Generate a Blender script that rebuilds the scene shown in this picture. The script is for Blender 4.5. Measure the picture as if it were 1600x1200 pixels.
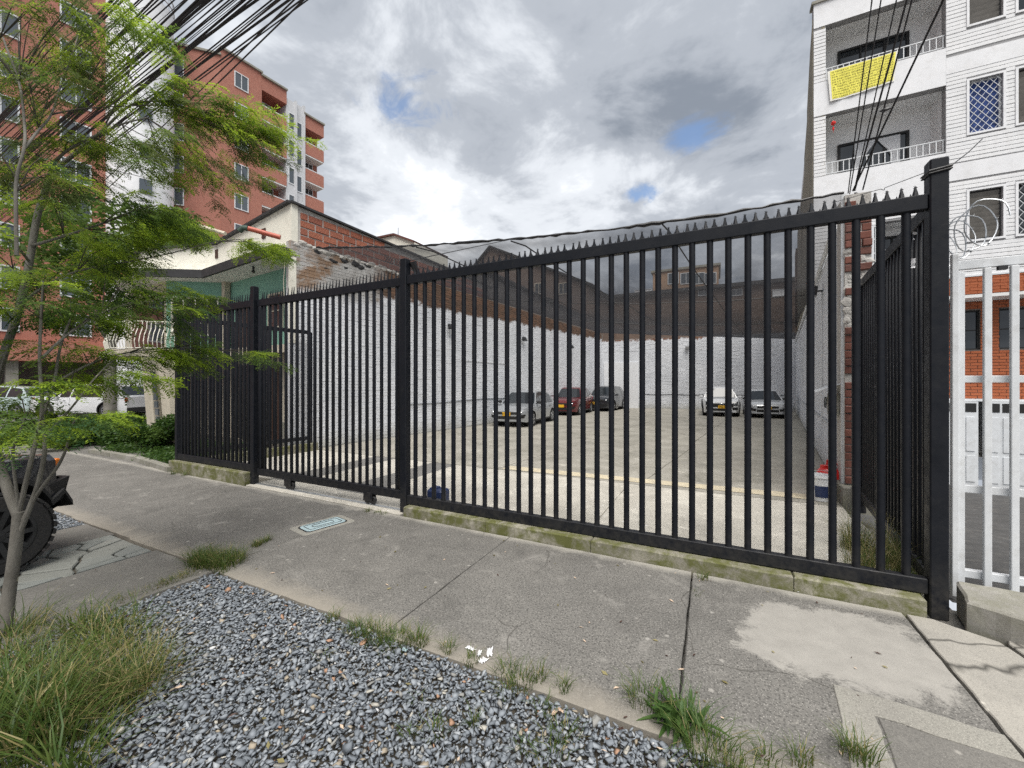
import bpy, bmesh, math, random
import numpy as np
from mathutils import Vector, Matrix, Euler

sc = bpy.context.scene
for o in list(bpy.data.objects): bpy.data.objects.remove(o)
COL = sc.collection
PI = math.pi
rnd = random.Random(7)
EYE = 1.65                     # eye height above the pavement
YAW = math.radians(26.88)      # the street (x axis) runs across the view at this angle
FPX = 630.0                    # focal length in pixels of a 1600 px wide frame

# ------------------------------------------------------------------ camera
cam = bpy.data.cameras.new('camera'); cam_o = bpy.data.objects.new('camera', cam); COL.objects.link(cam_o)
cam_o.location = (0, 0, EYE); cam_o.rotation_euler = (math.radians(90), 0, YAW)
cam.sensor_width = 36; cam.lens = 36*FPX/1600; cam.clip_start = 0.05; cam.clip_end = 2000
sc.camera = cam_o

# ------------------------------------------------------------------ world: broken cloud over a Nishita sky
SUN_EL, SUN_AZ = math.radians(62), math.radians(146)   # azimuth: direction the light comes from, from +y clockwise
w = bpy.data.worlds.new('World'); sc.world = w; w.use_nodes = True
nt = w.node_tree; nt.nodes.clear()
def wn(t, **k):
    n = nt.nodes.new(t)
    for a, b in k.items(): setattr(n, a, b)
    return n
def wl(a, b): nt.links.new(a, b)
def wmath(op, a, b=None, clamp=False):
    n = wn('ShaderNodeMath', operation=op); n.use_clamp = clamp
    for i, v in enumerate((a, b)):
        if v is None: continue
        if isinstance(v, (int, float)): n.inputs[i].default_value = v
        else: wl(v, n.inputs[i])
    return n.outputs[0]
sky = wn('ShaderNodeTexSky', sky_type='NISHITA'); sky.sun_disc = False
sky.sun_elevation = SUN_EL; sky.sun_rotation = SUN_AZ; sky.air_density = 1.0; sky.dust_density = 0.6
tc = wn('ShaderNodeTexCoord'); sep = wn('ShaderNodeSeparateXYZ'); wl(tc.outputs['Generated'], sep.inputs[0])
zz = wmath('ADD', wmath('MAXIMUM', sep.outputs[2], 0.0), 0.22)
px_, py_ = wmath('DIVIDE', sep.outputs[0], zz), wmath('DIVIDE', sep.outputs[1], zz)
comb = wn('ShaderNodeCombineXYZ'); wl(px_, comb.inputs[0]); wl(py_, comb.inputs[1])
def wnoise(scale, detail, rough, dist, off):
    mp = wn('ShaderNodeMapping'); mp.inputs['Location'].default_value = off; wl(comb.outputs[0], mp.inputs[0])
    n = wn('ShaderNodeTexNoise'); n.inputs['Scale'].default_value = scale; n.inputs['Detail'].default_value = detail
    n.inputs['Roughness'].default_value = rough; n.inputs['Distortion'].default_value = dist
    wl(mp.outputs[0], n.inputs['Vector']); return n.outputs['Fac']
def wramp(fac, stops):
    r = wn('ShaderNodeValToRGB'); r.color_ramp.interpolation = 'EASE'
    el = r.color_ramp.elements
    while len(el) < len(stops): el.new(0.5)
    for e, (p, c) in zip(el, stops): e.position = p; e.color = (*c, 1)
    wl(fac, r.inputs[0]); return r.outputs[0]
n_big = wnoise(1.15, 7, 0.52, 0.15, (3.1, 1.7, 0.0))
n_det = wnoise(2.9, 10, 0.62, 0.25, (8.4, 2.2, 3.0))
shade = wmath('ADD', wmath('MULTIPLY', n_big, 0.56), wmath('MULTIPLY', n_det, 0.44))
cloud = wramp(shade, [(0.34, (0.80, 0.815, 0.84)), (0.43, (0.56, 0.585, 0.62)), (0.515, (0.34, 0.365, 0.405)), (0.62, (0.185, 0.21, 0.25))])
gn = wnoise(6.0, 9, 0.66, 0.8, (1.3, 5.2, 7.0)); gap_v = None
for gx_, gy_, gr_ in ((-.71, .812, .075), (-.062, 1.218, .05), (-.23, 1.43, .045), (.9, -.6, .22), (-1.6, .1, .16)):      # ragged blue gaps where the cloud thins
    dd = wn('ShaderNodeVectorMath', operation='DISTANCE'); wl(comb.outputs[0], dd.inputs[0]); dd.inputs[1].default_value = (gx_, gy_, 0)
    v = wmath('ADD', wmath('SUBTRACT', 1.0, wmath('DIVIDE', dd.outputs['Value'], gr_)), wmath('MULTIPLY', wmath('SUBTRACT', gn, .5), 6.0))
    gap_v = v if gap_v is None else wmath('MAXIMUM', gap_v, v)
gap = wramp(wmath('ADD', wmath('MULTIPLY', gap_v, .5), .35), [(0.12, (0, 0, 0)), (0.95, (.85, .85, .85))])
bg_sky = wn('ShaderNodeBackground'); wl(sky.outputs[0], bg_sky.inputs[0]); bg_sky.inputs[1].default_value = 0.11
bg_cloud = wn('ShaderNodeBackground'); wl(cloud, bg_cloud.inputs[0]); bg_cloud.inputs[1].default_value = 0.84
mixw = wn('ShaderNodeMixShader'); wl(gap, mixw.inputs[0]); wl(bg_cloud.outputs[0], mixw.inputs[1]); wl(bg_sky.outputs[0], mixw.inputs[2])
wout = wn('ShaderNodeOutputWorld'); wl(mixw.outputs[0], wout.inputs[0])

sun = bpy.data.lights.new('sun', 'SUN'); sun.energy = 3.0; sun.angle = math.radians(48); sun.color = (1.0, 0.96, 0.90)
sun_o = bpy.data.objects.new('sun', sun); COL.objects.link(sun_o)
sd = Vector((math.sin(SUN_AZ)*math.cos(SUN_EL), math.cos(SUN_AZ)*math.cos(SUN_EL), math.sin(SUN_EL)))
sun_o.rotation_euler = sd.to_track_quat('Z', 'Y').to_euler(); sun_o.location = sd*60
vs = sc.view_settings; vs.view_transform = 'Standard'; vs.look = 'None'; vs.exposure = 0.86; vs.gamma = 1; vs.use_curve_mapping = False
sc.display_settings.display_device = 'sRGB'
sc.cycles.max_bounces = 8; sc.cycles.transparent_max_bounces = 24; sc.cycles.use_denoising = False; sc.cycles.sample_clamp_indirect = 3.0; sc.cycles.use_light_tree = False; sc.cycles.use_adaptive_sampling = False; w.cycles.sampling_method = 'MANUAL'; w.cycles.sample_map_resolution = 512

# ------------------------------------------------------------------ survey helpers: a sighting (px, py of a 1600 x 1200 frame) to a place
CA, SA = math.cos(YAW), math.sin(YAW)
def ray(px, py):
    a, b = (px-800)/FPX, (601-py)/FPX
    return Vector((CA*a-SA, SA*a+CA, b))
def P(px, py, depth): return Vector((0, 0, EYE)) + ray(px, py)*depth
def G(px, py, z=0.0):
    r = ray(px, py); return Vector((0, 0, EYE)) + r*((z-EYE)/r.z)
def onY(px, py, y0):
    r = ray(px, py); return Vector((0, 0, EYE)) + r*(y0/r.y)
def onL(px, py, p0, d):        # on the vertical plane through p0 along d
    r = ray(px, py); n = Vector((d[1], -d[0]))
    k = (n.x*p0[0]+n.y*p0[1])/(n.x*r.x+n.y*r.y)
    return Vector((0, 0, EYE)) + r*k

# ------------------------------------------------------------------ object helpers
def tag(o, label=None, cat=None, group=None, kind=None):
    if label: o['label'] = label
    if cat: o['category'] = cat
    if group: o['group'] = group
    if kind: o['kind'] = kind
    return o
def empty(name, loc=(0, 0, 0), rz=0.0, label=None, cat=None, group=None, kind=None):
    o = bpy.data.objects.new(name, None); COL.objects.link(o); o.empty_display_size = 0.1
    o.location = loc; o.rotation_euler = (0, 0, rz)
    o['_l'] = list(loc); o['_r'] = rz
    return tag(o, label, cat, group, kind)
def world_parent(o, root):     # child built in world coordinates
    o.parent = root
    if root is not None and root.type == 'EMPTY':
        m = Matrix.Translation(Vector(root['_l'])) @ Matrix.Rotation(root['_r'], 4, 'Z')
        o.matrix_parent_inverse = m.inverted()
    return o
def link(name, me, parent=None, world=True):
    o = bpy.data.objects.new(name, me); COL.objects.link(o)
    if parent is not None:
        if world: world_parent(o, parent)
        else: o.parent = parent
    return o

class MB:
    def __init__(s): s.v = []; s.f = []; s.m = []; s.cur = 0
    def face(s, idx): s.f.append(tuple(idx)); s.m.append(s.cur)
    def add(s, pts): i = len(s.v); s.v += [tuple(p) for p in pts]; return i
    def quad(s, a, b, c, d):
        i = s.add([a, b, c, d]); s.face((i, i+1, i+2, i+3))
    def hexa(s, p):            # 8 points: bottom 4 ccw, top 4 ccw
        i = s.add(p)
        for q in ((3, 2, 1, 0), (4, 5, 6, 7), (0, 1, 5, 4), (1, 2, 6, 5), (2, 3, 7, 6), (3, 0, 4, 7)): s.face([i+k for k in q])
        return s
    def box(s, c, size, rz=0.0, bev=0.0):
        cx, cy, cz = c; hx, hy, hz = size[0]/2, size[1]/2, size[2]/2
        co, si = math.cos(rz), math.sin(rz)
        def T(x, y, z): return (cx+x*co-y*si, cy+x*si+y*co, cz+z)
        if bev <= 0:
            return s.hexa([T(-hx, -hy, -hz), T(hx, -hy, -hz), T(hx, hy, -hz), T(-hx, hy, -hz), T(-hx, -hy, hz), T(hx, -hy, hz), T(hx, hy, hz), T(-hx, hy, hz)])
        b = bev
        def ring(ex, ey, z): return [T(-ex+b, -ey, z), T(ex-b, -ey, z), T(ex, -ey+b, z), T(ex, ey-b, z), T(ex-b, ey, z), T(-ex+b, ey, z), T(-ex, ey-b, z), T(-ex, -ey+b, z)]
        rings = [ring(hx-b*.7, hy-b*.7, -hz), ring(hx, hy, -hz+b), ring(hx, hy, hz-b), ring(hx-b*.7, hy-b*.7, hz)]
        i = s.add([p for r in rings for p in r])
        for k in range(3):
            for j in range(8): s.face((i+k*8+j, i+k*8+(j+1) % 8, i+(k+1)*8+(j+1) % 8, i+(k+1)*8+j))
        s.face([i+j for j in range(7, -1, -1)]); s.face([i+24+j for j in range(8)])
        return s
    def bar(s, p0, p1, wd, ht, up=(0, 0, 1)):   # rectangular beam between two points
        p0, p1 = Vector(p0), Vector(p1); d = (p1-p0).normalized(); up = Vector(up)
        x = d.cross(up)
        if x.length < 1e-4: x = d.cross(Vector((0, 1, 0)))
        x.normalize(); z = x.cross(d)
        a, b = x*wd/2, z*ht/2
        return s.hexa([p0-a-b, p0+a-b, p1+a-b, p1-a-b, p0-a+b, p0+a+b, p1+a+b, p1-a+b])
    def tube(s, pts, rad, n=8, cap=True):
        pts = [Vector(p) for p in pts]
        if not isinstance(rad, (list, tuple)): rad = [rad]*len(pts)
        prev = None; base = len(s.v)
        for k, p in enumerate(pts):
            d = (pts[min(k+1, len(pts)-1)]-pts[max(k-1, 0)])
            if d.length < 1e-9: d = Vector((0, 0, 1))
            d.normalize()
            if prev is None:
                r = Vector((0, 0, 1)) if abs(d.z) < .9 else Vector((1, 0, 0))
                x = d.cross(r).normalized()
            else: x = (prev-d*prev.dot(d)).normalized()
            prev = x; y = d.cross(x)
            s.add([p+(x*math.cos(2*PI*j/n)+y*math.sin(2*PI*j/n))*rad[k] for j in range(n)])
        for k in range(len(pts)-1):
            for j in range(n):
                a = base+k*n+j; b = base+k*n+(j+1) % n
                s.face((a, b, b+n, a+n))
        if cap:
            s.face([base+j for j in range(n-1, -1, -1)]); e = base+(len(pts)-1)*n; s.face([e+j for j in range(n)])
        return s
    def prism(s, poly, z0, z1, inset=0.0, drop=0.0):   # ccw polygon of (x, y)
        n = len(poly); i = s.add([(x, y, z0) for x, y in poly]+[(x, y, z1-drop) for x, y in poly])
        s.face([i+n-1-k for k in range(n)])
        for k in range(n): s.face((i+k, i+(k+1) % n, i+n+(k+1) % n, i+n+k))
        if inset > 0:
            q = inset_poly(poly, inset); j = s.add([(x, y, z1) for x, y in q])
            for k in range(n): s.face((i+n+k, i+n+(k+1) % n, j+(k+1) % n, j+k))
            s.face([j+k for k in range(n)])
        else: s.face([i+n+k for k in range(n)])
        return s
    def lathe(s, prof, n=16, c=(0, 0, 0), axis='z'):
        base = len(s.v)
        for r, z in prof:
            for j in range(n):
                a = 2*PI*j/n; x, y = r*math.cos(a), r*math.sin(a)
                p = (x, y, z) if axis == 'z' else ((z, x, y) if axis == 'x' else (y, z, x))
                s.v.append((c[0]+p[0], c[1]+p[1], c[2]+p[2]))
        for k in range(len(prof)-1):
            for j in range(n):
                a = base+k*n+j; b = base+k*n+(j+1) % n; s.face((a, b, b+n, a+n))
        return s
    def grid(s, rows, closed=False):   # rows of equal length point lists
        m = len(rows[0]); i = s.add([p for r in rows for p in r])
        for k in range(len(rows)-1):
            for j in range(m if closed else m-1):
                a = i+k*m+j; b = i+k*m+(j+1) % m; s.face((a, b, b+m, a+m))
        return s
    def mesh(s, name, mats, smooth=False):
        me = bpy.data.meshes.new(name); me.from_pydata(s.v, [], s.f)
        for mt in (mats if isinstance(mats, (list, tuple)) else [mats]): me.materials.append(mt)
        me.polygons.foreach_set('material_index', s.m)
        if smooth: me.polygons.foreach_set('use_smooth', [True]*len(s.f))
        me.validate(); me.update()
        if smooth: me.set_sharp_from_angle(angle=math.radians(38))
        return me
    def build(s, name, mats, parent=None, smooth=False, world=True):
        return link(name, s.mesh(name, mats, smooth), parent, world)

def inset_poly(poly, d):
    n = len(poly); out = []
    for k in range(n):
        p0, p1, p2 = Vector(poly[k-1]), Vector(poly[k]), Vector(poly[(k+1) % n])
        e1 = (p1-p0).normalized(); e2 = (p2-p1).normalized()
        n1, n2 = Vector((-e1.y, e1.x)), Vector((-e2.y, e2.x)); m = (n1+n2)
        if m.length < .2: m = n1
        m = m.normalized(); out.append((p1.x+m.x*d, p1.y+m.y*d))
    return out
def rough_poly(poly, step=.09, jit=.004, r=rnd):   # jittered, finely divided outline: chipped edges
    out = []
    for k in range(len(poly)):
        a, b = Vector(poly[k]), Vector(poly[(k+1) % len(poly)]); L = (b-a).length; n = max(1, int(L/step))
        nn = Vector((-(b-a).y, (b-a).x)).normalized()
        for i in range(n):
            q = a.lerp(b, i/n)+nn*(r.uniform(-jit, jit) if i else 0); out.append((q.x, q.y))
    return out
def from_np(name, verts, faces, mats, midx=None, smooth=False, parent=None):
    me = bpy.data.meshes.new(name); nf, k = faces.shape
    me.vertices.add(len(verts)); me.vertices.foreach_set('co', verts.astype(np.float32).ravel())
    me.loops.add(nf*k); me.loops.foreach_set('vertex_index', faces.astype(np.int32).ravel())
    me.polygons.add(nf); me.polygons.foreach_set('loop_start', np.arange(0, nf*k, k, dtype=np.int32))
    for mt in (mats if isinstance(mats, (list, tuple)) else [mats]): me.materials.append(mt)
    if midx is not None: me.polygons.foreach_set('material_index', midx.astype(np.int32))
    if smooth: me.polygons.foreach_set('use_smooth', np.ones(nf, bool))
    me.update(calc_edges=True)
    return link(name, me, parent)
# ------------------------------------------------------------------ materials
class NT:
    def __init__(s, name):
        s.m = bpy.data.materials.new(name); s.m.use_nodes = True; s.t = s.m.node_tree; s.t.nodes.clear()
        s.out = s.n('ShaderNodeOutputMaterial'); s.b = s.n('ShaderNodeBsdfPrincipled'); s.l(s.b.outputs[0], s.out.inputs[0])
        s.pos = s.n('ShaderNodeNewGeometry').outputs['Position']
    def n(s, t, **k):
        o = s.t.nodes.new(t)
        for a, b in k.items(): setattr(o, a, b)
        return o
    def l(s, a, b): s.t.links.new(a, b)
    def set(s, i, v):
        if v is None: return
        if isinstance(v, (int, float)): i.default_value = v
        elif isinstance(v, (tuple, list)): i.default_value = (*v, 1) if len(v) == 3 and i.type == 'RGBA' else v
        else: s.l(v, i)
    def math(s, op, a, b=None, c=None, clamp=False):
        o = s.n('ShaderNodeMath', operation=op); o.use_clamp = clamp
        s.set(o.inputs[0], a); s.set(o.inputs[1], b); s.set(o.inputs[2], c); return o.outputs[0]
    def vec(s, scale=(1, 1, 1), src=None, rot=(0, 0, 0), loc=(0, 0, 0)):
        o = s.n('ShaderNodeMapping'); s.l(src or s.pos, o.inputs[0]); o.inputs['Scale'].default_value = scale
        o.inputs['Rotation'].default_value = rot; o.inputs['Location'].default_value = loc; return o.outputs[0]
    def noise(s, scale, detail=4, rough=.55, dist=0, v=None):
        o = s.n('ShaderNodeTexNoise'); s.l(v or s.pos, o.inputs['Vector']); o.inputs['Scale'].default_value = scale
        o.inputs['Detail'].default_value = detail; o.inputs['Roughness'].default_value = rough; o.inputs['Distortion'].default_value = dist
        return o.outputs['Fac']
    def voro(s, scale, feature='F1', v=None, out='Distance', rand=1.0):
        o = s.n('ShaderNodeTexVoronoi', feature=feature); s.l(v or s.pos, o.inputs['Vector']); o.inputs['Scale'].default_value = scale
        o.inputs['Randomness'].default_value = rand; return o.outputs[out]
    def ramp(s, fac, stops, interp='LINEAR'):
        o = s.n('ShaderNodeValToRGB'); o.color_ramp.interpolation = interp; el = o.color_ramp.elements
        while len(el) < len(stops): el.new(.5)
        for e, (p, c) in zip(el, stops):
            e.position = p; e.color = (c, c, c, 1) if isinstance(c, (int, float)) else (*c, 1)
        s.l(fac, o.inputs[0]); return o.outputs[0]
    def mix(s, f, a, b, mode='MIX'):
        o = s.n('ShaderNodeMix', data_type='RGBA', blend_type=mode)
        s.set(o.inputs[0], f); s.set(o.inputs[6], a); s.set(o.inputs[7], b); return o.outputs[2]
    def bump(s, h, strength=.3, dist=.01, prev=None):
        o = s.n('ShaderNodeBump'); o.inputs['Strength'].default_value = strength; o.inputs['Distance'].default_value = dist
        s.l(h, o.inputs['Height'])
        if prev is not None: s.l(prev, o.inputs['Normal'])
        return o.outputs[0]
    def rnd(s):        # a random number per loose piece and per object
        a = s.n('ShaderNodeNewGeometry').outputs['Random Per Island']; b = s.n('ShaderNodeObjectInfo').outputs['Random']
        return s.math('FRACT', s.math('ADD', a, b))
    def sep(s, v=None):
        o = s.n('ShaderNodeSeparateXYZ'); s.l(v or s.pos, o.inputs[0]); return o.outputs
    def fin(s, col=None, rough=None, nrm=None, metal=None, spec=None):
        s.set(s.b.inputs['Base Color'], col); s.set(s.b.inputs['Roughness'], rough); s.set(s.b.inputs['Metallic'], metal)
        s.set(s.b.inputs['Specular IOR Level'], spec)
        if nrm is not None: s.l(nrm, s.b.inputs['Normal'])
        return s.m

def plain(name, col, rough=.6, var=.12, scale=6, metal=0.0, bump=0.0, bscale=60, spec=.5, dirt=None, dirt_amt=.0):
    t = NT(name); c2 = tuple(max(0, x*(1-var)) for x in col); c3 = tuple(min(1, x*(1+var)) for x in col)
    c = t.ramp(t.noise(scale, 6, .6), [(.3, c2), (.7, c3)])
    if dirt: c = t.mix(t.math('MULTIPLY', t.ramp(t.noise(scale*2.3, 8, .7, .3), [(.5, 0.), (.72, 1.)]), dirt_amt), c, dirt)
    rr = t.ramp(t.noise(scale*3, 4), [(.3, max(0, rough-.08)), (.7, min(1, rough+.08))])
    nb = t.bump(t.noise(bscale, 5, .6), bump, .01) if bump > 0 else None
    return t.fin(c, rr, nb, metal, spec)

M = {}
M['black_paint'] = plain('black_paint', (.0075, .009, .0135), .48, .25, 5, bump=.05, bscale=120, spec=.35, dirt=(.045, .043, .04), dirt_amt=.22)
t_ = NT('black_paint'); z_ = t_.sep()[2]      # satin black enamel: dusty feet, scuffs, a little rust by the rails
c_ = t_.ramp(t_.noise(5, 6, .6), [(.3, (.0045, .006, .0095)), (.7, (.0075, .009, .0135))])
c_ = t_.mix(t_.math('MULTIPLY', t_.ramp(t_.noise(11, 9, .75, .4), [(.52, 0.), (.75, 1.)]), .18), c_, (.05, .048, .045))
lo_ = t_.math('MULTIPLY', t_.math('SUBTRACT', .42, z_), 2.6, clamp=True)
c_ = t_.mix(t_.math('MULTIPLY', t_.math('MULTIPLY', lo_, t_.ramp(t_.noise(16, 8, .7), [(.35, 0.), (.7, 1.)])), .5), c_, (.085, .078, .066))
c_ = t_.mix(t_.math('MULTIPLY', t_.ramp(t_.noise(26, 9, .8, .3, t_.vec(loc=(5, 1, 2))), [(.665, 0.), (.70, 1.)]), .6), c_, (.085, .036, .018))
M['black_paint'] = t_.fin(c_, t_.ramp(t_.noise(15, 5), [(.3, .38), (.7, .62)]), t_.bump(t_.noise(120, 5, .6), .08, .01), 0, .25)
M['white_paint'] = plain('white_paint', (.62, .64, .66), .45, .06, 4, bump=.05, dirt=(.30, .28, .25), dirt_amt=.35)
M['white_wall'] = plain('white_wall', (.72, .73, .75), .8, .05, 2, bump=.12, bscale=30, dirt=(.48, .47, .45), dirt_amt=.35)
M['kerb_pale'] = plain('kerb_pale', (.52, .53, .55), .85, .06, 1, dirt=(.36, .36, .36), dirt_amt=.4)
M['cream_wall'] = plain('cream_wall', (.74, .72, .63), .85, .06, 1.5, bump=.1, bscale=30, dirt=(.4, .38, .32), dirt_amt=.4)
M['inner_white'] = plain('inner_white', (.78, .785, .79), .85, .03, .8)
M['cream_dull'] = plain('cream_dull', (.52, .47, .38), .85, .12, 2, bump=.1, bscale=30, dirt=(.25, .22, .18), dirt_amt=.5)
M['soffit'] = plain('soffit', (.66, .66, .65), .85, .05, 2)
M['green_wall'] = plain('green_wall', (.19, .37, .295), .8, .08, 1.2, bump=.08, bscale=30)
M['dark_trim'] = plain('dark_trim', (.025, .025, .027), .7, .3, 3, bump=.2, bscale=20)
M['wood_dark'] = plain('wood_dark', (.055, .026, .018), .6, .2, 8)
M['red_pipe'] = plain('red_pipe', (.42, .10, .06), .5, .12, 8)
M['dark_green'] = plain('dark_green', (.05, .085, .065), .6, .15, 6)
M['peach'] = plain('peach', (.52, .40, .30), .8, .1, 6)
M['iron_dark'] = plain('iron_dark', (.015, .015, .016), .5, .2, 8)
M['galv'] = plain('galv', (.45, .47, .49), .35, .15, 20, metal=.8)
M['pvc'] = plain('pvc', (.70, .71, .72), .45, .06, 6, dirt=(.35, .34, .32), dirt_amt=.4)
M['cable'] = plain('cable', (.012, .012, .014), .5, .2, 6)
M['tyre'] = plain('tyre', (.016, .016, .017), .85, .25, 30, bump=.25, bscale=90, dirt=(.08, .07, .055), dirt_amt=.5)
M['alloy'] = plain('alloy', (.42, .43, .45), .3, .08, 10, metal=.8)
M['black_plastic'] = plain('black_plastic', (.018, .018, .019), .6, .15, 30, bump=.1, bscale=200)
M['rim_black'] = plain('rim_black', (.035, .036, .038), .4, .15, 12, metal=.4)
M['plate'] = plain('plate', (.75, .42, .02), .5, .05, 6)
M['ink'] = plain('ink', (.01, .01, .01), .6, .1, 6)
M['amber'] = plain('amber', (.7, .18, .01), .25, .05, 6)
M['tail_red'] = plain('tail_red', (.35, .01, .012), .2, .1, 6)
M['chrome'] = plain('chrome', (.65, .66, .67), .15, .03, 6, metal=1)
M['louvre'] = plain('louvre', (.17, .16, .145), .5, .2, 8)
M['yellow_cloth'] = plain('yellow_cloth', (.80, .74, .12), .8, .06, 3, bump=.1, bscale=12)
M['white_cloth'] = plain('white_cloth', (.78, .77, .72), .85, .05, 3)
M['olive_ink'] = plain('olive_ink', (.10, .09, .012), .8, .15, 20)
M['blue_curtain'] = plain('blue_curtain', (.025, .055, .19), .85, .6, 14)
M['paper'] = plain('paper', (.78, .78, .80), .8, .05, 20)
M['red_plastic'] = plain('red_plastic', (.62, .02, .015), .35, .08, 8)
M['white_plastic'] = plain('white_plastic', (.75, .76, .77), .4, .05, 8)
M['navy'] = plain('navy', (.02, .035, .10), .5, .1, 8)
M['cover_blue'] = plain('cover_blue', (.36, .47, .50), .6, .1, 9, bump=.15, bscale=60, dirt=(.25, .25, .22), dirt_amt=.5)
M['far_ground'] = plain('far_ground', (.20, .19, .175), .9, .2, .4, bump=.3, bscale=30)
M['dirt'] = plain('dirt', (.075, .065, .05), .95, .3, 6, bump=.5, bscale=50)
M['asphalt'] = plain('asphalt', (.055, .055, .055), .9, .25, 3, bump=.5, bscale=150, dirt=(.13, .125, .115), dirt_amt=.6)
M['car_bark'] = plain('spot', (.3, .3, .3))

def car_paint(name, col, metal=.0, rough=.28):
    t = NT(name); t.fin(t.ramp(t.noise(2, 3), [(.3, tuple(x*.93 for x in col)), (.7, col)]), rough, None, metal)
    t.b.inputs['Coat Weight'].default_value = .8; t.b.inputs['Coat Roughness'].default_value = .06
    return t.m
M['car_silver'] = car_paint('car_silver', (.42, .44, .46), .5)
M['car_light'] = car_paint('car_light', (.60, .615, .63), .3)
M['car_white'] = car_paint('car_white', (.74, .75, .76))
M['car_maroon'] = car_paint('car_maroon', (.13, .012, .016), .2)
M['car_grey'] = car_paint('car_grey', (.045, .048, .055), .4)
M['car_teal'] = car_paint('car_teal', (.50, .60, .61), .1)
M['car_black'] = car_paint('car_black', (.010, .012, .018), .1)

def glass_dark(name, col=(.02, .025, .03), rough=.05):
    t = NT(name); t.fin(col, rough, None, 0, .6); t.b.inputs['Coat Weight'].default_value = .5; return t.m
M['glass'] = glass_dark('glass'); M['glass_far'] = glass_dark('glass_far', (.07, .085, .10), .08)
M['lamp_glass'] = glass_dark('lamp_glass', (.50, .52, .54), .08)

def concrete(name, base, dark, light, speck=.5, stain=.5, moss=0.0, patch=None, crack=False, spscale=150, edges=None):
    t = NT(name)
    c = t.ramp(t.noise(1.1, 8, .62, .2), [(.28, dark), (.5, base), (.75, light)])
    sp = t.ramp(t.voro(spscale), [(.10, 1.), (.30, 0.)])
    sp2 = t.ramp(t.noise(spscale*.8, 2), [(.52, 0.), (.62, 1.)])
    c = t.mix(t.math('MULTIPLY', sp, speck), c, tuple(min(1, x*2.1) for x in light))
    c = t.mix(t.math('MULTIPLY', sp2, speck*.7), c, tuple(x*.42 for x in dark))
    st = t.ramp(t.noise(3.7, 9, .7, .6), [(.56, 0.), (.75, 1.)])
    c = t.mix(t.math('MULTIPLY', st, stain), c, tuple(min(1, x*1.55) for x in light))
    dk = t.ramp(t.noise(2.1, 7, .65, .8, t.vec(loc=(7, 3, 0))), [(.55, 0.), (.8, 1.)])
    c = t.mix(t.math('MULTIPLY', dk, stain*.8), c, tuple(x*.5 for x in dark))
    spots = t.ramp(t.voro(5.0, v=t.vec(loc=(2, 5, 0))), [(.05, 1.), (.09, 0.)])
    c = t.mix(t.math('MULTIPLY', spots, .5), c, tuple(min(1, x*2.2) for x in light))
    if moss:
        ms = t.ramp(t.noise(6, 9, .75, .4), [(.40, 0.), (.58, 1.)])
        c = t.mix(t.math('MULTIPLY', ms, moss), c, (.10, .105, .03))
    h = t.noise(140, 4, .7)
    if crack:
        ed = t.voro(.75, 'DISTANCE_TO_EDGE', t.mix(.12, t.pos, t.n('ShaderNodeTexNoise').outputs['Color'], 'ADD'))
        cr = t.ramp(ed, [(.0, 1.), (.011, 0.)])
        c = t.mix(t.math('MULTIPLY', cr, .85), c, (.03, .028, .024))
    if edges:                  # tan dust and lime along the gravel edge and the kerb, blackened mid slab, hairline cracks
        x, y, z = t.sep(); e0, e1 = edges
        nn = t.math('MULTIPLY', t.noise(3.2, 9, .75, .3), .75)
        d0 = t.math('SUBTRACT', nn, t.math('MULTIPLY', t.math('ABSOLUTE', t.math('SUBTRACT', y, e0)), 1.7)); c = t.mix(t.math('MULTIPLY', t.ramp(d0, [(.0, 0.), (.35, 1.)]), .75), c, (.27, .245, .205))
        d1 = t.math('SUBTRACT', nn, t.math('MULTIPLY', t.math('ABSOLUTE', t.math('SUBTRACT', y, e1)), 2.6)); c = t.mix(t.math('MULTIPLY', t.ramp(d1, [(.12, 0.), (.40, 1.)]), .8), c, (.34, .325, .29))
        wv = t.n('ShaderNodeTexNoise'); wv.inputs['Scale'].default_value = 2.0; t.l(t.pos, wv.inputs['Vector'])
        cr = t.ramp(t.voro(.62, 'DISTANCE_TO_EDGE', t.mix(.35, t.pos, wv.outputs['Color'], 'ADD')), [(.0, 1.), (.0035, 0.)])
        mk = t.ramp(t.noise(.9, 3, .5, 0, t.vec(loc=(4, 9, 0))), [(.52, 0.), (.58, 1.)])
        c = t.mix(t.math('MULTIPLY', t.math('MULTIPLY', cr, mk), .8), c, (.045, .042, .036))
        pl = t.ramp(t.noise(8, 10, .8, .5, t.vec(loc=(1, 2, 0))), [(.60, 0.), (.68, 1.)]); c = t.mix(t.math('MULTIPLY', pl, .55), c, (.33, .315, .28))
    if patch: c = patch(t, c)
    return t.fin(c, .88, t.bump(h, .45, .004, t.bump(t.noise(3, 6), .25, .02)))
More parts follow.
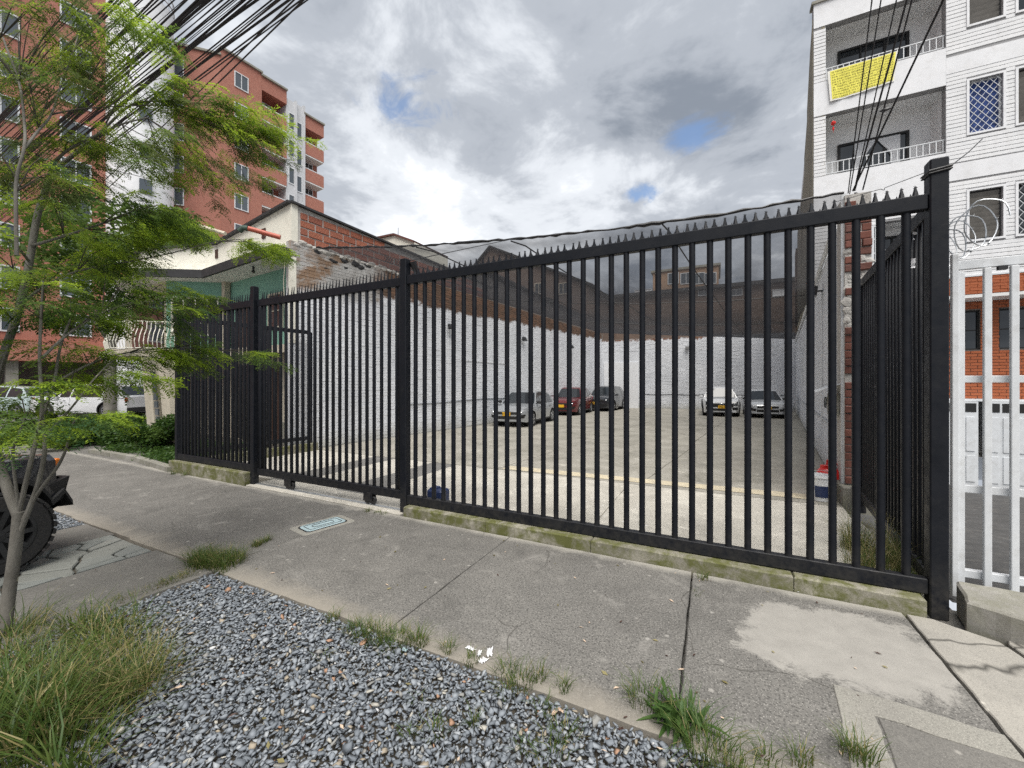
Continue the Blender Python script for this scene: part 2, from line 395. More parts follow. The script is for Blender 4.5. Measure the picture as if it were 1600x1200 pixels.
def screed_patch(t, c):        # thin pale cement skim spilled over the pavement, worn at its rim
    x, y, z = t.sep()
    u = t.math('DIVIDE', t.math('SUBTRACT', t.math('ADD', x, t.math('MULTIPLY', t.math('SUBTRACT', y, 3.2), -.10)), .70), .60)
    v = t.math('DIVIDE', t.math('SUBTRACT', t.math('ADD', y, t.math('MULTIPLY', x, -.10)), 3.16), .47)
    r = t.math('SQRT', t.math('ADD', t.math('POWER', t.math('ABSOLUTE', u), 2.6), t.math('POWER', t.math('ABSOLUTE', v), 2.6)))
    r = t.math('ADD', r, t.math('MULTIPLY', t.math('SUBTRACT', t.noise(4.2, 12, .80, .3), .5), 2.1))
    r = t.math('ADD', r, t.math('MULTIPLY', t.math('SUBTRACT', t.noise(60, 4, .7), .5), .22))
    f = t.ramp(r, [(.80, 1.), (1.02, 0.)])
    pc = t.ramp(t.noise(7, 9, .65), [(.3, (.27, .258, .235)), (.7, (.35, .335, .305))])
    pc = t.mix(t.math('MULTIPLY', t.ramp(t.noise(170, 3), [(.5, 0.), (.65, 1.)]), .35), pc, (.22, .21, .195))
    return t.mix(t.math('MULTIPLY', f, .93), c, pc)
M['sidewalk'] = concrete('sidewalk', (.145, .139, .128), (.108, .104, .096), (.190, .182, .167), 1.0, .8, patch=screed_patch, spscale=95, edges=(2.0, 3.85))
M['road'] = concrete('road', (.14, .137, .132), (.10, .098, .095), (.18, .175, .168), .5, .5)
M['apron'] = concrete('apron', (.30, .285, .255), (.235, .225, .20), (.36, .34, .30), .35, .45, crack=True)
M['repair'] = concrete('repair', (.26, .25, .22), (.21, .20, .18), (.31, .30, .265), .55, .3)
M['drive'] = concrete('drive', (.155, .148, .135), (.12, .115, .105), (.20, .19, .17), .5, .5)
M['lot'] = concrete('lot', (.31, .292, .257), (.21, .20, .172), (.40, .38, .335), .25, .8, moss=.14, spscale=70)
M['lot_front'] = concrete('lot_front', (.46, .435, .38), (.36, .34, .295), (.60, .57, .50), .2, .65, spscale=70)
M['lot_dark'] = concrete('lot_dark', (.17, .165, .155), (.13, .125, .118), (.21, .205, .19), .35, .4)
M['kerb'] = concrete('kerb', (.25, .235, .19), (.15, .14, .105), (.33, .31, .26), .5, .9, moss=1.0)
M['kerb_grey'] = concrete('kerb_grey', (.26, .25, .225), (.19, .18, .16), (.33, .32, .29), .35, .5, moss=.3)
M['old_plaster'] = concrete('old_plaster', (.30, .27, .215), (.20, .18, .145), (.40, .37, .31), .25, .6, spscale=40)

def flag_mat():
    t = NT('flagstone'); r = t.rnd()
    c = t.ramp(r, [(0, (.19, .20, .19)), (.35, (.25, .265, .25)), (.7, (.22, .225, .205)), (1, (.29, .295, .27))])
    c = t.mix(t.math('MULTIPLY', t.noise(14, 7, .7), .6), c, (.13, .135, .125))
    return t.fin(c, .8, t.bump(t.noise(25, 7, .65), .5, .012))
M['flag'] = flag_mat()
def stone_mat():
    t = NT('gravel'); r = t.rnd()
    c = t.ramp(r, [(0, (.115, .132, .152)), (.22, (.15, .170, .195)), (.45, (.19, .212, .238)), (.70, (.235, .258, .283)), (.86, (.31, .33, .35)), (.925, (.22, .215, .20)), (.955, (.30, .25, .18)), (.972, (.38, .36, .31)), (.988, (.33, .18, .10)), (.994, (.52, .52, .52))], 'CONSTANT')
    c = t.mix(t.math('MULTIPLY', t.noise(90, 4, .6), .45), c, t.mix(.5, c, (.30, .31, .32)))
    return t.fin(c, .75, t.bump(t.noise(160, 4, .6), .3, .004))
M['gravel'] = stone_mat()

def brick_mat(name, cols, mortar=None, scale=(1, 1, 1), bh=.07, bw=.22, axis='x', white=None):
    """far brickwork as a texture: courses in z, along x or y"""
    t = NT(name); x, y, z = t.sep()
    u = t.math('ADD', x, y) if axis == 'xy' else (x if axis == 'x' else y)
    cb = t.n('ShaderNodeCombineXYZ'); t.l(u, cb.inputs[0]); t.l(z, cb.inputs[1])
    b = t.n('ShaderNodeTexBrick'); t.l(cb.outputs[0], b.inputs['Vector']); b.inputs['Scale'].default_value = 1
    b.inputs['Brick Width'].default_value = bw; b.inputs['Row Height'].default_value = bh; b.inputs['Mortar Size'].default_value = .008
    b.inputs['Color1'].default_value = (*cols[0], 1); b.inputs['Color2'].default_value = (*cols[1], 1); b.inputs['Mortar'].default_value = (*(mortar or cols[2]), 1)
    b.inputs['Bias'].default_value = 0
    c = t.mix(t.math('MULTIPLY', t.noise(.5, 6, .6), .45), b.outputs[0], cols[2])
    c = t.mix(t.math('MULTIPLY', t.ramp(t.noise(1.6, 8, .7, .5), [(.5, 0.), (.75, 1.)]), .3), c, tuple(k*.6 for k in cols[0]))
    return t.fin(c, .85, t.bump(b.outputs['Fac'], .5, -.01))
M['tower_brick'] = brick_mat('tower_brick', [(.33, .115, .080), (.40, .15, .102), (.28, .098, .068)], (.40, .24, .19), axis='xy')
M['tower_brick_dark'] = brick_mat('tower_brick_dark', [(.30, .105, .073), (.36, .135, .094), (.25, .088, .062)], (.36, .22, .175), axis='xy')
M['orange_brick'] = brick_mat('orange_brick', [(.34, .092, .034), (.41, .118, .045), (.29, .078, .030)], (.28, .08, .03), axis='x', bh=.075, bw=.24)
M['far_brick'] = brick_mat('far_brick', [(.135, .092, .072), (.17, .115, .088), (.11, .075, .06)], (.17, .14, .115), axis='xy')
M['far_tan'] = brick_mat('far_tan', [(.33, .20, .125), (.38, .24, .15), (.27, .17, .11)], (.35, .26, .19), axis='xy')

def rubble_brick(name, cols, var=.5, grooves=False):
    t = NT(name); r = t.rnd()
    c = t.ramp(r, [(i/(len(cols)-1), c) for i, c in enumerate(cols)])
    c = t.mix(t.math('MULTIPLY', t.noise(22, 7, .7), var), c, tuple(x*.5 for x in cols[0]))
    nb = t.bump(t.noise(70, 6, .7), .6, .006)
    if grooves: z = t.sep()[2]; nb = t.bump(t.math('SINE', t.math('MULTIPLY', z, 2*PI/.0317)), .8, .006, nb)
    return t.fin(c, .88, nb)
M['red_brick'] = rubble_brick('red_brick', [(.13, .050, .038), (.18, .068, .05), (.23, .085, .06), (.16, .075, .06)], .7)
M['clay_block'] = rubble_brick('clay_block', [(.27, .085, .05), (.33, .11, .065), (.38, .135, .08), (.29, .10, .065)], .35, True)
M['mortar'] = plain('mortar', (.42, .405, .38), .95, .18, 7, bump=.6, bscale=60, dirt=(.16, .15, .14), dirt_amt=.5)
M['mortar_dark'] = plain('mortar_dark', (.12, .105, .095), .95, .3, 7, bump=.6, bscale=60)

def whitewash(name, top, band=(.125, .068, .045), front=None, core=False):
    """lime-washed old brick: bare brick shows above `top`, and where the wash has flaked"""
    t = NT(name); x, y, z = t.sep(); r = t.rnd()
    bare = t.ramp(r, [(0, (.10, .06, .042)), (.5, band), (1, (.20, .10, .06))])
    bare = t.mix(t.math('MULTIPLY', t.noise(1.3, 7, .65), .75), bare, (.12, .085, .06))
    if core: bare = t.ramp(t.noise(9, 6, .7), [(.35, (.10, .09, .08)), (.65, (.22, .195, .17))])
    wash = t.ramp(t.noise(.7, 7, .62, .3), [(.3, (.60, .62, .655)), (.6, (.74, .76, .795)), (.85, (.66, .675, .70))])
    if core: wash = t.mix(.04, wash, (.25, .25, .255))
    wash = t.mix(t.math('MULTIPLY', t.ramp(t.noise(16, 6, .7), [(.42, 0.), (.7, 1.)]), .28), wash, (.36, .365, .375))
    wash = t.mix(t.math('MULTIPLY', t.math('SUBTRACT', 1., t.math('MULTIPLY', z, 2.2), clamp=True), .55), wash, t.ramp(t.noise(5, 7), [(.4, (.42, .41, .37)), (.6, (.26, .25, .17))]))
    flake = t.ramp(t.noise(4.5, 10, .78, .4), [(.665, 0.), (.70, 1.)])
    hz = t.math('ADD', z, t.math('MULTIPLY', t.math('SUBTRACT', t.noise(2.6, 10, .75, .3), .5), .9))
    if not isinstance(top, (int, float)): top = top(t, x, y)
    up = t.math('MULTIPLY', t.math('SUBTRACT', hz, top), 9, clamp=True)
    c = t.mix(t.math('MAXIMUM', up, t.math('MULTIPLY', flake, .75)), wash, bare)
    if front: c = front(t, c, x, y, z)
    return t.fin(c, .9, t.bump(t.noise(45, 7, .7), .55, .010))
def left_front(t, c, x, y, z):   # cement plaster with rain streaks on the part next to the house
    n = t.noise(1.4, 8, .7, .4)
    pl = t.ramp(n, [(.3, (.26, .25, .235)), (.5, (.40, .395, .385)), (.7, (.50, .50, .49))])
    pl = t.mix(t.ramp(t.noise(1.1, 8, .7, .5, t.vec((1, .55, 1), loc=(3.3, 0, 2))), [(.50, 0.), (.60, 1.)]), pl, (.24, .155, .10))
    streak = t.ramp(t.noise(4, 6, .6, 0, t.vec((1, 3.2, .25))), [(.45, 0.), (.7, 1.)])
    pl = t.mix(t.math('MULTIPLY', streak, .4), pl, (.20, .19, .175))
    f = t.math('MULTIPLY', t.math('MULTIPLY', t.math('SUBTRACT', 9.9, t.math('ADD', y, t.math('MULTIPLY', t.noise(1.5, 6), 1.6))), 3, clamp=True),
               t.math('MULTIPLY', t.math('SUBTRACT', t.math('ADD', z, t.math('MULTIPLY', t.noise(2.3, 7, .7), .8)), 4.25), 4, clamp=True))
    return t.mix(f, c, pl)
L_TOP = lambda t, x, y: t.math('ADD', 3.98, t.math('MULTIPLY', y, .026))
M['wash_left_core'] = whitewash('wash_left_core', L_TOP, front=left_front, core=True)
M['wash_left'] = whitewash('wash_left', lambda t, x, y: t.math('ADD', 3.98, t.math('MULTIPLY', y, .026)), front=left_front)
M['wash_back'] = whitewash('wash_back', lambda t, x, y: t.math('ADD', 4.55, t.math('MULTIPLY', t.math('MAXIMUM', t.math('ADD', x, .6), 0.), .35)), (.24, .085, .045))
M['wash_right'] = whitewash('wash_right', 6.0); M['wash_right_core'] = whitewash('wash_right_core', 6.0, core=True)
B_TOP = lambda t, x, y: t.math('ADD', 4.55, t.math('MULTIPLY', t.math('MAXIMUM', t.math('ADD', x, .6), 0.), .35))
M['wash_back_core'] = whitewash('wash_back_core', B_TOP, core=True)

def white_course_mat():
    t = NT('white_brick'); c = t.ramp(t.noise(1.2, 6, .6), [(.3, (.66, .67, .685)), (.7, (.76, .765, .775))])
    c = t.mix(t.math('MULTIPLY', t.ramp(t.noise(2.2, 8, .7, 0, t.vec((3, 3, .35))), [(.5, 0.), (.8, 1.)]), .35), c, (.47, .46, .44))
    return t.fin(c, .75, t.bump(t.noise(60, 4), .25, .006))
M['white_brick'] = white_course_mat()
M['joint_grey'] = plain('joint_grey', (.30, .30, .305), .9, .1, 4)
def old_side():
    t = NT('old_render'); 
    c = t.ramp(t.noise(1.2, 9, .7, .5, t.vec((1, 1, .5))), [(.25, (.16, .145, .11)), (.5, (.27, .25, .195)), (.75, (.36, .335, .27))])
    c = t.mix(t.math('MULTIPLY', t.ramp(t.noise(9, 8, .75), [(.5, 0.), (.7, 1.)]), .55), c, (.11, .10, .08))
    return t.fin(c, .95, t.bump(t.noise(25, 8, .75), .8, .02))
M['old_render'] = old_side()

def leaf_mat(name, c0, c1, c2, trans=.45):
    t = NT(name); r = t.rnd()
    c = t.ramp(r, [(0, c0), (.5, c1), (1, c2)])
    t.fin(c, .5, None, 0, .35)
    tr = t.n('ShaderNodeBsdfTranslucent'); t.l(t.mix(.35, c, tuple(min(1, x*2.2) for x in c2)), tr.inputs[0])
    mx = t.n('ShaderNodeMixShader'); mx.inputs[0].default_value = trans
    t.l(t.b.outputs[0], mx.inputs[1]); t.l(tr.outputs[0], mx.inputs[2]); t.l(mx.outputs[0], t.out.inputs[0]); return t.m
M['leaf'] = leaf_mat('leaf', (.065, .120, .030), (.095, .160, .036), (.13, .20, .040))
M['leaf_young'] = leaf_mat('leaf_young', (.16, .26, .024), (.22, .32, .030), (.28, .37, .036), .5)
M['leaf_olive'] = leaf_mat('leaf_olive', (.062, .088, .034), (.088, .118, .042), (.120, .145, .052))
M['leaf_blue'] = leaf_mat('leaf_blue', (.036, .085, .036), (.052, .112, .044), (.070, .132, .046))
M['shrub'] = leaf_mat('shrub', (.022, .055, .012), (.040, .090, .016), (.07, .13, .02), .35)
M['grass'] = leaf_mat('grass', (.045, .090, .020), (.070, .118, .024), (.105, .14, .03), .35)
M['grass_dry'] = leaf_mat('grass_dry', (.16, .14, .05), (.24, .205, .085), (.34, .30, .15), .35)
M['weed'] = leaf_mat('weed', (.038, .085, .020), (.055, .112, .026), (.075, .135, .032), .3)
def bark():
    t = NT('bark'); c = t.ramp(t.noise(9, 8, .65, .6, t.vec((1, 1, .45))), [(.25, (.085, .078, .066)), (.5, (.145, .135, .118)), (.75, (.21, .20, .175))])
    sp = t.ramp(t.voro(9, v=t.vec((1, 1, .6))), [(.07, 1.), (.11, 0.)])
    c = t.mix(t.math('MULTIPLY', sp, .8), c, (.46, .43, .33))
    return t.fin(c, .9, t.bump(t.noise(40, 7, .7, .5, t.vec((1, 1, .4))), .6, .01))
M['bark'] = bark(); M['twig'] = plain('twig', (.045, .038, .030), .85, .25, 9)
M['bark_pale'] = plain('bark_pale', (.20, .19, .165), .9, .25, 5, bump=.5, bscale=20)

def net_mat():                 # woven shade cloth: the more threads in the line of sight, the less passes
    t = NT('shade_cloth'); g = t.n('ShaderNodeNewGeometry')
    d = t.n('ShaderNodeVectorMath', operation='DOT_PRODUCT'); t.l(g.outputs['Incoming'], d.inputs[0]); t.l(g.outputs['Normal'], d.inputs[1])
    co = t.math('MAXIMUM', t.math('ABSOLUTE', d.outputs['Value']), .05)
    open_ = t.ramp(t.noise(1.8, 7, .65, .4, t.vec((1, .3, 1))), [(.3, .745), (.7, .85)])
    tr = t.math('POWER', open_, t.math('DIVIDE', 1., co))
    t.fin((.018, .019, .021), .8); tp = t.n('ShaderNodeBsdfTransparent'); mx = t.n('ShaderNodeMixShader')
    tl = t.n('ShaderNodeBsdfTranslucent'); tl.inputs[0].default_value = (.05, .05, .055, 1)
    m2 = t.n('ShaderNodeMixShader'); m2.inputs[0].default_value = .4; t.l(t.b.outputs[0], m2.inputs[1]); t.l(tl.outputs[0], m2.inputs[2])
    t.l(tr, mx.inputs[0]); t.l(m2.outputs[0], mx.inputs[1]); t.l(tp.outputs[0], mx.inputs[2]); t.l(mx.outputs[0], t.out.inputs[0])
    return t.m
M['net'] = net_mat()
def sheer():
    t = NT('sheer_curtain'); t.fin((.75, .76, .78), .8); tp = t.n('ShaderNodeBsdfTransparent'); mx = t.n('ShaderNodeMixShader'); mx.inputs[0].default_value = .15
    t.l(t.b.outputs[0], mx.inputs[1]); t.l(tp.outputs[0], mx.inputs[2]); t.l(mx.outputs[0], t.out.inputs[0]); return t.m
M['sheer'] = sheer()
# ------------------------------------------------------------------ ground, pavement, lot
class Plane:                   # vertical wall plane: u along d, z up, w outwards (left of d)
    def __init__(s, p0, d):
        s.p = Vector((p0[0], p0[1])); s.d = Vector((d[0], d[1])).normalized(); s.n = Vector((-s.d.y, s.d.x))
        s.rz = math.atan2(s.d.y, s.d.x)
    def pt(s, u, z, w=0.0):
        q = s.p+s.d*u+s.n*w; return Vector((q.x, q.y, z))
    def uz(s, px, py):         # sighting -> (u, z) on the plane
        q = onL(px, py, s.p, s.d); return (Vector((q.x, q.y))-s.p).dot(s.d), q.z
    def box(s, mb, u0, u1, z0, z1, w0, w1):
        return mb.hexa([s.pt(u0, z0, w0), s.pt(u1, z0, w0), s.pt(u1, z0, w1), s.pt(u0, z0, w1), s.pt(u0, z1, w0), s.pt(u1, z1, w0), s.pt(u1, z1, w1), s.pt(u0, z1, w1)])
    def obox(s, name, mat, parent, u0, u1, z0, z1, w0, w1):
        m = MB(); s.box(m, u0, u1, z0, z1, w0, w1); return m.build(name, mat, parent)
    def rect_minus(s, u0, u1, z0, z1, holes):   # rectangles covering u0..u1, z0..z1 without the holes
        zs = sorted({z0, z1, *[min(max(h[2], z0), z1) for h in holes], *[min(max(h[3], z0), z1) for h in holes]}); out = []
        for a, b in zip(zs, zs[1:]):
            if b-a < 1e-4: continue
            for ua, ub in minus(u0, u1, [(h[0], h[1]) for h in holes if h[2] < (a+b)/2 < h[3]]): out.append((ua, ub, a, b))
        return out
def minus(a, b, cuts):
    iv = [(a, b)]
    for c0, c1 in cuts:
        nx = []
        for p, q in iv:
            if c1 <= p or c0 >= q: nx.append((p, q)); continue
            if c0 > p: nx.append((p, c0))
            if c1 < q: nx.append((c1, q))
        iv = nx
    return [(p, q) for p, q in iv if q-p > .012]

def brick_unit(name, mats, seed=0, cx=.03, cz=.06):
    r = random.Random(seed); j = lambda k: r.uniform(-k, k)
    a = [(-.5, 0, -.5), (.5, 0, -.5), (.5, 0, .5), (-.5, 0, .5)]
    b = [(x*(1-.01), .72, z*(1-.02)) for x, _, z in a]
    c = [(x*(1-cx*2)+j(.012), 1+j(.1), z*(1-cz*2)+j(.03)) for x, _, z in a]
    m = MB(); m.add(a+b+c)
    for k in range(4):
        n = (k+1) % 4; m.face((k, n, 4+n, 4+k)); m.face((4+k, 4+n, 8+n, 8+k))
    m.face((8, 9, 10, 11)); return m
def brick_field(root, pl, u0, u1, z0, z1, bw, bh, gap, proud, mat, holes=(), n_ind=0, stagger=True, rough=.35, course=False, name='brick', seed=1, w0=0.0):
    r = random.Random(seed); cells = []; k = 0; z = z0
    while z < z1-.02:
        zb = min(z+bh-gap, z1)
        iv = minus(u0, u1, [(h[0], h[1]) for h in holes if h[2] < zb and h[3] > z])
        for a, b in iv:
            if course: cells.append((a, b, z, zb)); continue
            off = (bw/2 if (k % 2 and stagger) else 0); u = math.floor((a-off)/bw)*bw+off
            while u < b:
                p, q = max(u, a), min(u+bw-gap, b)
                if q-p > .03: cells.append((p, q, z, zb))
                u += bw
        z += bh; k += 1
    ind = set()
    if n_ind:
        def far(i):
            p, q, a, b = cells[i]; v = pl.pt((p+q)/2, (a+b)/2)-Vector((0, 0, EYE))
            cx = CA*v.x+SA*v.y; cy = -SA*v.x+CA*v.y
            if cy < .3 or abs(cx/cy) > 1.28 or abs(v.z/cy) > .96: return 1e9
            return v.length
        ind = set(sorted(range(len(cells)), key=far)[:n_ind])
    units = [brick_unit(name, mat, 31+i).mesh(name, mat) for i in range(4)] if ind else []
    m = MB()
    for i, (p, q, a, b) in enumerate(cells):
        pr = proud*(1+r.uniform(-rough, rough)); c = pl.pt((p+q)/2, (a+b)/2, w0)
        if i in ind:
            o = bpy.data.objects.new(name, units[i % 4]); COL.objects.link(o)
            o.location = c; o.rotation_euler = (r.uniform(-.01, .01), r.uniform(-.006, .006), pl.rz); o.scale = (q-p, pr, b-a)
            world_parent(o, root)
        else:
            du = Vector((*pl.d, 0)); dn = Vector((*pl.n, 0)); hw, hz = (q-p)/2, (b-a)/2; zz = Vector((0, 0, 1)); e = .006
            jj = [r.uniform(-.12, .12)*pr for _ in range(4)] if not course else [0]*4
            A = [c-du*hw-zz*hz, c+du*hw-zz*hz, c+du*hw+zz*hz, c-du*hw+zz*hz]
            B = [c+(x-c)*1.0+dn*pr*.6 for x in A]
            C_ = [c+du*(hw-e)*sx+zz*(hz-e)*sz+dn*(pr+jj[t]) for t, (sx, sz) in enumerate(((-1, -1), (1, -1), (1, 1), (-1, 1)))]
            i0 = m.add(A+B+C_)
            for t in range(4):
                n = (t+1) % 4; m.face((i0+t, i0+n, i0+4+n, i0+4+t)); m.face((i0+4+t, i0+4+n, i0+8+n, i0+8+t))
            m.face((i0+8, i0+9, i0+10, i0+11))
    if m.f:
        o = m.build('brickwork' if name == 'brick' else name+'_field', mat, root); o['kind'] = 'stuff'
    return cells

def flat(name, pts, z, mat, parent=None, kind=None):
    m = MB(); m.face(range(m.add([(x, y, z) for x, y in pts]), len(pts))); o = m.build(name, mat, parent)
    if kind: o['kind'] = kind
    return o
def slab(name, parent, poly, z0, z1, mat, jit=.004, step=.09, inset=.006, drop=.006):
    m = MB(); m.prism(rough_poly(poly, step, jit), z0, z1, inset, drop); return m.build(name, mat, parent)

# the ground in two sheets, leaving the driveway ramp open
gm = MB()
for x0, x1, y0, y1 in ((-400, 1.62, -400, 400), (1.62, 400, -400, 4.3), (12, 400, 4.3, 400), (1.62, 12, 13.6, 400)):
    gm.quad((x0, y0, -.09), (x1, y0, -.09), (x1, y1, -.09), (x0, y1, -.09))
tag(gm.build('ground', M['far_ground']), kind='structure')
flat('verge_soil', [(-11.2, -2.6), (1.4, -2.6), (1.4, 1.99), (-11.2, 1.99)], -.05, M['dirt'], kind='structure')
flat('road', [(-60, -9), (60, -9), (60, -2.6), (-60, -2.6)], -.06, M['road'], kind='structure')
flat('road', [(-45, 2.0), (-24.5, 2.0), (-24.5, 60), (-45, 60)], -.055, M['road'], kind='structure')

sw = empty('sidewalk', (-4, 3, 0), kind='structure')
J = .013
xs = [1.22, -.17, -1.97, -4.02, -5.6, -7.16, -9.3]
for a, b in zip(xs, xs[1:]):
    slab('slab', sw, [(b+J/2, 1.99), (a-J/2, 2.01), (a-J/2-.02, 3.87), (b+J/2-.02, 3.87)], -.08, rnd.uniform(-.002, .002), M['sidewalk'])
slab('slab', sw, [(-11.2, 2.03), (-9.3, 2.03), (-9.3, 3.87), (-11.2, 4.6)], -.08, 0, M['sidewalk'])
slab('slab', sw, [(-24.2, 1.9), (-11.21, 2.03), (-11.21, 4.6), (-24.2, 5.0)], -.08, -.002, M['sidewalk'])
# paler repair strips and the cracked right-hand apron
for pts, mt in (([(.62, 1.63), (1.02, 1.62), (1.2, 1.985), (.62, 1.985)], 'sidewalk'), ([(1.04, 1.60), (3.6, 1.35), (3.6, 1.60), (1.25, 1.985)], 'repair'),
                ([(1.235, 2.03), (2.05, 1.93), (1.62, 3.72), (1.36, 3.87), (1.22, 3.87)], 'apron'), ([(2.07, 1.92), (3.6, 1.66), (3.6, 4.25), (1.9, 4.25), (1.66, 3.72)], 'apron'),
                ([(.62, .2), (3.6, .0), (3.6, 1.335), (1.02, 1.60), (.80, 1.62)], 'sidewalk')):
    slab('slab', sw, pts, -.08, rnd.uniform(-.004, .0), M[mt], jit=.007)
slab('repair_strip', sw, [(.50, 2.02), (.66, 2.02), (.70, 2.60), (1.205, 2.575), (1.205, 2.73), (.57, 2.77)], -.02, .006, M['repair'], jit=.008, inset=.004, drop=.003)
slab('slab', sw, [(.675, 2.02), (1.205, 2.02), (1.205, 2.565), (.712, 2.59)], -.02, .005, M['drive'], jit=.006, inset=.004, drop=.003)
slab('slab', sw, [(-6.81, 3.885), (-3.55, 3.885), (-3.55, 4.36), (-6.81, 4.36)], -.08, .012, M['lot_front'], jit=.006)   # gate threshold
gr = MB(); gr.box((-5.15, 4.02, .016), (3.2, .05, .01)); gr.build('gate_rail', M['galv'], sw)

# driveway crossing the verge: concrete with a strip of flagstones
dw = empty('driveway', (-5.3, 1, 0), kind='structure')
slab('slab', dw, [(-4.98, -2.55), (-3.97, -2.55), (-3.97, 1.985), (-4.98, 1.985)], -.08, -.004, M['drive'], jit=.008)
slab('slab', dw, [(-6.65, -2.55), (-5.93, -2.55), (-5.93, 1.985), (-6.65, 1.985)], -.08, -.006, M['drive'], jit=.008)
flat('bedding', [(-5.95, -2.55), (-4.96, -2.55), (-4.96, 1.98), (-5.95, 1.98)], -.03, M['dirt'], dw)
def clip(poly, p, n):
    out = []
    for k in range(len(poly)):
        a, b = Vector(poly[k-1]), Vector(poly[k]); da, db = (a-p).dot(n), (b-p).dot(n)
        if da <= 0: out.append(tuple(a))
        if da*db < 0: q = a+(b-a)*(da/(da-db)); out.append(tuple(q))
    return out
def cells(x0, x1, y0, y1, n, r, ax=1.0):
    pts = []
    while len(pts) < n:
        q = Vector((r.uniform(x0, x1), r.uniform(y0, y1)))
        if all(((q-p)*1.0).length > .17 for p in pts) or r.random() < .02: pts.append(q)
    res = []
    for i, p in enumerate(pts):
        poly = [(x0, y0), (x1, y0), (x1, y1), (x0, y1)]
        for j, q in enumerate(pts):
            if i != j and poly: poly = clip(poly, (p+q)/2, (q-p).normalized())
        if len(poly) > 2: res.append(poly)
    return res
for poly in cells(-5.92, -4.99, -.3, 1.96, 44, random.Random(5)):
    q = inset_poly(poly, .013)
    if len(q) < 3: continue
    m = MB(); m.prism(rough_poly(q, .12, .006), -.07, rnd.uniform(-.006, .006), .010, .008); m.build('flagstone', M['flag'], dw)

# planting bed and its kerb beside the left end of the fence
bed = empty('verge_kerb', (-11.2, 4.6, 0), label='low worn concrete kerb edging the planted bed left of the fence', cat='kerb')
kpts = [G(300, 745), G(225, 718), G(195, 708), G(140, 706), G(70, 690)]
kpts = [G(268, 738), G(215, 721), G(143, 708)]
for a, b in zip(kpts, kpts[1:]):
    n = max(2, int((b-a).length/.9))
    for k in range(n):
        p, q = a.lerp(b, k/n+.006), a.lerp(b, (k+1)/n-.006); m = MB(); m.bar(p+Vector((0, 0, .045)), q+Vector((0, 0, .045)), .13, .09+rnd.uniform(-.006, .006)); m.build('kerbstone', M['kerb_grey'], bed)

# the lot floor: cast slabs, dark-edged joints
lot = empty('lot_floor', (-3, 15, 0), kind='structure')
WL = Plane((-7.23, 28.27), (-.0908, -.9959))          # left lot wall, runs back corner -> house corner
WR = Plane((1.6, 7.1), (.1183, .993))                 # right lot wall, runs front -> back corner
WB = Plane((4.24, 29.2), (-11.47, -.93))              # back wall, right corner -> left corner
def lx(y): return -9.23+.0914*(y-6.32)
def rx(y): return 1.6+.119*(y-7.1)
ys = [6.86, 9.5, 12.2, 14.9, 17.7, 20.5, 23.3, 26.0, 28.9]
lr = random.Random(11)
for a, b in zip(ys, ys[1:]):
    n = 4; off = lr.uniform(-.04, .04)
    for k in range(n):
        f0, f1 = (k+ (off if k else 0))/n, (k+1+(off if k < n-1 else 0))/n
        P4 = []
        for y, f in ((a+.008, f0), (a+.008, f1), (b-.008, f1), (b-.008, f0)):
            x = lx(y)+(rx(y)-lx(y))*f; P4.append((x+(.008 if f == f0 else -.008), y))
        slab('slab', lot, P4, -.1, lr.uniform(-.006, .002), M['lot'], step=.3, jit=.006)
fx = [-9.15, -6.95, -6.35, -5.35, -4.75, -3.75]        # front strip inside the gate: pale and dark bands
for i, (a, b) in enumerate(zip(fx, fx[1:])):
    slab('slab', lot, [(a+.006, 4.37), (b-.006, 4.37), (b-.006, 6.84), (a+.006, 6.84)], -.1, -.004, M['lot_dark' if i % 2 else 'lot_front'], step=.3)
slab('slab', lot, [(-3.74, 4.12), (-1.3, 4.12), (-1.3, 6.84), (-3.74, 6.84)], -.1, -.003, M['lot_front'], step=.3)
slab('slab', lot, [(-1.29, 4.12), (1.35, 4.12), (1.52, 6.84), (-1.29, 6.84)], -.1, -.005, M['lot_front'], step=.3)
ym = plain('yellow_line', (.52, .455, .325), .85, .15, 5, dirt=(.36, .34, .29), dirt_amt=.95)
m = MB(); m.quad((-3.72, 6.90, .0042), (1.5, 7.06, .0042), (1.5, 7.36, .0042), (-3.72, 7.22, .0042)); m.build('painted_line', ym, lot)

# driveway ramp behind the white gate, falling to the garage
rm = MB(); rm.grid([[(1.62, 4.3, -.03), (12, 4.3, -.03)], [(1.62, 5.5, -.10), (12, 5.5, -.10)], [(1.62, 10.5, -.68), (12, 10.5, -.68)], [(1.62, 13.62, -.80), (12, 13.62, -.80)]])
tag(rm.build('ramp', M['asphalt']), kind='structure')
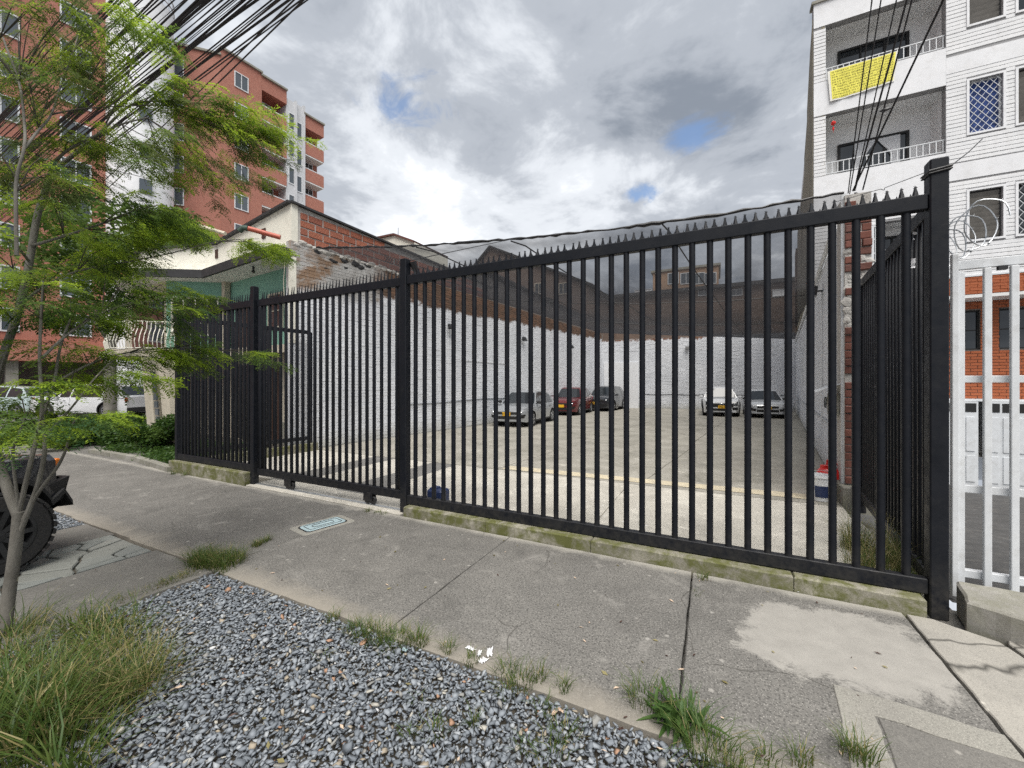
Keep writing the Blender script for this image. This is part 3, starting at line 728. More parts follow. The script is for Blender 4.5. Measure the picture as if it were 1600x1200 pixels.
# ------------------------------------------------------------------ black fence, sliding gate, returns
FT, FB = 3.03, .125            # top of top rail, bottom of bottom rail
def post_mesh(h, wd=.135):
    m = MB(); m.box((0, 0, h/2-.02), (wd, wd, h+.04), bev=.008)
    return m.mesh('post', M['black_paint'])
_rail = {}
def bar_mesh(key, dia, z0, z1, n=12, square=False):
    m = MB()
    if square: m.box((0, 0, (z0+z1)/2), (dia, dia, z1-z0), bev=dia*.18)
    else: m.tube([(0, 0, z0), (0, 0, z1)], dia/2, n)
    return m.mesh('bar', M['black_paint'], smooth=True)
BAR = bar_mesh('round', .054, .20, 2.95, 14)
BARG = bar_mesh('sq', .040, .22, 2.95, square=True)
def spike_mesh(star=True):
    m = MB(); z0 = FT-.002
    w, h = (.022, .086) if star else (.011, .125)
    t = .004
    if star:
        m.lathe([(.022, z0), (.0075, z0+h*.74), (.0045, z0+h*.86), (.0005, z0+h)], 6)
        for ang in range(0, 360, 60):                      # little barbed star at the tip
            a = math.radians(ang+30); c = Vector((0, 0, z0+h*.84))
            m.tube([c, c+Vector((math.cos(a)*.014, math.sin(a*2)*.008, math.sin(a)*.014))], [.0045, .0008], 4)
    else: m.tube([(0, 0, z0), (0, .012, z0+h)], [.013, .004], 6)
    return m.mesh('spike', M['black_paint'])
SPK, PIN = spike_mesh(), spike_mesh(False)
def teeth(x0, x1, step, n, y, h=.027):
    m = MB(); x = x0
    while x < x1:
        for k in range(1, n+1):
            c = x+step*k/(n+1); m.hexa([(c-.008, y-.008, FT-.002), (c+.008, y-.008, FT-.002), (c+.008, y+.008, FT-.002), (c-.008, y+.008, FT-.002),
                                        (c-.0008, y-.001, FT+h*rnd.uniform(.8, 1.15)), (c+.0008, y-.001, FT+h), (c+.0008, y+.001, FT+h), (c-.0008, y+.001, FT+h)])
        x += step
    return m
def inst(name, me, parent, loc, rz=0.0, jit=0.0):
    o = bpy.data.objects.new(name, me); COL.objects.link(o); o.location = loc
    o.rotation_euler = (rnd.uniform(-jit, jit), rnd.uniform(-jit, jit), rz); return world_parent(o, parent)
def rail(name, parent, a, b, z, wd, ht):
    m = MB(); a, b = Vector((*a, z)), Vector((*b, z)); L = (b-a).length
    m.box((0, 0, 0), (L, wd, ht), bev=.006); o = m.build(name, M['black_paint'], None)
    o.location = (a+b)/2; o.rotation_euler = (0, 0, math.atan2((b-a).y, (b-a).x)); return world_parent(o, parent)

FY = 4.0
XR, XM, XL, XE = 1.423, -3.564, -6.775, -9.23
fr = empty('metal_fence', (XR, FY, 0), label='long black metal fence panel topped with star spikes between the tall posts', cat='fence')
inst('post', post_mesh(3.27, .103), fr, (XR, FY, 0)); inst('post', post_mesh(3.25, .10), fr, (XM, FY, 0))
rail('top_rail', fr, (XM+.052, FY), (XR-.053, FY), 2.975, .07, .11); rail('bottom_rail', fr, (XM+.052, FY), (XR-.053, FY), .18, .07, .11)
x = XR-.165
while x > XM+.11: inst('bar', BAR, fr, (x, FY, 0), jit=.0015); x -= .1455
x = XR-.115; k = 0
while x > XM+.10: inst('spike', SPK, fr, (x, FY, 0), rnd.uniform(-.25, .25), .0025); x -= .0775
o = teeth(XM+.1, XR-.13, .0775, 3, FY).build('spike_strip', M['black_paint'], fr); o['kind'] = 'stuff'
for fx_ in (-.9, -2.35):
    m = MB(); m.box((fx_, FY, .085), (.10, .05, .09), bev=.004); m.build('foot', M['black_paint'], fr)
# return panel on the right, running back to the brick wall end
ra, rb = Vector((XR+.015, FY+.06)), Vector((1.72, 6.80)); dv = (rb-ra); L = dv.length; rzr = math.atan2(dv.y, dv.x)
rail('return_rail', fr, ra, rb, 2.975, .06, .11); rail('return_rail', fr, ra, rb, .18, .06, .11)
n = int(L/.125)
for k in range(1, n+1): q = ra+dv*(k-.3)/n; inst('return_bar', BARG, fr, (q.x, q.y, 0), rzr)
inst('return_post', post_mesh(2.95, .07), fr, (rb.x-.01, rb.y, 0), rzr)
# concrete kerb under it
kb = empty('fence_kerb', (-1, FY, 0), label='mossy concrete kerb under the long fence panel', cat='kerb')
kx = [XR-.09, .55, -1.1, -2.3, XM+.08]
for a, b in zip(kx, kx[1:]): slab('kerbstone', kb, [(b+.003, 3.875), (a-.003, 3.875), (a-.003, 4.11), (b+.003, 4.11)], -.06, .118+rnd.uniform(-.004, .004), M['kerb'], jit=.008, step=.12, inset=.012, drop=.012)

# sliding gate
sg = empty('sliding_gate', ((XM+XL)/2, FY+.02, 0), label='black sliding gate on small wheels between the two left posts', cat='gate')
gy = FY+.03
rail('top_rail', sg, (XL+.06, gy), (XM-.055, gy), 2.975, .06, .11); rail('bottom_rail', sg, (XL+.06, gy), (XM-.055, gy), .215, .06, .11)
x = XM-.17
while x > XL+.12: inst('bar', BARG, sg, (x, gy, 0), jit=.0012); x -= .1337
x = XM-.12
while x > XL+.12: inst('spike', PIN, sg, (x, gy, 0), 0, .003); x -= .0669
inst('stile', bar_mesh('stile', .075, .27, 2.92, square=True), sg, (XL+.13, gy, 0)); inst('stile', bar_mesh('stile', .05, .27, 2.92, square=True), sg, (XM-.10, gy, 0))
wm = MB(); wm.lathe([(.012, -.018), (.052, -.018), (.058, -.012), (.045, 0), (.058, .012), (.052, .018), (.012, .018)], 16, axis='y'); WM = wm.mesh('wheel', M['iron_dark'], True)
for wx in (-4.22, -5.92):
    m = MB(); m.box((wx, gy-.035, .125), (.16, .012, .12), bev=.002); m.box((wx, gy+.035, .125), (.16, .012, .12), bev=.002); m.box((wx-.01, gy, .155), (.12, .06, .02)); m.build('wheel_bracket', M['black_paint'], sg)
    for q in (-.035, .065): inst('wheel', WM, sg, (wx+q, gy, .078))

# left fence panel with its return
fl = empty('metal_fence', (XL, FY, 0), label='short black fence panel with pin spikes left of the sliding gate', cat='fence')
inst('post', post_mesh(3.25, .095), fl, (XL, FY, 0)); inst('post', post_mesh(3.03, .075), fl, (XE+.02, FY, 0))
rail('top_rail', fl, (XE+.06, FY), (XL-.05, FY), 2.975, .06, .11); rail('bottom_rail', fl, (XE+.06, FY), (XL-.05, FY), .27, .06, .11)
x = XL-.15
while x > XE+.10: inst('bar', BARG, fl, (x, FY, 0), jit=.0012); x -= .118
x = XL-.10
while x > XE+.08: inst('spike', PIN, fl, (x, FY, 0), 0, .003); x -= .059
la, lb = Vector((XE+.02, FY+.06)), Vector((-8.98, 6.66)); dv = lb-la; L = dv.length; rzl = math.atan2(dv.y, dv.x)
rail('return_rail', fl, la, lb, 2.92, .05, .09); rail('return_rail', fl, la, lb, .32, .05, .09)
n = int(L/.135)
for k in range(1, n+1): q = la+dv*(k-.4)/n; inst('return_bar', BARG, fl, (q.x, q.y, 0), rzl)
inst('return_post', post_mesh(2.93, .07), fl, (lb.x, lb.y, 0), rzl)
kl = empty('fence_kerb', (-8, FY, 0), label='taller stained concrete kerb under the short left fence panel', cat='kerb')
for a, b in ((XL-.07, -8.05), (-8.05, XE-.05)): slab('kerbstone', kl, [(b+.003, 3.88), (a-.003, 3.88), (a-.003, 4.10), (b+.003, 4.10)], -.06, .20, M['kerb'], jit=.008, step=.12, inset=.012, drop=.012)
slab('kerbstone', kl, [(-9.28, 4.11), (-9.08, 4.11), (-8.88, 6.8), (-9.06, 6.8)], -.06, .19, M['kerb'], jit=.008, step=.2, inset=.012, drop=.012)
# wire tied round the big post
wb = MB()
c = Vector((XR, FY, 3.18)); s_ = .060
loop = [c+Vector(p)*s_ for p in ((-1, -1, 0), (1, -1, .25), (1, 1, .3), (-1, 1, .1), (-1, -1, 0))]
wb.tube(loop, .008, 6); wb.tube([p+Vector((0, 0, -.018)) for p in loop], .006, 6)
e = P(1300, 318, 5.6); wb.tube([loop[0], loop[0].lerp(e, .3)-Vector((0, 0, .02)), loop[0].lerp(e, .31)-Vector((0, 0, .04)), loop[0].lerp(e, .34)-Vector((0, 0, .02)), e], .003, 5)
e = P(1535, 218, 3.4); wb.tube([loop[1], loop[1].lerp(e, .5)+Vector((0, 0, -.01)), e], .004, 5)
tag(wb.build('tie_wire', M['cable'], None, True), 'thin black wire wound round the top of the tallest post', 'wire')
# ------------------------------------------------------------------ lot walls
def wall(name, pl, u0, u1, h, mat_core, label, thick=.22):
    root = empty(name, pl.pt((u0+u1)/2, 0), label=label, cat='wall')
    pl.obox('core', mat_core, root, u0, u1, -.1, h, -thick, 0); return root
wl_ = wall('lot_wall', WL, -.2, 22.04, 5.16, M['wash_left_core'], 'long whitewashed brick wall on the house side of the parking lot')
brick_field(wl_, WL, .0, 22.04, .02, 5.15, .26, .085, .006, .010, M['wash_left'], n_ind=300, rough=.5, seed=3, name='brick')
wb_ = wall('lot_wall', WB, -.1, 11.62, 4.75, M['wash_back_core'], 'whitewashed brick wall across the back of the parking lot')
brick_field(wb_, WB, .02, 9.0, .02, 4.72, .27, .09, .007, .012, M['wash_back'], n_ind=0, rough=.6, seed=4)
brick_field(wb_, WB, 9.0, 11.5, 3.9, 4.72, .27, .09, .007, .012, M['wash_back'], n_ind=0, rough=.6, seed=5)
WB.obox('render_panel', M['white_wall'], wb_, 9.02, 11.35, .0, 3.15, .0, .05)
wr_ = wall('lot_wall', WR, .06, 22.3, 4.12, M['wash_right_core'], 'whitewashed brick wall on the apartment side of the parking lot')
brick_field(wr_, WR, .09, 22.2, .02, 4.1, .26, .085, .006, .010, M['wash_right'], n_ind=150, rough=.5, seed=6)
WR.obox('edge_strip', M['white_paint'], wr_, .0, .055, .05, 4.3, -.02, .045)
# broken brick end of that wall
pe = empty('brick_pier', (1.75, 7.05, 0), label='rough broken red brick pier closing the right wall by the fence return', cat='pier')
WP = Plane((1.87, 7.06), (-1, -.0)); W_ = .28
m = MB(); WP.box(m, -.0, .285, .26, 4.26, -.4, 0); m.build('core', M['mortar'], pe)
cz = .28; pr = random.Random(9); k = 0
units = [brick_unit('brick', M['red_brick'], 60+i, .04, .09).mesh('brick', M['red_brick']) for i in range(4)]
while cz < 4.16:
    rowh = .108; cuts = [(.0, .155), (.17, .285)] if k % 2 else [(.0, .10), (.115, .285)]
    for a, b in cuts:
        mid = 2.35 < cz < 3.45
        if mid and pr.random() < .62: continue               # bricks lost behind lumps of mortar
        if not mid and pr.random() < .06: continue
        c = WP.pt((a+b)/2, cz+rowh/2-.005); o = bpy.data.objects.new('brick', units[pr.randrange(4)]); COL.objects.link(o)
        o.location = c; o.rotation_euler = (pr.uniform(-.05, .05), pr.uniform(-.03, .03), WP.rz+pr.uniform(-.06, .06)); o.scale = (b-a, pr.uniform(.012, .05), rowh-.012); world_parent(o, pe)
    cz += rowh; k += 1
def lump(mb, c, r, n=2, seed=0, sq=(1, 1, 1)):
    bm = bmesh.new(); bmesh.ops.create_icosphere(bm, subdivisions=n, radius=1); rr = random.Random(seed)
    ph = [Vector((rr.uniform(-3, 3), rr.uniform(-3, 3), rr.uniform(-3, 3))) for _ in range(4)]
    i = len(mb.v)
    for v in bm.verts:
        k = 1+sum(math.sin(v.co.dot(p)*1.7+p.x) for p in ph)*.11
        mb.v.append((c[0]+v.co.x*r*sq[0]*k, c[1]+v.co.y*r*sq[1]*k, c[2]+v.co.z*r*sq[2]*k))
    for f in bm.faces: mb.face([i+v.index for v in f.verts])
    bm.free()
m = MB()
for k in range(46):
    c = WP.pt(pr.uniform(.02, .27), pr.uniform(2.3, 3.5), .0); lump(m, c, pr.uniform(.02, .065), 2, k, (1, .35, 1.2))
m.build('mortar_lumps', M['mortar'], pe)
m = MB(); m.prism(rough_poly([(1.52, 6.86), (1.92, 6.86), (1.92, 7.5), (1.52, 7.5)], .15, .008), -.08, .26, .015, .015); m.build('plinth', M['kerb_grey'], pe)

# ------------------------------------------------------------------ green two-storey house on the left
hs = empty('house', (-10.5, 8, 0), label='green two storey house with cream parapet and dark rimmed eaves', cat='house')
hc = (-9.23, 6.32)
# side parapet of big clay blocks, standing on the lot wall
def utop(u): return 6.05-.042*(22.04-u)
m = MB()
for a, b in ((21.9, 14.0),):
    q = [WL.pt(a, 5.17, -.16), WL.pt(b, 5.17, -.16), WL.pt(b, 5.17, -.012), WL.pt(a, 5.17, -.012), WL.pt(a, utop(a), -.16), WL.pt(b, utop(b), -.16), WL.pt(b, utop(b), -.012), WL.pt(a, utop(a), -.012)]
    m.hexa(q)
m.build('side_parapet', M['mortar'], hs)
BK = [brick_unit('block', M['clay_block'], 80+i, .02, .04).mesh('block', M['clay_block']) for i in range(4)]
z = 5.18; k = 0; br = random.Random(21)
while z < 5.95:
    u = 21.80-(.2 if k % 2 else 0)
    if k % 2: u += .2
    first = .18 if k % 2 else .37
    while u > 14.2:
        wd = first if u > 21.7 else .37
        if z+.17 < utop(u-wd):
            c = WL.pt(u-wd/2, z+.083, -.012)
            if k == 1 and 18.2 < u < 19.4: u -= wd+.034; continue
            o = bpy.data.objects.new('block', BK[br.randrange(4)]); COL.objects.link(o); o.location = c
            o.rotation_euler = (br.uniform(-.02, .02), br.uniform(-.015, .015), WL.rz); o.scale = (wd, .018*br.uniform(.7, 1.5), .160); world_parent(o, hs)
        u -= wd+.034
    z += .19; k += 1
for k in range(3):                                          # pierced vent blocks
    u = 19.2-k*.4; m = MB(); WL.box(m, u-.36, u, 5.37, 5.545, -.012, -.004); m.build('vent_block', M['ink'], hs)
    m = MB()
    for q in range(4):
        for s in (-1, 1):
            a = WL.pt(u-.045-q*.09-.04*s, 5.375, .0); b = WL.pt(u-.045-q*.09+.04*s, 5.54, .0); m.bar(a, b, .012, .014, up=(1, 0, 0))
    m.build('vent_lattice', M['clay_block'], hs)
m = MB(); a, b = WL.pt(22.06, utop(22.06)+.03, -.08), WL.pt(13.5, utop(13.5)+.03, -.08); m.bar(a, b, .3, .05); m.build('parapet_cap', M['dark_trim'], hs)
# black tar lumps and rough mortar along the cloth's edge
m = MB(); tr = random.Random(4)
for (px, py, r_) in ((498, 396, .16), (522, 409, .16), (540, 409, .19), (558, 414, .26), (566, 420, .18), (577, 417, .18), (510, 421, .1), (541, 420, .1)):
    u, z = WL.uz(px, py); lump(m, WL.pt(u, z, .0), r_*.72, 2, tr.randrange(99), (.16, 1.25, .5))
m.build('tar_patch', M['dark_trim'], hs)
m = MB()
for k in range(26):
    u = 21.9-k*.16; lump(m, WL.pt(u, 5.12+tr.uniform(-.05, .05), .0), tr.uniform(.06, .12), 2, k, (.4, 1.3, .7))
m.build('mortar_ridge', M['mortar'], hs)
# front: parapet, eaves, walls
def strip_wall(name, mat, pts, z0, z1, th=.15, parent=hs, ztops=None):
    m = MB()
    for i, (a, b) in enumerate(zip(pts, pts[1:])):
        a, b = Vector(a), Vector(b); d = (b-a).normalized(); n = Vector((-d.y, d.x))*th
        za, zb = (z1, z1) if ztops is None else (ztops[i], ztops[i+1])
        m.hexa([(*a, z0), (*b, z0), (*(b+n), z0), (*(a+n), z0), (*a, za), (*b, zb), (*(b+n), zb), (*(a+n), za)])
    return m.build(name, mat, parent)
par = [(-18, 6.15), (-15.2, 5.75), (-13.3, 6.75), (-9.23, 6.33)]
strip_wall('front_parapet', M['cream_wall'], par, 4.93, 6.0, .16, ztops=[5.5, 5.62, 5.80, 6.05])
m = MB()
for (a, b), (za, zb) in zip(zip(par, par[1:]), ((5.5, 5.62), (5.62, 5.80), (5.80, 6.05))):
    m.bar((a[0], a[1]+.05, za+.03), (b[0], b[1]+.05, zb+.03), .30, .06)
m.build('parapet_cap', M['dark_trim'], hs)
for px, py in ((413, 366), (339, 398), (391, 383)):          # small pierced ventilation blocks
    c = onL(px, py, (-13.3, 6.75), (4.07, -.42)); m = MB(); m.box((c.x, c.y-.01, c.z), (.16, .03, .26)); m.build('vent_block', M['wood_dark'], hs)
arc = [(-15.35+.55*math.cos(t), 5.9+.55*math.sin(t)) for t in np.linspace(math.radians(250), math.radians(290), 5)]
eave = [(-17.5, 6.0), (-16.2, 5.45)]+[(-15.8, 5.30), (-15.3, 5.24), (-14.8, 5.36)]+[(-13.25, 6.38), (-9.28, 5.98)]
inner = [(-9.30, 7.2), (-13.2, 7.2), (-17.5, 7.2)]
m = MB(); m.prism([(x, y) for x, y in eave]+inner, 4.72, 4.92); m.build('eave_slab', M['soffit'], hs)
fa = MB()
for a, b in zip(eave, eave[1:]): fa.bar((a[0], a[1]-.03, 4.83), (b[0], b[1]-.03, 4.83), .07, .23)
fa.bar((-9.26, 5.95, 4.83), (-9.26, 6.30, 4.83), .05, .23)
fa.build('fascia', M['dark_trim'], hs)
g1 = [(-14.6, 6.05), (-13.17, 7.06), (-9.2, 6.72)]
strip_wall('upper_wall', M['green_wall'], g1, 2.65, 4.72, .12)
strip_wall('upper_wall', M['cream_dull'], [(-18, 6.3), (-14.6, 6.05)], 2.65, 4.72, .12)
m = MB(); m.hexa([(-17.2, 6.20, 2.68), (-14.75, 6.03, 2.68), (-14.75, 6.05, 2.68), (-17.2, 6.22, 2.68), (-17.2, 6.20, 4.2), (-14.75, 6.03, 4.2), (-14.75, 6.05, 4.2), (-17.2, 6.22, 4.2)]); m.build('porch_dark_sheet', M['glass'], hs)  # dark glass sheet added as backdrop, standing in for the dim open porch
m = MB(); m.prism([(-17.5, 5.5), (-15.4, 5.1), (-14.3, 5.5), (-13.2, 6.6), (-9.27, 6.42), (-9.27, 7.2), (-17.5, 7.2)], 2.45, 2.65); m.build('balcony_slab', M['cream_dull'], hs)
m = MB(); m.box((-9.27, 6.38, 3.7), (.13, .12, 2.1)); m.build('corner_pilaster', M['cream_wall'], hs)
m = MB(); m.box((-13.2, 6.95, 3.7), (.16, .16, 2.1)); m.build('pilaster', M['cream_dull'], hs)
lw = Plane((-9.2, 7.02), (-1, .07))                          # ground floor front, u to the left, w<0 is towards the street
strip_wall('lower_wall', M['cream_dull'], [(-18, 7.35), (-9.2, 7.04)], -.05, 2.45, .12)
def on_low(px, py): q = onL(px, py, (-9.2, 7.04), (-1, .035)); return q
def panel(name, mat, x0, x1, z0, z1, yoff, th=.03, parent=hs):
    m = MB(); yy = lambda x: 7.04-(x+9.2)*.035-yoff
    m.hexa([(x0, yy(x0), z0), (x1, yy(x1), z0), (x1, yy(x1)-th, z0), (x0, yy(x0)-th, z0), (x0, yy(x0), z1), (x1, yy(x1), z1), (x1, yy(x1)-th, z1), (x0, yy(x0)-th, z1)])
    return m.build(name, mat, parent)
panel('beam', M['peach'], -10.4, -9.24, 2.12, 2.44, .0); panel('shutter_box', M['dark_green'], -10.4, -9.36, 1.72, 2.10, .0, .06)
panel('door_jamb', M['peach'], -9.34, -9.25, .05, 2.10, .0, .05)
m = MB()
for k in range(15): z = .98+k*.052; m.hexa([(-10.35, 6.96, z), (-9.4, 6.93, z), (-9.4, 6.90, z+.01), (-10.35, 6.93, z+.01), (-10.35, 6.99, z+.03), (-9.4, 6.96, z+.03), (-9.4, 6.93, z+.035), (-10.35, 6.96, z+.035)])
m.build('louvre_slats', M['iron_dark'], hs); panel('louvre_recess', M['ink'], -10.36, -9.38, .95, 1.72, .0, .01)
panel('base_course', M['kerb_grey'], -12, -9.24, 0, .6, .002, .02)
for x0, x1, z1, mt in ((-11.35, -10.75, 2.2, 'wood_dark'), (-12.9, -11.9, 2.2, 'iron_dark')): panel('door', M[mt], x0, x1, .02, z1, .0, .04)
# upper windows
def frame_window(parent, pl, u0, u1, z0, z1, frame_mat, pane_mat, nu=2, nz=2, w=.0, th=.05, fw=.05, name='window', proud=.03, sub=True):
    f = MB()
    for a, b, c, d in ((u0, u0+fw, z0, z1), (u1-fw, u1, z0, z1), (u0+fw, u1-fw, z0, z0+fw), (u0+fw, u1-fw, z1-fw, z1)): pl.box(f, a, b, c, d, w, w+th)
    for k in range(1, nu): u = u0+(u1-u0)*k/nu; pl.box(f, u-fw*.35, u+fw*.35, z0+fw, z1-fw, w, w+th*.8)
    for k in range(1, nz): z = z0+(z1-z0)*k/nz; pl.box(f, u0+fw, u1-fw, z-fw*.3, z+fw*.3, w, w+th*.7)
    fo = f.build(name, frame_mat, parent); p = MB(); pl.box(p, u0+fw*.5, u1-fw*.5, z0+fw*.5, z1-fw*.5, w-.01, w+.012)
    p.build('pane', pane_mat, fo) if sub else p.build('pane', pane_mat, parent)
    return fo
up = Plane((-9.2, 6.72), (-3.97, .34)); up = Plane((-13.17, 7.06), (3.97, -.34)); up.n = -up.n
def up_uz(px, py): return up.uz(px, py)
a, b = up.uz(421, 450), up.uz(445, 450); frame_window(hs, up, a[0], b[0]-.05, 3.15, 4.1, M['cream_dull'], M['glass'], 2, 2)
a, b = up.uz(374, 466), up.uz(389, 466); frame_window(hs, up, a[0], b[0], 2.7, 3.9, M['wood_dark'], M['wood_dark'], 2, 1)
bay = Plane((-14.6, 6.05), (1.43, 1.01)); bay.n = -bay.n
frame_window(hs, bay, .15, 1.45, 3.1, 4.25, M['cream_wall'], M['ink'], 4, 3)
# belly-bar balcony railing and the splayed pillar under it
m = MB(); br_ = [(-15.9, 5.25), (-15.2, 5.12), (-14.5, 5.35), (-13.6, 6.2)]
for k in range(3):
    a, b = Vector(br_[k]), Vector(br_[k+1]); n = int((b-a).length/.10)
    for i in range(n):
        q = a.lerp(b, i/n); d = (b-a).normalized(); o_ = Vector((d.y, -d.x))
        pts = [(*(q+o_*w_), z) for z, w_ in ((2.66, .12), (2.85, .16), (3.05, .10), (3.22, .0), (3.42, -.02))]
        m.tube(pts, .011, 5)
    for z, w_ in ((3.42, -.02), (2.66, .12)): m.tube([(*(a+Vector((d.y, -d.x))*w_), z), (*(b+Vector((d.y, -d.x))*w_), z)], .014, 5)
m.build('balcony_railing', M['cream_wall'], hs)
m = MB(); p = [onY(238, 600, 6.0), onY(256, 600, 6.0), onY(277, 600, 6.0)]
for (a, b) in ((onY(236, 596, 5.4), onY(250, 656, 5.4)), (onY(262, 596, 5.4), onY(272, 656, 5.4))):
    m.hexa([(a.x-.14, 5.4, 0), (a.x+.30, 5.4, 0), (a.x+.30, 5.7, 0), (a.x-.14, 5.7, 0), (a.x-.32, 5.3, 2.45), (a.x+.12, 5.3, 2.45), (a.x+.12, 5.7, 2.45), (a.x-.32, 5.7, 2.45)])
m.build('splayed_pillar', M['cream_dull'], hs)
m = MB()
for k in range(9): z = .3+k*.2; a = onY(249+k*-1.2, 600, 5.36); m.box((a.x, 5.36, z), (.17, .03, .17))
m.build('glass_block', M['glass_far'], hs)
# roof behind the parapet (closes the box)
m = MB(); m.prism([(-18, 6.6), (-13.3, 6.95), (-9.45, 6.6), (-8.75, 14.0), (-18, 14.5)], 4.95, 5.15); m.build('roof', M['dark_trim'], hs)
m = MB(); m.prism([(-18, 7.5), (-9.3, 7.25), (-8.6, 14.0), (-18, 14.5)], 0, 4.9); m.build('body', M['cream_dull'], hs)
# terracotta drain pipe with green elbow leaving the parapet
c = P(438, 372, 9.4); d = P(388, 358, 9.2); e = P(440, 385, 9.3)
m = MB(); m.tube([c, d], .055, 10); m.build('drain_pipe', M['red_pipe'], hs, True)
m = MB(); m.tube([d, P(380, 357, 9.2), P(374, 362, 9.2)], .06, 10); m.build('pipe_elbow', M['dark_green'], hs, True)
m = MB(); m.tube([P(312, 354, 11), P(352, 366, 10.6)], .045, 8); m.build('drain_pipe', M['cream_dull'], hs, True)
m = MB(); m.tube([P(160, 425, 10.8), P(197, 430, 10.8)], .05, 8); m.build('drain_pipe', M['red_pipe'], hs, True)
m = MB(); q = P(396, 423, 10.4); m.tube([q, q+Vector((0, 0, .1))], .03, 8); m.lathe([(.01, -.08), (.05, -.04), (.02, .0)], 10, q); m.build('ceiling_lamp', M['iron_dark'], hs, True)
m = MB(); ax = M['cable']; m.tube([P(446, 398, 9.4), P(443, 440, 9.5), P(446, 520, 9.6)], .008, 5); m.build('cable_drop', M['cream_dull'], hs)
# ------------------------------------------------------------------ white apartment building on the right
FYW = 13.5
PW = Plane((11.0, FYW), (-1, 0))                 # facade; u = 11 - x
wbd = empty('apartment_building', (6.5, 16, -.8), label='white brick apartment building with recessed balconies and orange brick ground floor', cat='building')
U = lambda x: 11.0-x
xl, ztop = 2.36, 11.95
bal = [(2.625, 4.97, 7.25, 8.90), (2.625, 4.97, 9.80, 11.30), (3.80, 4.97, 4.72, 5.80)]
wins = [(5.37, 5.93, 7.62, 8.87, 'curtain'), (6.17, 6.78, 7.62, 8.87, 'louvre'), (5.37, 5.93, 5.08, 6.24, 'louvre'), (6.17, 6.78, 5.08, 6.24, 'lattice'),
        (5.37, 5.93, 10.2, 11.42, 'louvre'), (6.17, 6.78, 10.2, 11.42, 'dark'), (7.6, 8.9, 7.62, 8.87, 'dark'), (7.6, 8.9, 5.08, 6.24, 'dark')]
holes = [(U(b), U(a), c, d) for a, b, c, d in bal]+[(U(b), U(a), c, d) for a, b, c, d, _ in wins]
m = MB()
for u0, u1, z0, z1 in PW.rect_minus(0, U(xl), 4.22, ztop, holes): PW.box(m, u0, u1, z0, z1, -.20, 0)
m.build('facade', M['joint_grey'], wbd)
# smooth plastered bands at floor level, brick courses elsewhere
bands = [(0, U(2.625), 6.33, 7.25), (0, U(2.625), 8.93, 9.62), (0, U(2.625), 11.42, 11.95), (U(4.97), U(xl), 6.0, 7.25), (U(4.97), U(xl), 8.90, 9.80), (U(4.97), U(xl), 11.3, 11.95)]
bands = [(U(4.97), U(xl), 6.0, 7.25), (U(4.97), U(xl), 8.90, 9.80), (U(4.97), U(xl), 11.3, 11.95), (0, U(4.97), 11.55, 11.95), (0, U(4.97), 6.55, 6.95), (0, U(4.97), 9.15, 9.55)]
for b in bands: PW.obox('plaster_band', M['white_wall'], wbd, b[0]+.002, b[1], b[2], b[3], .0, .016)
grow = [(h[0]-.045, h[1]+.045, h[2]-.045, h[3]+.045) for h in holes[len(bal):]]
brick_field(wbd, PW, 0, U(xl), 4.24, ztop-.01, 1, .0945, .010, .013, M['white_brick'], holes=holes[:len(bal)]+bands+grow, course=True, name='course')
for h in holes[len(bal):]:
    m = MB()
    for a, b, c, d in ((h[0]-.045, h[0], h[2]-.045, h[3]+.045), (h[1], h[1]+.045, h[2]-.045, h[3]+.045), (h[0], h[1], h[3], h[3]+.045), (h[0], h[1], h[2]-.045, h[2])): PW.box(m, a, b, c, d, .0, .028)
    m.build('window_surround', M['white_wall'], wbd)
m = MB(); PW.box(m, -.05, U(xl)+.05, ztop, ztop+.07, -.25, .06); m.build('parapet_cap', M['kerb_grey'], wbd)
# body, old rendered side wall, roof
m = MB(); m.hexa([(11, 14.6, -.8), (11, 30, -.8), (4.5, 30, -.8), (2.60, 14.6, -.8), (11, 14.6, ztop-.3), (11, 30, ztop-.3), (4.5, 30, ztop-.3), (2.60, 14.6, ztop-.3)]); m.build('body', M['white_wall'], wbd)
PS = Plane((xl-.002, FYW+.02), (.118, .993))
m = MB(); h = 8
us = [0, 1.1, 2.3, 3.6, 5.0]; zs_ = [11.6, 11.45, 10.4, 9.5, 8.6]
for i in range(4):
    m.hexa([PS.pt(us[i], 4.13, -.25), PS.pt(us[i+1], 4.13, -.25), PS.pt(us[i+1], 4.13, .02+.02*i), PS.pt(us[i], 4.13, .02), PS.pt(us[i], zs_[i], -.25), PS.pt(us[i+1], zs_[i+1], -.25), PS.pt(us[i+1], zs_[i+1], .02+.02*i), PS.pt(us[i], zs_[i], .02)])
PS.box(m, 5.0, 9.0, 4.13, 8.55, -.25, .10); m.build('side_wall', M['old_render'], wbd)
m = MB(); PS.box(m, 9.02, 10.4, 4.13, 7.9, -.2, .16); m.build('side_wall', M['far_brick'], wbd)
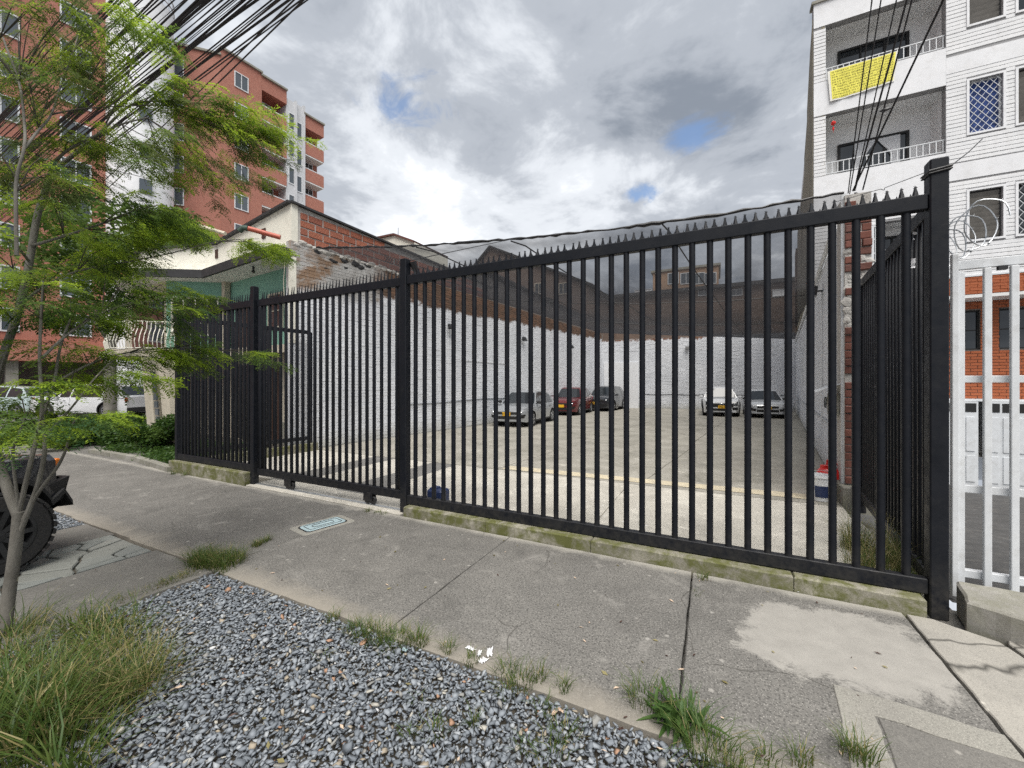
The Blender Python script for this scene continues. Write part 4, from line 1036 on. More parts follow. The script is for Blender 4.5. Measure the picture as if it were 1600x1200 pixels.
# balconies
for i, (x0, x1, z0, z1) in enumerate(bal):
    y0 = FYW
    m = MB(); m.box(((x0+x1)/2, y0+.85, (z0+z1)/2+.05), (x1-x0+.3, .1, z1-z0+.3)); m.build('balcony_back', M['inner_white'], wbd)
    for x in (x0-.06, x1+.06): m = MB(); m.box((x, y0+.55, (z0+z1)/2), (.12, .72, z1-z0+.1)); m.build('balcony_side', M['inner_white'], wbd)
    m = MB(); m.box(((x0+x1)/2, y0+.55, z1+.06), (x1-x0+.2, .72, .12)); m.build('balcony_ceiling', M['inner_white'], wbd)
    m = MB(); m.box(((x0+x1)/2, y0+.55, z0-.56), (x1-x0+.2, .72, .12)); m.build('balcony_floor', M['inner_white'], wbd)
    BP = Plane((11, y0+.80), (-1, 0))
    fw_ = frame_window(wbd, BP, U(x1-(.42 if i < 2 else .05)), U(x0+(.42 if i < 2 else .05)), z0-.45, (z0+1.20, z0+1.12, z0+.9)[0 if i == 1 else 1 if i == 0 else 2], M['ink'], M['glass'], 3, 1, fw=.06, name='balcony_window')
    if i == 0:
        sh = MB()
        for cx, dirn in ((3.62, 1), (4.15, -1)):             # sheer curtains, tied back
            rows = []
            for kz in range(9):
                t_ = kz/8; z = z0+1.05-t_*1.3; wd = .42*(1-.75*math.sin(PI*min(t_*1.05, 1))**1.2)+.06
                rows.append([(cx-dirn*(.42-wd)*.5-wd/2+wd*j/12, y0+.735+.012*math.sin(j*2.4+kz), z) for j in range(13)])
            sh.grid(rows)
        sh.build('curtain', M['sheer'], fw_, True)
    r_ = MB(); zr = z0+.02
    r_.bar((x0, y0+.06, zr+.34), (x1, y0+.06, zr+.34), .028, .022); r_.bar((x0, y0+.06, zr+.05), (x1, y0+.06, zr+.05), .028, .02)
    r_.build('railing', M['white_paint'], wbd)
    n = 19; bm_ = MB(); bm_.box((0, 0, .17), (.018, .018, .30)); BMESH = bm_.mesh('baluster', M['white_paint'])
    for k in range(n+1): inst('baluster', BMESH, wbd, (x0+.03+(x1-x0-.06)*k/n, y0+.06, zr+.02))
# windows
for x0, x1, z0, z1, kind in wins:
    u0, u1 = U(x1), U(x0)
    f = frame_window(wbd, PW, u0, u1, z0, z1, M['dark_trim'] if kind != 'curtain' else M['white_paint'], M['blue_curtain'] if kind == 'curtain' else M['glass_far'] if kind == 'louvre' else M['glass'], 1, 1, w=-.12, fw=.03)
    if kind == 'louvre':
        m = MB(); n = 9
        for k in range(n):
            z = z0+.05+(z1-z0-.1)*k/n; m.hexa([PW.pt(u0+.03, z, -.10), PW.pt(u1-.03, z, -.10), PW.pt(u1-.03, z, -.095), PW.pt(u0+.03, z, -.095), PW.pt(u0+.03, z+.125, -.055), PW.pt(u1-.03, z+.125, -.055), PW.pt(u1-.03, z+.128, -.05), PW.pt(u0+.03, z+.128, -.05)])
        m.build('louvre', M['louvre'], f)
    if kind in ('curtain', 'lattice'):
        m = MB(); n = 6; w_, h_ = u1-u0, z1-z0; st = w_/4.2
        for s in (-1, 1):
            k = -8
            while k < 12:
                pts = []
                for t_ in (0., 1.):
                    pass
                c0 = k*st
                # line u = c0 + s*z*0.72 clipped to the opening
                za, zb = 0., h_
                f_ = lambda z: c0+s*z*.72
                ts = sorted([z for z in ((0-c0)/(s*.72), (w_-c0)/(s*.72))]); za, zb = max(za, ts[0]), min(zb, ts[1])
                if zb-za > .05: m.bar(PW.pt(u0+f_(za), z0+za, -.03+s*.004), PW.pt(u0+f_(zb), z0+zb, -.03+s*.004), .010, .008, up=(0, 1, 0))
                k += 1
        m.build('grille', M['white_paint'], f)
# orange brick overhang, soffit and recessed ground floor
m = MB(); PW.box(m, 0, U(xl), 4.20, 4.24, -.2, .03); m.build('ledge', M['white_paint'], wbd)
m = MB(); PW.box(m, 0, U(xl), 3.78, 4.20, -.22, .01); m.build('overhang', M['orange_brick'], wbd)
brick_field(wbd, PW, 0, U(3.6), 3.79, 4.19, .25, .072, .008, .01, M['orange_brick'], seed=31, w0=.01)
PG = Plane((11.0, 14.1), (-1, 0))
m = MB(); PW.box(m, 0, U(xl), 3.70, 3.775, -.75, .012); m.build('overhang_soffit', M['soffit'], wbd)
gw = [(onY(1507, 500, 14.1).x, onY(1532, 500, 14.1).x), (onY(1561, 500, 14.1).x, onY(1600, 500, 14.1).x+.5)]
gh = [(U(b), U(a), 2.50, 3.48) for a, b in gw]
m = MB()
for r_ in PG.rect_minus(0, U(xl), 1.28, 3.70, gh): PG.box(m, *r_, -.15, 0)
m.build('lower_wall', M['mortar_dark'], wbd)
brick_field(wbd, PG, 0, U(3.8), 1.29, 3.69, .25, .074, .008, .012, M['orange_brick'], holes=gh, seed=32)
for h in gh: frame_window(wbd, PG, *h, M['ink'], M['glass'], 1, 2, w=-.1, fw=.035)
# garage doors: panels with a row of small panes
PD = Plane((11.0, FYW+.05), (-1, 0))
m = MB(); PG.box(m, 0, U(xl), 1.235, 1.285, -.1, .45); m.build('lintel', M['white_paint'], wbd)
x = 3.2; gr_ = 0
while x < 9.5:
    u1, u0 = U(x), U(x+2.35)
    f = MB(); PD.box(f, u0, u1, -.80, 1.23, -.08, 0); fo = f.build('garage_door', M['white_paint'], wbd)
    p = MB(); q = MB(); n = 10
    for k in range(n):
        a = u0+.03+(u1-u0-.06)*k/n; b = a+(u1-u0-.06)/n-.035
        PD.box(p, a+.005, b, .98, 1.19, .0, .006)
        for z0, z1 in ((.05, .86), (-.68, -.06)): PD.box(q, a+.03, b-.015, z0, z1, .0, .016)
    p.build('pane', M['ink'], fo); q.build('door_panel', M['white_paint'], fo)
    x += 2.45
# small casement low on the facade next to the brick pier
lw_ = Plane((11.0, FYW+.02), (-1, 0))
a, b = onY(1360, 375, FYW+.01), onY(1374, 405, FYW+.01); frame_window(wbd, PW, U(b.x), U(a.x), 4.3, 5.72, M['white_paint'], M['glass'], 2, 4, w=.03, fw=.05)
# hanging mobile and red lantern on the lower balcony
c = P(1302, 190, 10.4); m = MB()
m.tube([c, c-Vector((0, 0, .30))], .004, 4); m.lathe([(.01, -.06), (.05, -.02), (.055, .02), (.01, .06)], 10, c-Vector((0, 0, .06))); m.lathe([(.005, -.05), (.022, -.03), (.022, .03), (.005, .05)], 8, c-Vector((0, 0, .2)))
tag(m.build('red_lantern', M['red_plastic']), 'small red ornament hanging in the corner of the lower balcony', 'ornament')

# yellow banner hung on the upper balcony
bn = empty('banner', (3.4, FYW-.03, 9.8), label='yellow cloth banner covered in dark capital letters on the upper balcony', cat='banner')
tl, tr_, br2, bl = onY(1293, 113, FYW-.07), onY(1403, 80, FYW-.07), onY(1398, 127, FYW-.05), onY(1297, 160, FYW-.05)
def bpt(s, t, off=0.0):
    top = tl.lerp(tr_, s); bot = bl.lerp(br2, s); q = top.lerp(bot, t)
    q.y -= .012*math.sin(s*9+t*2)*t+.010*math.sin(s*23)*t+off; q.z -= .02*math.sin(s*PI)*t; return q
m = MB(); m.grid([[bpt(s, t) for s in np.linspace(.0, 1, 40)] for t in np.linspace(0, 1, 12)])
g2 = m.build('cloth', M['white_cloth'], bn, True)
m = MB(); m.grid([[bpt(s, t, .003) for s in np.linspace(.035, .975, 40)] for t in np.linspace(.02, .955, 12)]); m.build('field', M['yellow_cloth'], bn, True)
lines = ['SE VENDE LA CASA DUPLEX POR ORDEN DE', 'LA SUCESION DOCUMENTO AL DIA VALLE', 'POR ORDEN GENERAL DE VENTA Y SOLO', 'LA ESQUINA DE BARCO DUPLEX DE LA', 'DE LA SUCESION DE BARCENAS QUE SE', 'UBICA EN LA CALLE 40 # 8E - 28 BARRIO', 'EL TREBOL SEGUN APARTAMENTO A Y B', 'EL SALON EN VILA INMO VALE DE', 'CON MIRA Y NO PARQUEADERO A LA', 'MATRICULA 370 Y SU ESCRITURA DE LA', 'NOTARIA PUBLICA PRIMERA DE CALI']
lines = [l.replace('Ñ', 'N') for l in lines]
def text_mesh(body):
    cu = bpy.data.curves.new('t', 'FONT'); cu.body = body; cu.size = 1; cu.resolution_u = 1
    o = bpy.data.objects.new('t', cu); COL.objects.link(o); dg = bpy.context.evaluated_depsgraph_get(); dg.update()
    me = bpy.data.meshes.new_from_object(o.evaluated_get(dg)); bpy.data.objects.remove(o); return me
tv, tf = [], []
for i, l in enumerate(lines):
    me = text_mesh(l); n = len(me.vertices); co = np.zeros(n*3); me.vertices.foreach_get('co', co); co = co.reshape(-1, 3)
    wd = co[:, 0].max(); base = len(tv); s0, s1 = .055, .955
    for x_, y_, _ in co: tv.append(bpt(s0+(s1-s0)*x_/wd, .085+.083*i-(y_-.35)*.070, .007))
    tf += [tuple(base+k for k in p.vertices) for p in me.polygons]; bpy.data.meshes.remove(me)
m = MB(); m.v = [tuple(v) for v in tv]
for f in tf: m.face(f)
m.build('lettering', M['olive_ink'], bn)

# ------------------------------------------------------------------ white steel gate beside the fence
wg = empty('white_gate', (1.9, 4.42, 0), label='white painted steel driveway gate beside the tallest black post', cat='gate')
wy = 4.42
def wbar(name, x0, x1, z0, z1, y=wy, th=.04):
    m = MB(); m.box(((x0+x1)/2, y, (z0+z1)/2), (x1-x0, th, z1-z0), bev=.004); return m.build(name, M['white_paint'], wg)
wbar('gate_post', 1.635, 1.672, .0, 2.66, 4.36, .04); wbar('stile', 1.682, 1.722, .10, 2.52, 4.40)
for x in (1.842, 1.984, 2.126, 2.268, 2.41, 2.552, 2.694, 2.836, 2.978, 3.12, 3.262, 3.404, 3.546): wbar('bar', x-.0215, x+.0215, -.02, 2.535, 4.38, .03)
wbar('gate_post', 3.60, 3.65, .0, 2.66, 4.41, .05); wbar('top_rail', 1.68, 3.6, 2.545, 2.615, 4.42); wbar('middle_rail', 1.722, 3.6, 1.66, 1.715, 4.43, .025); wbar('middle_rail', 1.722, 3.6, .80, .86, 4.43, .025)
wbar('bottom_rail', 1.69, 3.6, .14, .20, 4.43, .05); wbar('track', 1.9, 3.6, .0, .07, 4.36, .06)
m = MB(); m.box((1.93, 4.40, 2.53), (.05, .03, .03)); m.build('latch', M['iron_dark'], wg)
# razor wire coil over the gate post
rc = MB(); pts = []
c0 = P(1506, 366, 3.12)
for k in range(150):
    a = k/22*2*PI; pts.append(c0+Vector((.10*math.cos(a)+.012*k/30, (k/150-.3)*1.1, .155*math.sin(a)+.01*math.sin(k))))
rc.tube(pts, .0045, 5)
for k in range(3, 148, 5):
    p = pts[k]; d = (pts[k+1]-p).normalized(); x_ = d.cross(Vector((.3, .2, 1))).normalized()
    rc.bar(p-x_*.016, p+x_*.016, .012, .0012, up=d)
tag(rc.build('razor_wire', M['galv'], None, True), 'coil of galvanised razor wire above the white gate post', 'razor wire')
cb = MB(); cb.prism(rough_poly([(1.525, 3.86), (1.80, 3.70), (2.00, 4.22), (1.62, 4.24)], .06, .008), -.06, .165, .014, .014)
tag(cb.build('concrete_block', M['kerb_grey']), 'weathered concrete block at the foot of the tallest post', 'block')
# ------------------------------------------------------------------ shade cloth over the lot
nz_front = [(-9.2, 6.95, 5.14), (-7.3, 6.95, 4.92), (-5.57, 7, 4.73), (-4.0, 7, 4.56), (-2.47, 7, 4.42), (-.94, 7, 4.32), (.4, 7.02, 4.27), (1.72, 7.05, 4.30)]
def net_front(s):
    t = s*(len(nz_front)-1); i = min(int(t), len(nz_front)-2); return Vector(nz_front[i]).lerp(Vector(nz_front[i+1]), t-i)
def net_pt(s, t):              # s: left to right, t: front to back
    f = net_front(s); bl_, br_ = Vector((lx(28.1), 28.1, 5.22)), Vector((rx(28.9), 28.9, 4.30)); b = bl_.lerp(br_, s)
    q = f.lerp(b, t); edge = math.sin(PI*s); mid = math.sin(PI*t)
    ribs = abs(math.sin(t*PI*3.0))
    q.z += -.20*edge*mid*.6+.10*edge*(1-ribs)*(1 if t > .02 else 0)-.10*edge+.02*math.sin(s*31+t*17)*edge*mid+.10*edge*(1-t)**3
    L_ = lx(q.y)+.03; R_ = rx(q.y)-.02; q.x = L_+(R_-L_)*s
    return q
sn = empty('shade_net', (-4, 15, 4.6), label='black shade cloth stretched over the whole parking lot', cat='shade cloth')
m = MB(); m.grid([[net_pt(s, t) for s in np.linspace(0, 1, 45)] for t in np.linspace(0, 1, 70)]); m.build('cloth', M['net'], sn, True)
hem = MB(); hr = random.Random(2); pts = [net_pt(s, 0)+Vector((0, 0, hr.uniform(-.012, .012))) for s in np.linspace(0, 1, 90)]
hem.tube(pts, [.022*hr.uniform(.6, 1.6) for _ in pts], 6); hem.build('rolled_hem', M['cable'], sn, True)
for s in (.30, .52, .78):                                    # support cables running back under the cloth
    cbm = MB(); cbm.tube([net_pt(s+.0*t, t)-Vector((0, 0, .035)) for t in np.linspace(0, 1, 40)], .014, 6); cbm.build('support_cable', M['cable'], sn)
cbm = MB(); cbm.tube([net_pt(s, .62)-Vector((0, 0, .03)) for s in np.linspace(0, 1, 30)], .02, 6); cbm.build('support_cable', M['cable'], sn)
cbm = MB(); cbm.tube([net_pt(s, .34)-Vector((0, 0, .03)) for s in np.linspace(0, 1, 30)], .014, 6); cbm.build('support_cable', M['cable'], sn)
# cloth gathered round the pier and the middle post
m = MB(); c = P(1338, 303, 5.9); lump(m, c-Vector((0, 0, .05)), .045, 3, 3, (1.8, .8, 1.0)); m.tube([c, c+Vector((-.1, 0, -.2)), c+Vector((-.18, .05, -.5))], [.03, .02, .004], 6); m.build('gathered_end', M['cable'], sn)
m = MB(); m.tube([(XM+.08, FY+.05, 3.22), (XM+.10, FY+.10, 3.08), (XM+.05, FY+.08, 2.98)], [.05, .03, .012], 6); m.tube([(XM+.02, FY+.04, 3.24), net_pt(.52, 0)], .006, 5); m.build('tie_rope', M['cable'], sn)
# white conduit and flashing along the right wall, under the cloth
m = MB(); m.tube([WR.pt(u, 4.14, .05) for u in (0.9, 8, 15, 22)], .045, 8); m.box((0, 0, -5), (.01, .01, .01)); 
cd = tag(MB().tube([WR.pt(u, 4.10-.0*u, .05) for u in (.9, 8, 15, 22)], .04, 8).build('pipe', M['pvc'], None, True), 'white pipe along the top of the right wall under the cloth', 'pipe')

# ------------------------------------------------------------------ wall lamps, conduits, meter box
def lamp(pl, u, z, down, label, facing=0):
    r = empty('wall_lamp', pl.pt(u, z, .1), label=label, cat='lamp', group='wall lamps round the parking lot')
    m = MB(); pl.box(m, u-.02, u+.02, z-.015, z+.015, .015, .16); m.build('arm', M['iron_dark'], r)
    m = MB(); p = [pl.pt(u-.13, z-.10, .12), pl.pt(u+.13, z-.10, .12), pl.pt(u+.13, z-.07, .26), pl.pt(u-.13, z-.07, .26), pl.pt(u-.13, z+.08, .10), pl.pt(u+.13, z+.08, .10), pl.pt(u+.13, z+.10, .15), pl.pt(u-.13, z+.10, .15)]; m.hexa(p); m.build('head', M['iron_dark'], r)
    m = MB(); pl.box(m, u-.11, u+.11, z-.105, z-.10, .14, .25); m.build('lens', M['lamp_glass'], r)
    m = MB(); m.tube([pl.pt(u, z-.02, .03), pl.pt(u+.01, down, .03)], .012, 6); m.build('conduit', M['pvc'], r)
for (px, py, dpx, lab) in ((700, 512, 700, 'lamp nearest the house on the long left wall'), (815, 531, 690, 'middle lamp on the long left wall above the silver car'), (890, 543, 690, 'far lamp on the long left wall above the red car')):
    u, z = WL.uz(px, py); lamp(WL, u, z, max(.3, z-4.2), lab)
u, z = WB.uz(1074, 545); lamp(WB, u, z, .3, 'lamp on the back wall left of the white car')
u, z = WR.uz(1287, 455); lamp(WR, u, z, .8, 'lamp under the white pipe on the right wall')
cdm = MB(); cdm.tube([WL.pt(u, 1.02+.03*math.sin(u), .03) for u in np.linspace(18.6, 5, 14)], .016, 6)
tag(cdm.build('conduit', M['galv'], None, True), 'thin grey conduit running low along the left wall', 'conduit')
cdm = MB(); cdm.tube([WL.pt(u, 2.55, .025) for u in (15.6, 12.4)], .012, 5)
tag(cdm.build('conduit', M['pvc'], None, True), 'short white conduit halfway up the left wall', 'conduit')
cdm = MB(); cdm.tube([WR.pt(u, .95, .03) for u in np.linspace(1.2, 21, 14)], .016, 6)
tag(cdm.build('conduit', M['galv'], None, True), 'thin grey conduit running low along the right wall', 'conduit')
cdm = MB(); cdm.tube([WB.pt(u, .95+.02*math.sin(u*3), .03) for u in np.linspace(.4, 8.8, 14)], .016, 6)
tag(cdm.build('conduit', M['cable'], None, True), 'dark cable running low along the back wall', 'conduit')
mb_ = empty('meter_box', WR.pt(.45, 1.5, .1), label='grey meter under a small white sheet awning on the right wall', cat='meter')
q = [onL(1284, 617, *[(1.6, 7.1), (.1183, .993)]), ]
m = MB(); a0, a1 = .12, 1.0
m.hexa([WR.pt(a0, 1.66, .0), WR.pt(a1, 1.66, .0), WR.pt(a1, 1.52, .34), WR.pt(a0, 1.52, .34), WR.pt(a0, 1.675, .0), WR.pt(a1, 1.675, .0), WR.pt(a1, 1.535, .34), WR.pt(a0, 1.535, .34)]); m.build('awning', M['white_paint'], mb_)
m = MB(); WR.box(m, .2, .5, 1.20, 1.50, .045, .16); m.build('case', M['kerb_grey'], mb_)
m = MB(); m.lathe([(.001, .06), (.07, .06), (.09, .0), (.09, -.05)], 14, WR.pt(.75, 1.36, .12), axis='x'); m.build('dial', M['galv'], mb_, True)

# ------------------------------------------------------------------ buildings beyond the lot
def block(name, label, cat, cpx, d, wdt, dep, h, mat, yaw=0.0, z0=-.1):
    c = P(cpx, 601, d); r = empty(name, (c.x, c.y, 0), label=label, cat=cat); m = MB(); m.box((c.x, c.y+dep/2, (h+z0)/2), (wdt, dep, h-z0)); m.build('wall', mat, r); return r, c
# gabled brick house behind the left wall
gb = empty('house', (-12, 30, 0), label='dark brick gabled house seen through the cloth over the left wall', cat='house')
gx = Plane((-9.2, 25.5), (-1, .0)); pts = [onL(735, 425, gx.p, gx.d), onL(767, 388, gx.p, gx.d), onL(918, 448, gx.p, gx.d)]
xa, xb_, xc = pts[0].x, pts[1].x, pts[2].x
m = MB(); i = m.add([(xa, 25.5+7.5, 0), (xc, 33, 0), (xc, 33, 8.4), (xb_, 33, 11.6), (xa, 33, 10.0)]); 
gy0 = 33.0
pp = [onL(735, 428, (0, gy0), (1, 0)), onL(767, 388, (0, gy0), (1, 0)), onL(920, 448, (0, gy0), (1, 0))]
m = MB(); f = [(pp[0].x, 0), (pp[2].x, 0), (pp[2].x, pp[2].z), (pp[1].x, pp[1].z), (pp[0].x, pp[0].z)]
a = m.add([(x, gy0, z) for x, z in f]); b = m.add([(x, gy0+9, z) for x, z in f]); m.face([a+k for k in range(5)]); m.face([b+4-k for k in range(5)])
for k in range(5): m.face((a+k, a+(k+1) % 5, b+(k+1) % 5, b+k))
m.build('wall', M['far_brick'], gb)
m = MB()
for p_, q_ in ((3, 2), (3, 4)): m.bar((f[p_][0], gy0+4.4, f[p_][1]+.08), (f[q_][0]+(f[q_][0]-f[p_][0])*.04, gy0+4.4, f[q_][1]+.04), 9.4, .14)
m.build('roof', M['dark_trim'], gb)
wp_ = Plane((0, gy0-.02), (1, 0)); wp_.n = -wp_.n
for px in (842, 880): u, z = wp_.uz(px, 452); frame_window(gb, wp_, u-.4, u+.4, z-.5, z+.5, M['cream_dull'], M['glass'], 2, 1)
# dark side wall of the long neighbour rising past the first stretch of the left wall
nb = empty('house', (-12, 18, 0), label='grey shed roofed neighbour directly behind the long left wall', cat='house')
m = MB(); m.hexa([(-16, 14.6, 0), (-8.75, 14.3, 0), (-7.75, 25, 0), (-16, 25, 0), (-16, 14.6, 6.6), (-8.75, 14.3, 6.3), (-7.75, 25, 5.9), (-16, 25, 6.4)]); m.build('wall', M['mortar_dark'], nb)
m = MB(); m.hexa([(-16.2, 14.4, 6.7), (-8.6, 14.1, 6.4), (-7.6, 25.1, 6.0), (-16.2, 25.1, 6.5), (-16.2, 14.4, 6.78), (-8.6, 14.1, 6.48), (-7.6, 25.1, 6.08), (-16.2, 25.1, 6.58)]); m.build('roof', M['dark_trim'], nb)
# cream gable with an aerial
cg = empty('house', (-16, 33, 0), label='small cream gabled roof with an aerial beyond the clay block parapet', cat='house'); cy = 34
qq = [onL(583, 376, (0, cy), (1, 0)), onL(617, 369, (0, cy), (1, 0)), onL(648, 380, (0, cy), (1, 0))]
m = MB(); f = [(qq[0].x, 0), (qq[2].x, 0), (qq[2].x, qq[2].z), (qq[1].x, qq[1].z), (qq[0].x, qq[0].z)]
a = m.add([(x, cy, z) for x, z in f]); b = m.add([(x, cy+6, z) for x, z in f]); m.face([a+k for k in range(5)])
for k in range(5): m.face((a+k, a+(k+1) % 5, b+(k+1) % 5, b+k))
m.build('wall', M['cream_wall'], cg)
m = MB()
for p_, q_ in ((3, 2), (3, 4)): m.bar((f[p_][0], cy+2.9, f[p_][1]+.1), (f[q_][0], cy+2.9, f[q_][1]+.1), 6.3, .18)
m.build('roof', M['red_brick'], cg)
m = MB(); m.tube([(qq[1].x+.2, cy+.3, qq[1].z), (qq[1].x+.2, cy+.3, qq[1].z+.95)], .05, 6); m.build('aerial', M['galv'], cg)
# long low building and flats behind the back wall
lb_, c = block('building', 'long brown brick building with a pale gap beyond the back wall', 'building', 1080, 40, 22, 6, 1, M['far_brick'])
for o in list(lb_.children): bpy.data.objects.remove(o)
ly = 41; p0, p1 = onL(905, 470, (0, ly), (1, 0)), onL(1300, 437, (0, ly), (1, 0)); zt = (p0.z+p1.z)/2
m = MB(); m.box(((p0.x+p1.x)/2, ly+3, zt/2), (p1.x-p0.x, 6, zt)); m.build('wall', M['far_brick'], lb_)
m = MB(); m.box(((p0.x+p1.x)/2, ly+2.9, zt+.12), (p1.x-p0.x+.4, 6.6, .3)); m.build('roof', M['dark_trim'], lb_)
lp = Plane((0, ly-.02), (1, 0)); lp.n = -lp.n
for px, w__ in ((1005, 1.6), (1222, 1.4), (1100, 1.0), (1150, 1.0)): u, z = lp.uz(px, 458); frame_window(lb_, lp, u-w__/2, u+w__/2, z-.3, z+.3, M['white_paint'], M['white_wall'] if px in (1005, 1222) else M['glass_far'], 2, 1)
fl_ = empty('flats', (2, 60, 0), label='tan brick block of flats seen through the cloth beyond the back wall', cat='building'); fy = 62
p0, p1 = onL(1020, 430, (0, fy), (1, 0)), onL(1123, 413, (0, fy), (1, 0)); zt = (p0.z+p1.z)/2
m = MB(); m.box(((p0.x+p1.x)/2, fy+4, zt/2), (p1.x-p0.x, 8, zt)); m.build('wall', M['far_tan'], fl_)
m = MB(); m.box(((p0.x+p1.x)/2, fy+4, zt+.15), (p1.x-p0.x+.5, 8.4, .3)); m.build('roof', M['kerb_grey'], fl_)
fp = Plane((0, fy-.03), (1, 0)); fp.n = -fp.n
for px in (1052, 1072, 1092, 1110):
    u, z = fp.uz(px, 436); frame_window(fl_, fp, u-.75, u+.75, z-.8, z+.8, M['white_paint'], M['glass_far'], 2, 1, fw=.09)

# ------------------------------------------------------------------ brick towers across the side street
tb = empty('apartment_tower', (-37, 22, 0), label='tall red brick apartment tower with brick balconies and a white stair bay', cat='building')
TP = Plane((-37.0, 19.1), (.091, .996)); TP.n = -TP.n                    # main face, outwards to the lot
def tz(px, py): return TP.uz(px, py)
cols = [(345, 409, [(345, 75), (409, 117)]), (409, 448, [(409, 118), (447, 144)]), (448, 475, [(448, 150), (475, 172)]), (475, 506, [(475, 178), (505, 198)])]
us_ = [tz(c[0], 300)[0] for c in cols]+[tz(506, 300)[0]]
tops = [ (tz(*c[2][0])[1]+tz(*c[2][1])[1])/2 for c in cols]
ST = 2.62
def tower_seg(name, mat, i, w0=-9.0, w1=0): TP.obox(name, mat, tb, us_[i], us_[i+1], 0, tops[i], w0, w1)
tower_seg('wall', M['tower_brick'], 0)
for i in (0, 1, 3): TP.obox('coping', M['kerb_grey'], tb, us_[i]-.05, us_[i+1]+.05, tops[i], tops[i]+.16, -9, .15)
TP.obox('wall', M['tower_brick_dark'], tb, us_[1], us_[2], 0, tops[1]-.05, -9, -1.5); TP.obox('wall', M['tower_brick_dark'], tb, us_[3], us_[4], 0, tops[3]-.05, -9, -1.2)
TP.obox('stair_bay', M['kerb_pale'], tb, us_[2], us_[3], 0, tops[2], -9, -.1)
z_ref = tz(376, 128)[1]
def twin(pl, u0, u1, z0, z1, nu=2, fm='white_paint', gm='glass_far', root=tb): frame_window(root, pl, u0, u1, z0, z1, M[fm], M[gm], nu, 1, w=.0, th=.06, fw=.07)
ua, ub = tz(366, 128)[0], tz(388, 128)[0]
for k in range(10): twin(TP, ua, ub, z_ref-.72-k*ST, z_ref+.62-k*ST)
for i, (dw, zoff) in ((1, (-1.5, 0)), (3, (-1.2, 0))):
    z = tops[i]-1.25; TP.obox('balcony_parapet', M['tower_brick'], tb, us_[i]+.01, us_[i+1], z, tops[i], dw, 0)
    for k in range(1, 10):
        zz_ = tops[i]-.1-k*ST; z1_ = zz_-.05+.0; TP.obox('balcony_parapet', M['tower_brick'], tb, us_[i]+.01, us_[i+1], zz_-1.1, zz_+.05, dw, 0)
        TP.obox('balcony_slab', M['soffit'], tb, us_[i]+.01, us_[i+1]-.02, zz_-1.22, zz_-1.10, dw, -.02)
        TP.obox('balcony_rail', M['white_paint'], tb, us_[i]+.05, us_[i+1]-.05, zz_+.12, zz_+.2, -.12, -.06)
        bp = Plane(TP.pt(0, 0, dw+.02).xy, TP.d); bp.n = -bp.n
        frame_window(tb, bp, us_[i]+.3, us_[i+1]-.5, zz_+.1, zz_+1.35, M['white_paint'], M['glass'], 3, 1, fw=.06)
for k in range(10):
    z = tops[2]-2.2-k*ST
    for f0, f1 in ((.12, .48), (.58, .92)):
        a, b = us_[2]+(us_[3]-us_[2])*f0, us_[2]+(us_[3]-us_[2])*f1; bp = Plane(TP.pt(0, 0, -.1).xy, TP.d); bp.n = -bp.n
        frame_window(tb, bp, a, b, z-.6-(f0 > .5)*.5, z+1.0-(f0 > .5)*.5, M['white_paint'], M['glass_far'], 1, 1, fw=.08)
for f in (.5, .98): TP.obox('stair_fin', M['kerb_pale'], tb, us_[2]+(us_[3]-us_[2])*f-.1, us_[2]+(us_[3]-us_[2])*f+.1, 0, tops[2]+.1, -.1, .12)
CP = Plane((-37.0, 19.1), (-2.6, -2.8)); CP.n = CP.n if CP.n.x > 0 else -CP.n   # canted left face
CPn = Vector((CP.n.x, CP.n.y))
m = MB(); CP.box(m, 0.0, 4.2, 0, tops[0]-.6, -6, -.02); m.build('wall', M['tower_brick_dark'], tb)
m = MB(); CP.box(m, -.02, 4.3, tops[0]-.6, tops[0]-.42, -6, .12); m.build('coping', M['kerb_grey'], tb)
for k in range(9):
    u = CP.uz(270, 200)[0]; twin(CP, u-.75, u+.55, z_ref-1.3-k*ST, z_ref+.1-k*ST)
# white round stair tower with a rail round its top
wt = empty('stair_tower', (-36, 18, 0), label='white round water and stair tower between the two brick blocks', cat='tower')
c = P(219, 601, 30.5); R_ = 1.95
m = MB(); m.lathe([(R_, 0), (R_, 30.2), (R_-.25, 30.2), (R_-.25, 29.6)], 40, (c.x, c.y, 0)); m.build('shaft', M['white_wall'], wt, True)
m = MB()
for z in (30.55, 31.1): m.lathe([(R_+.02, z-.035), (R_+.07, z), (R_+.02, z+.035), (R_-.03, z), (R_+.02, z-.035)], 40, (c.x, c.y, 0))
for k in range(20): a = 2*PI*k/20; m.tube([(c.x+R_*math.cos(a), c.y+R_*math.sin(a), 30.2), (c.x+R_*math.cos(a), c.y+R_*math.sin(a), 31.1)], .03, 5)
m.build('guard_rail', M['galv'], wt)
for k in range(7):
    m = MB()
    q = Vector((c.x, c.y, 5+k*ST)); d = Vector((0, 0, 0))-Vector((c.x, c.y, 0)); d = d.normalized(); s = Vector((-d.y, d.x, 0)); q = q+d*(R_+.01)+s*.3
    m.hexa([q-s*.35, q+s*.35, q+s*.35+d*.06, q-s*.35+d*.06, q-s*.35+Vector((0, 0, 1)), q+s*.35+Vector((0, 0, 1)), q+s*.35+d*.06+Vector((0, 0, 1)), q-s*.35+d*.06+Vector((0, 0, 1))])
    m.build('stair_window', M['glass_far'], wt)
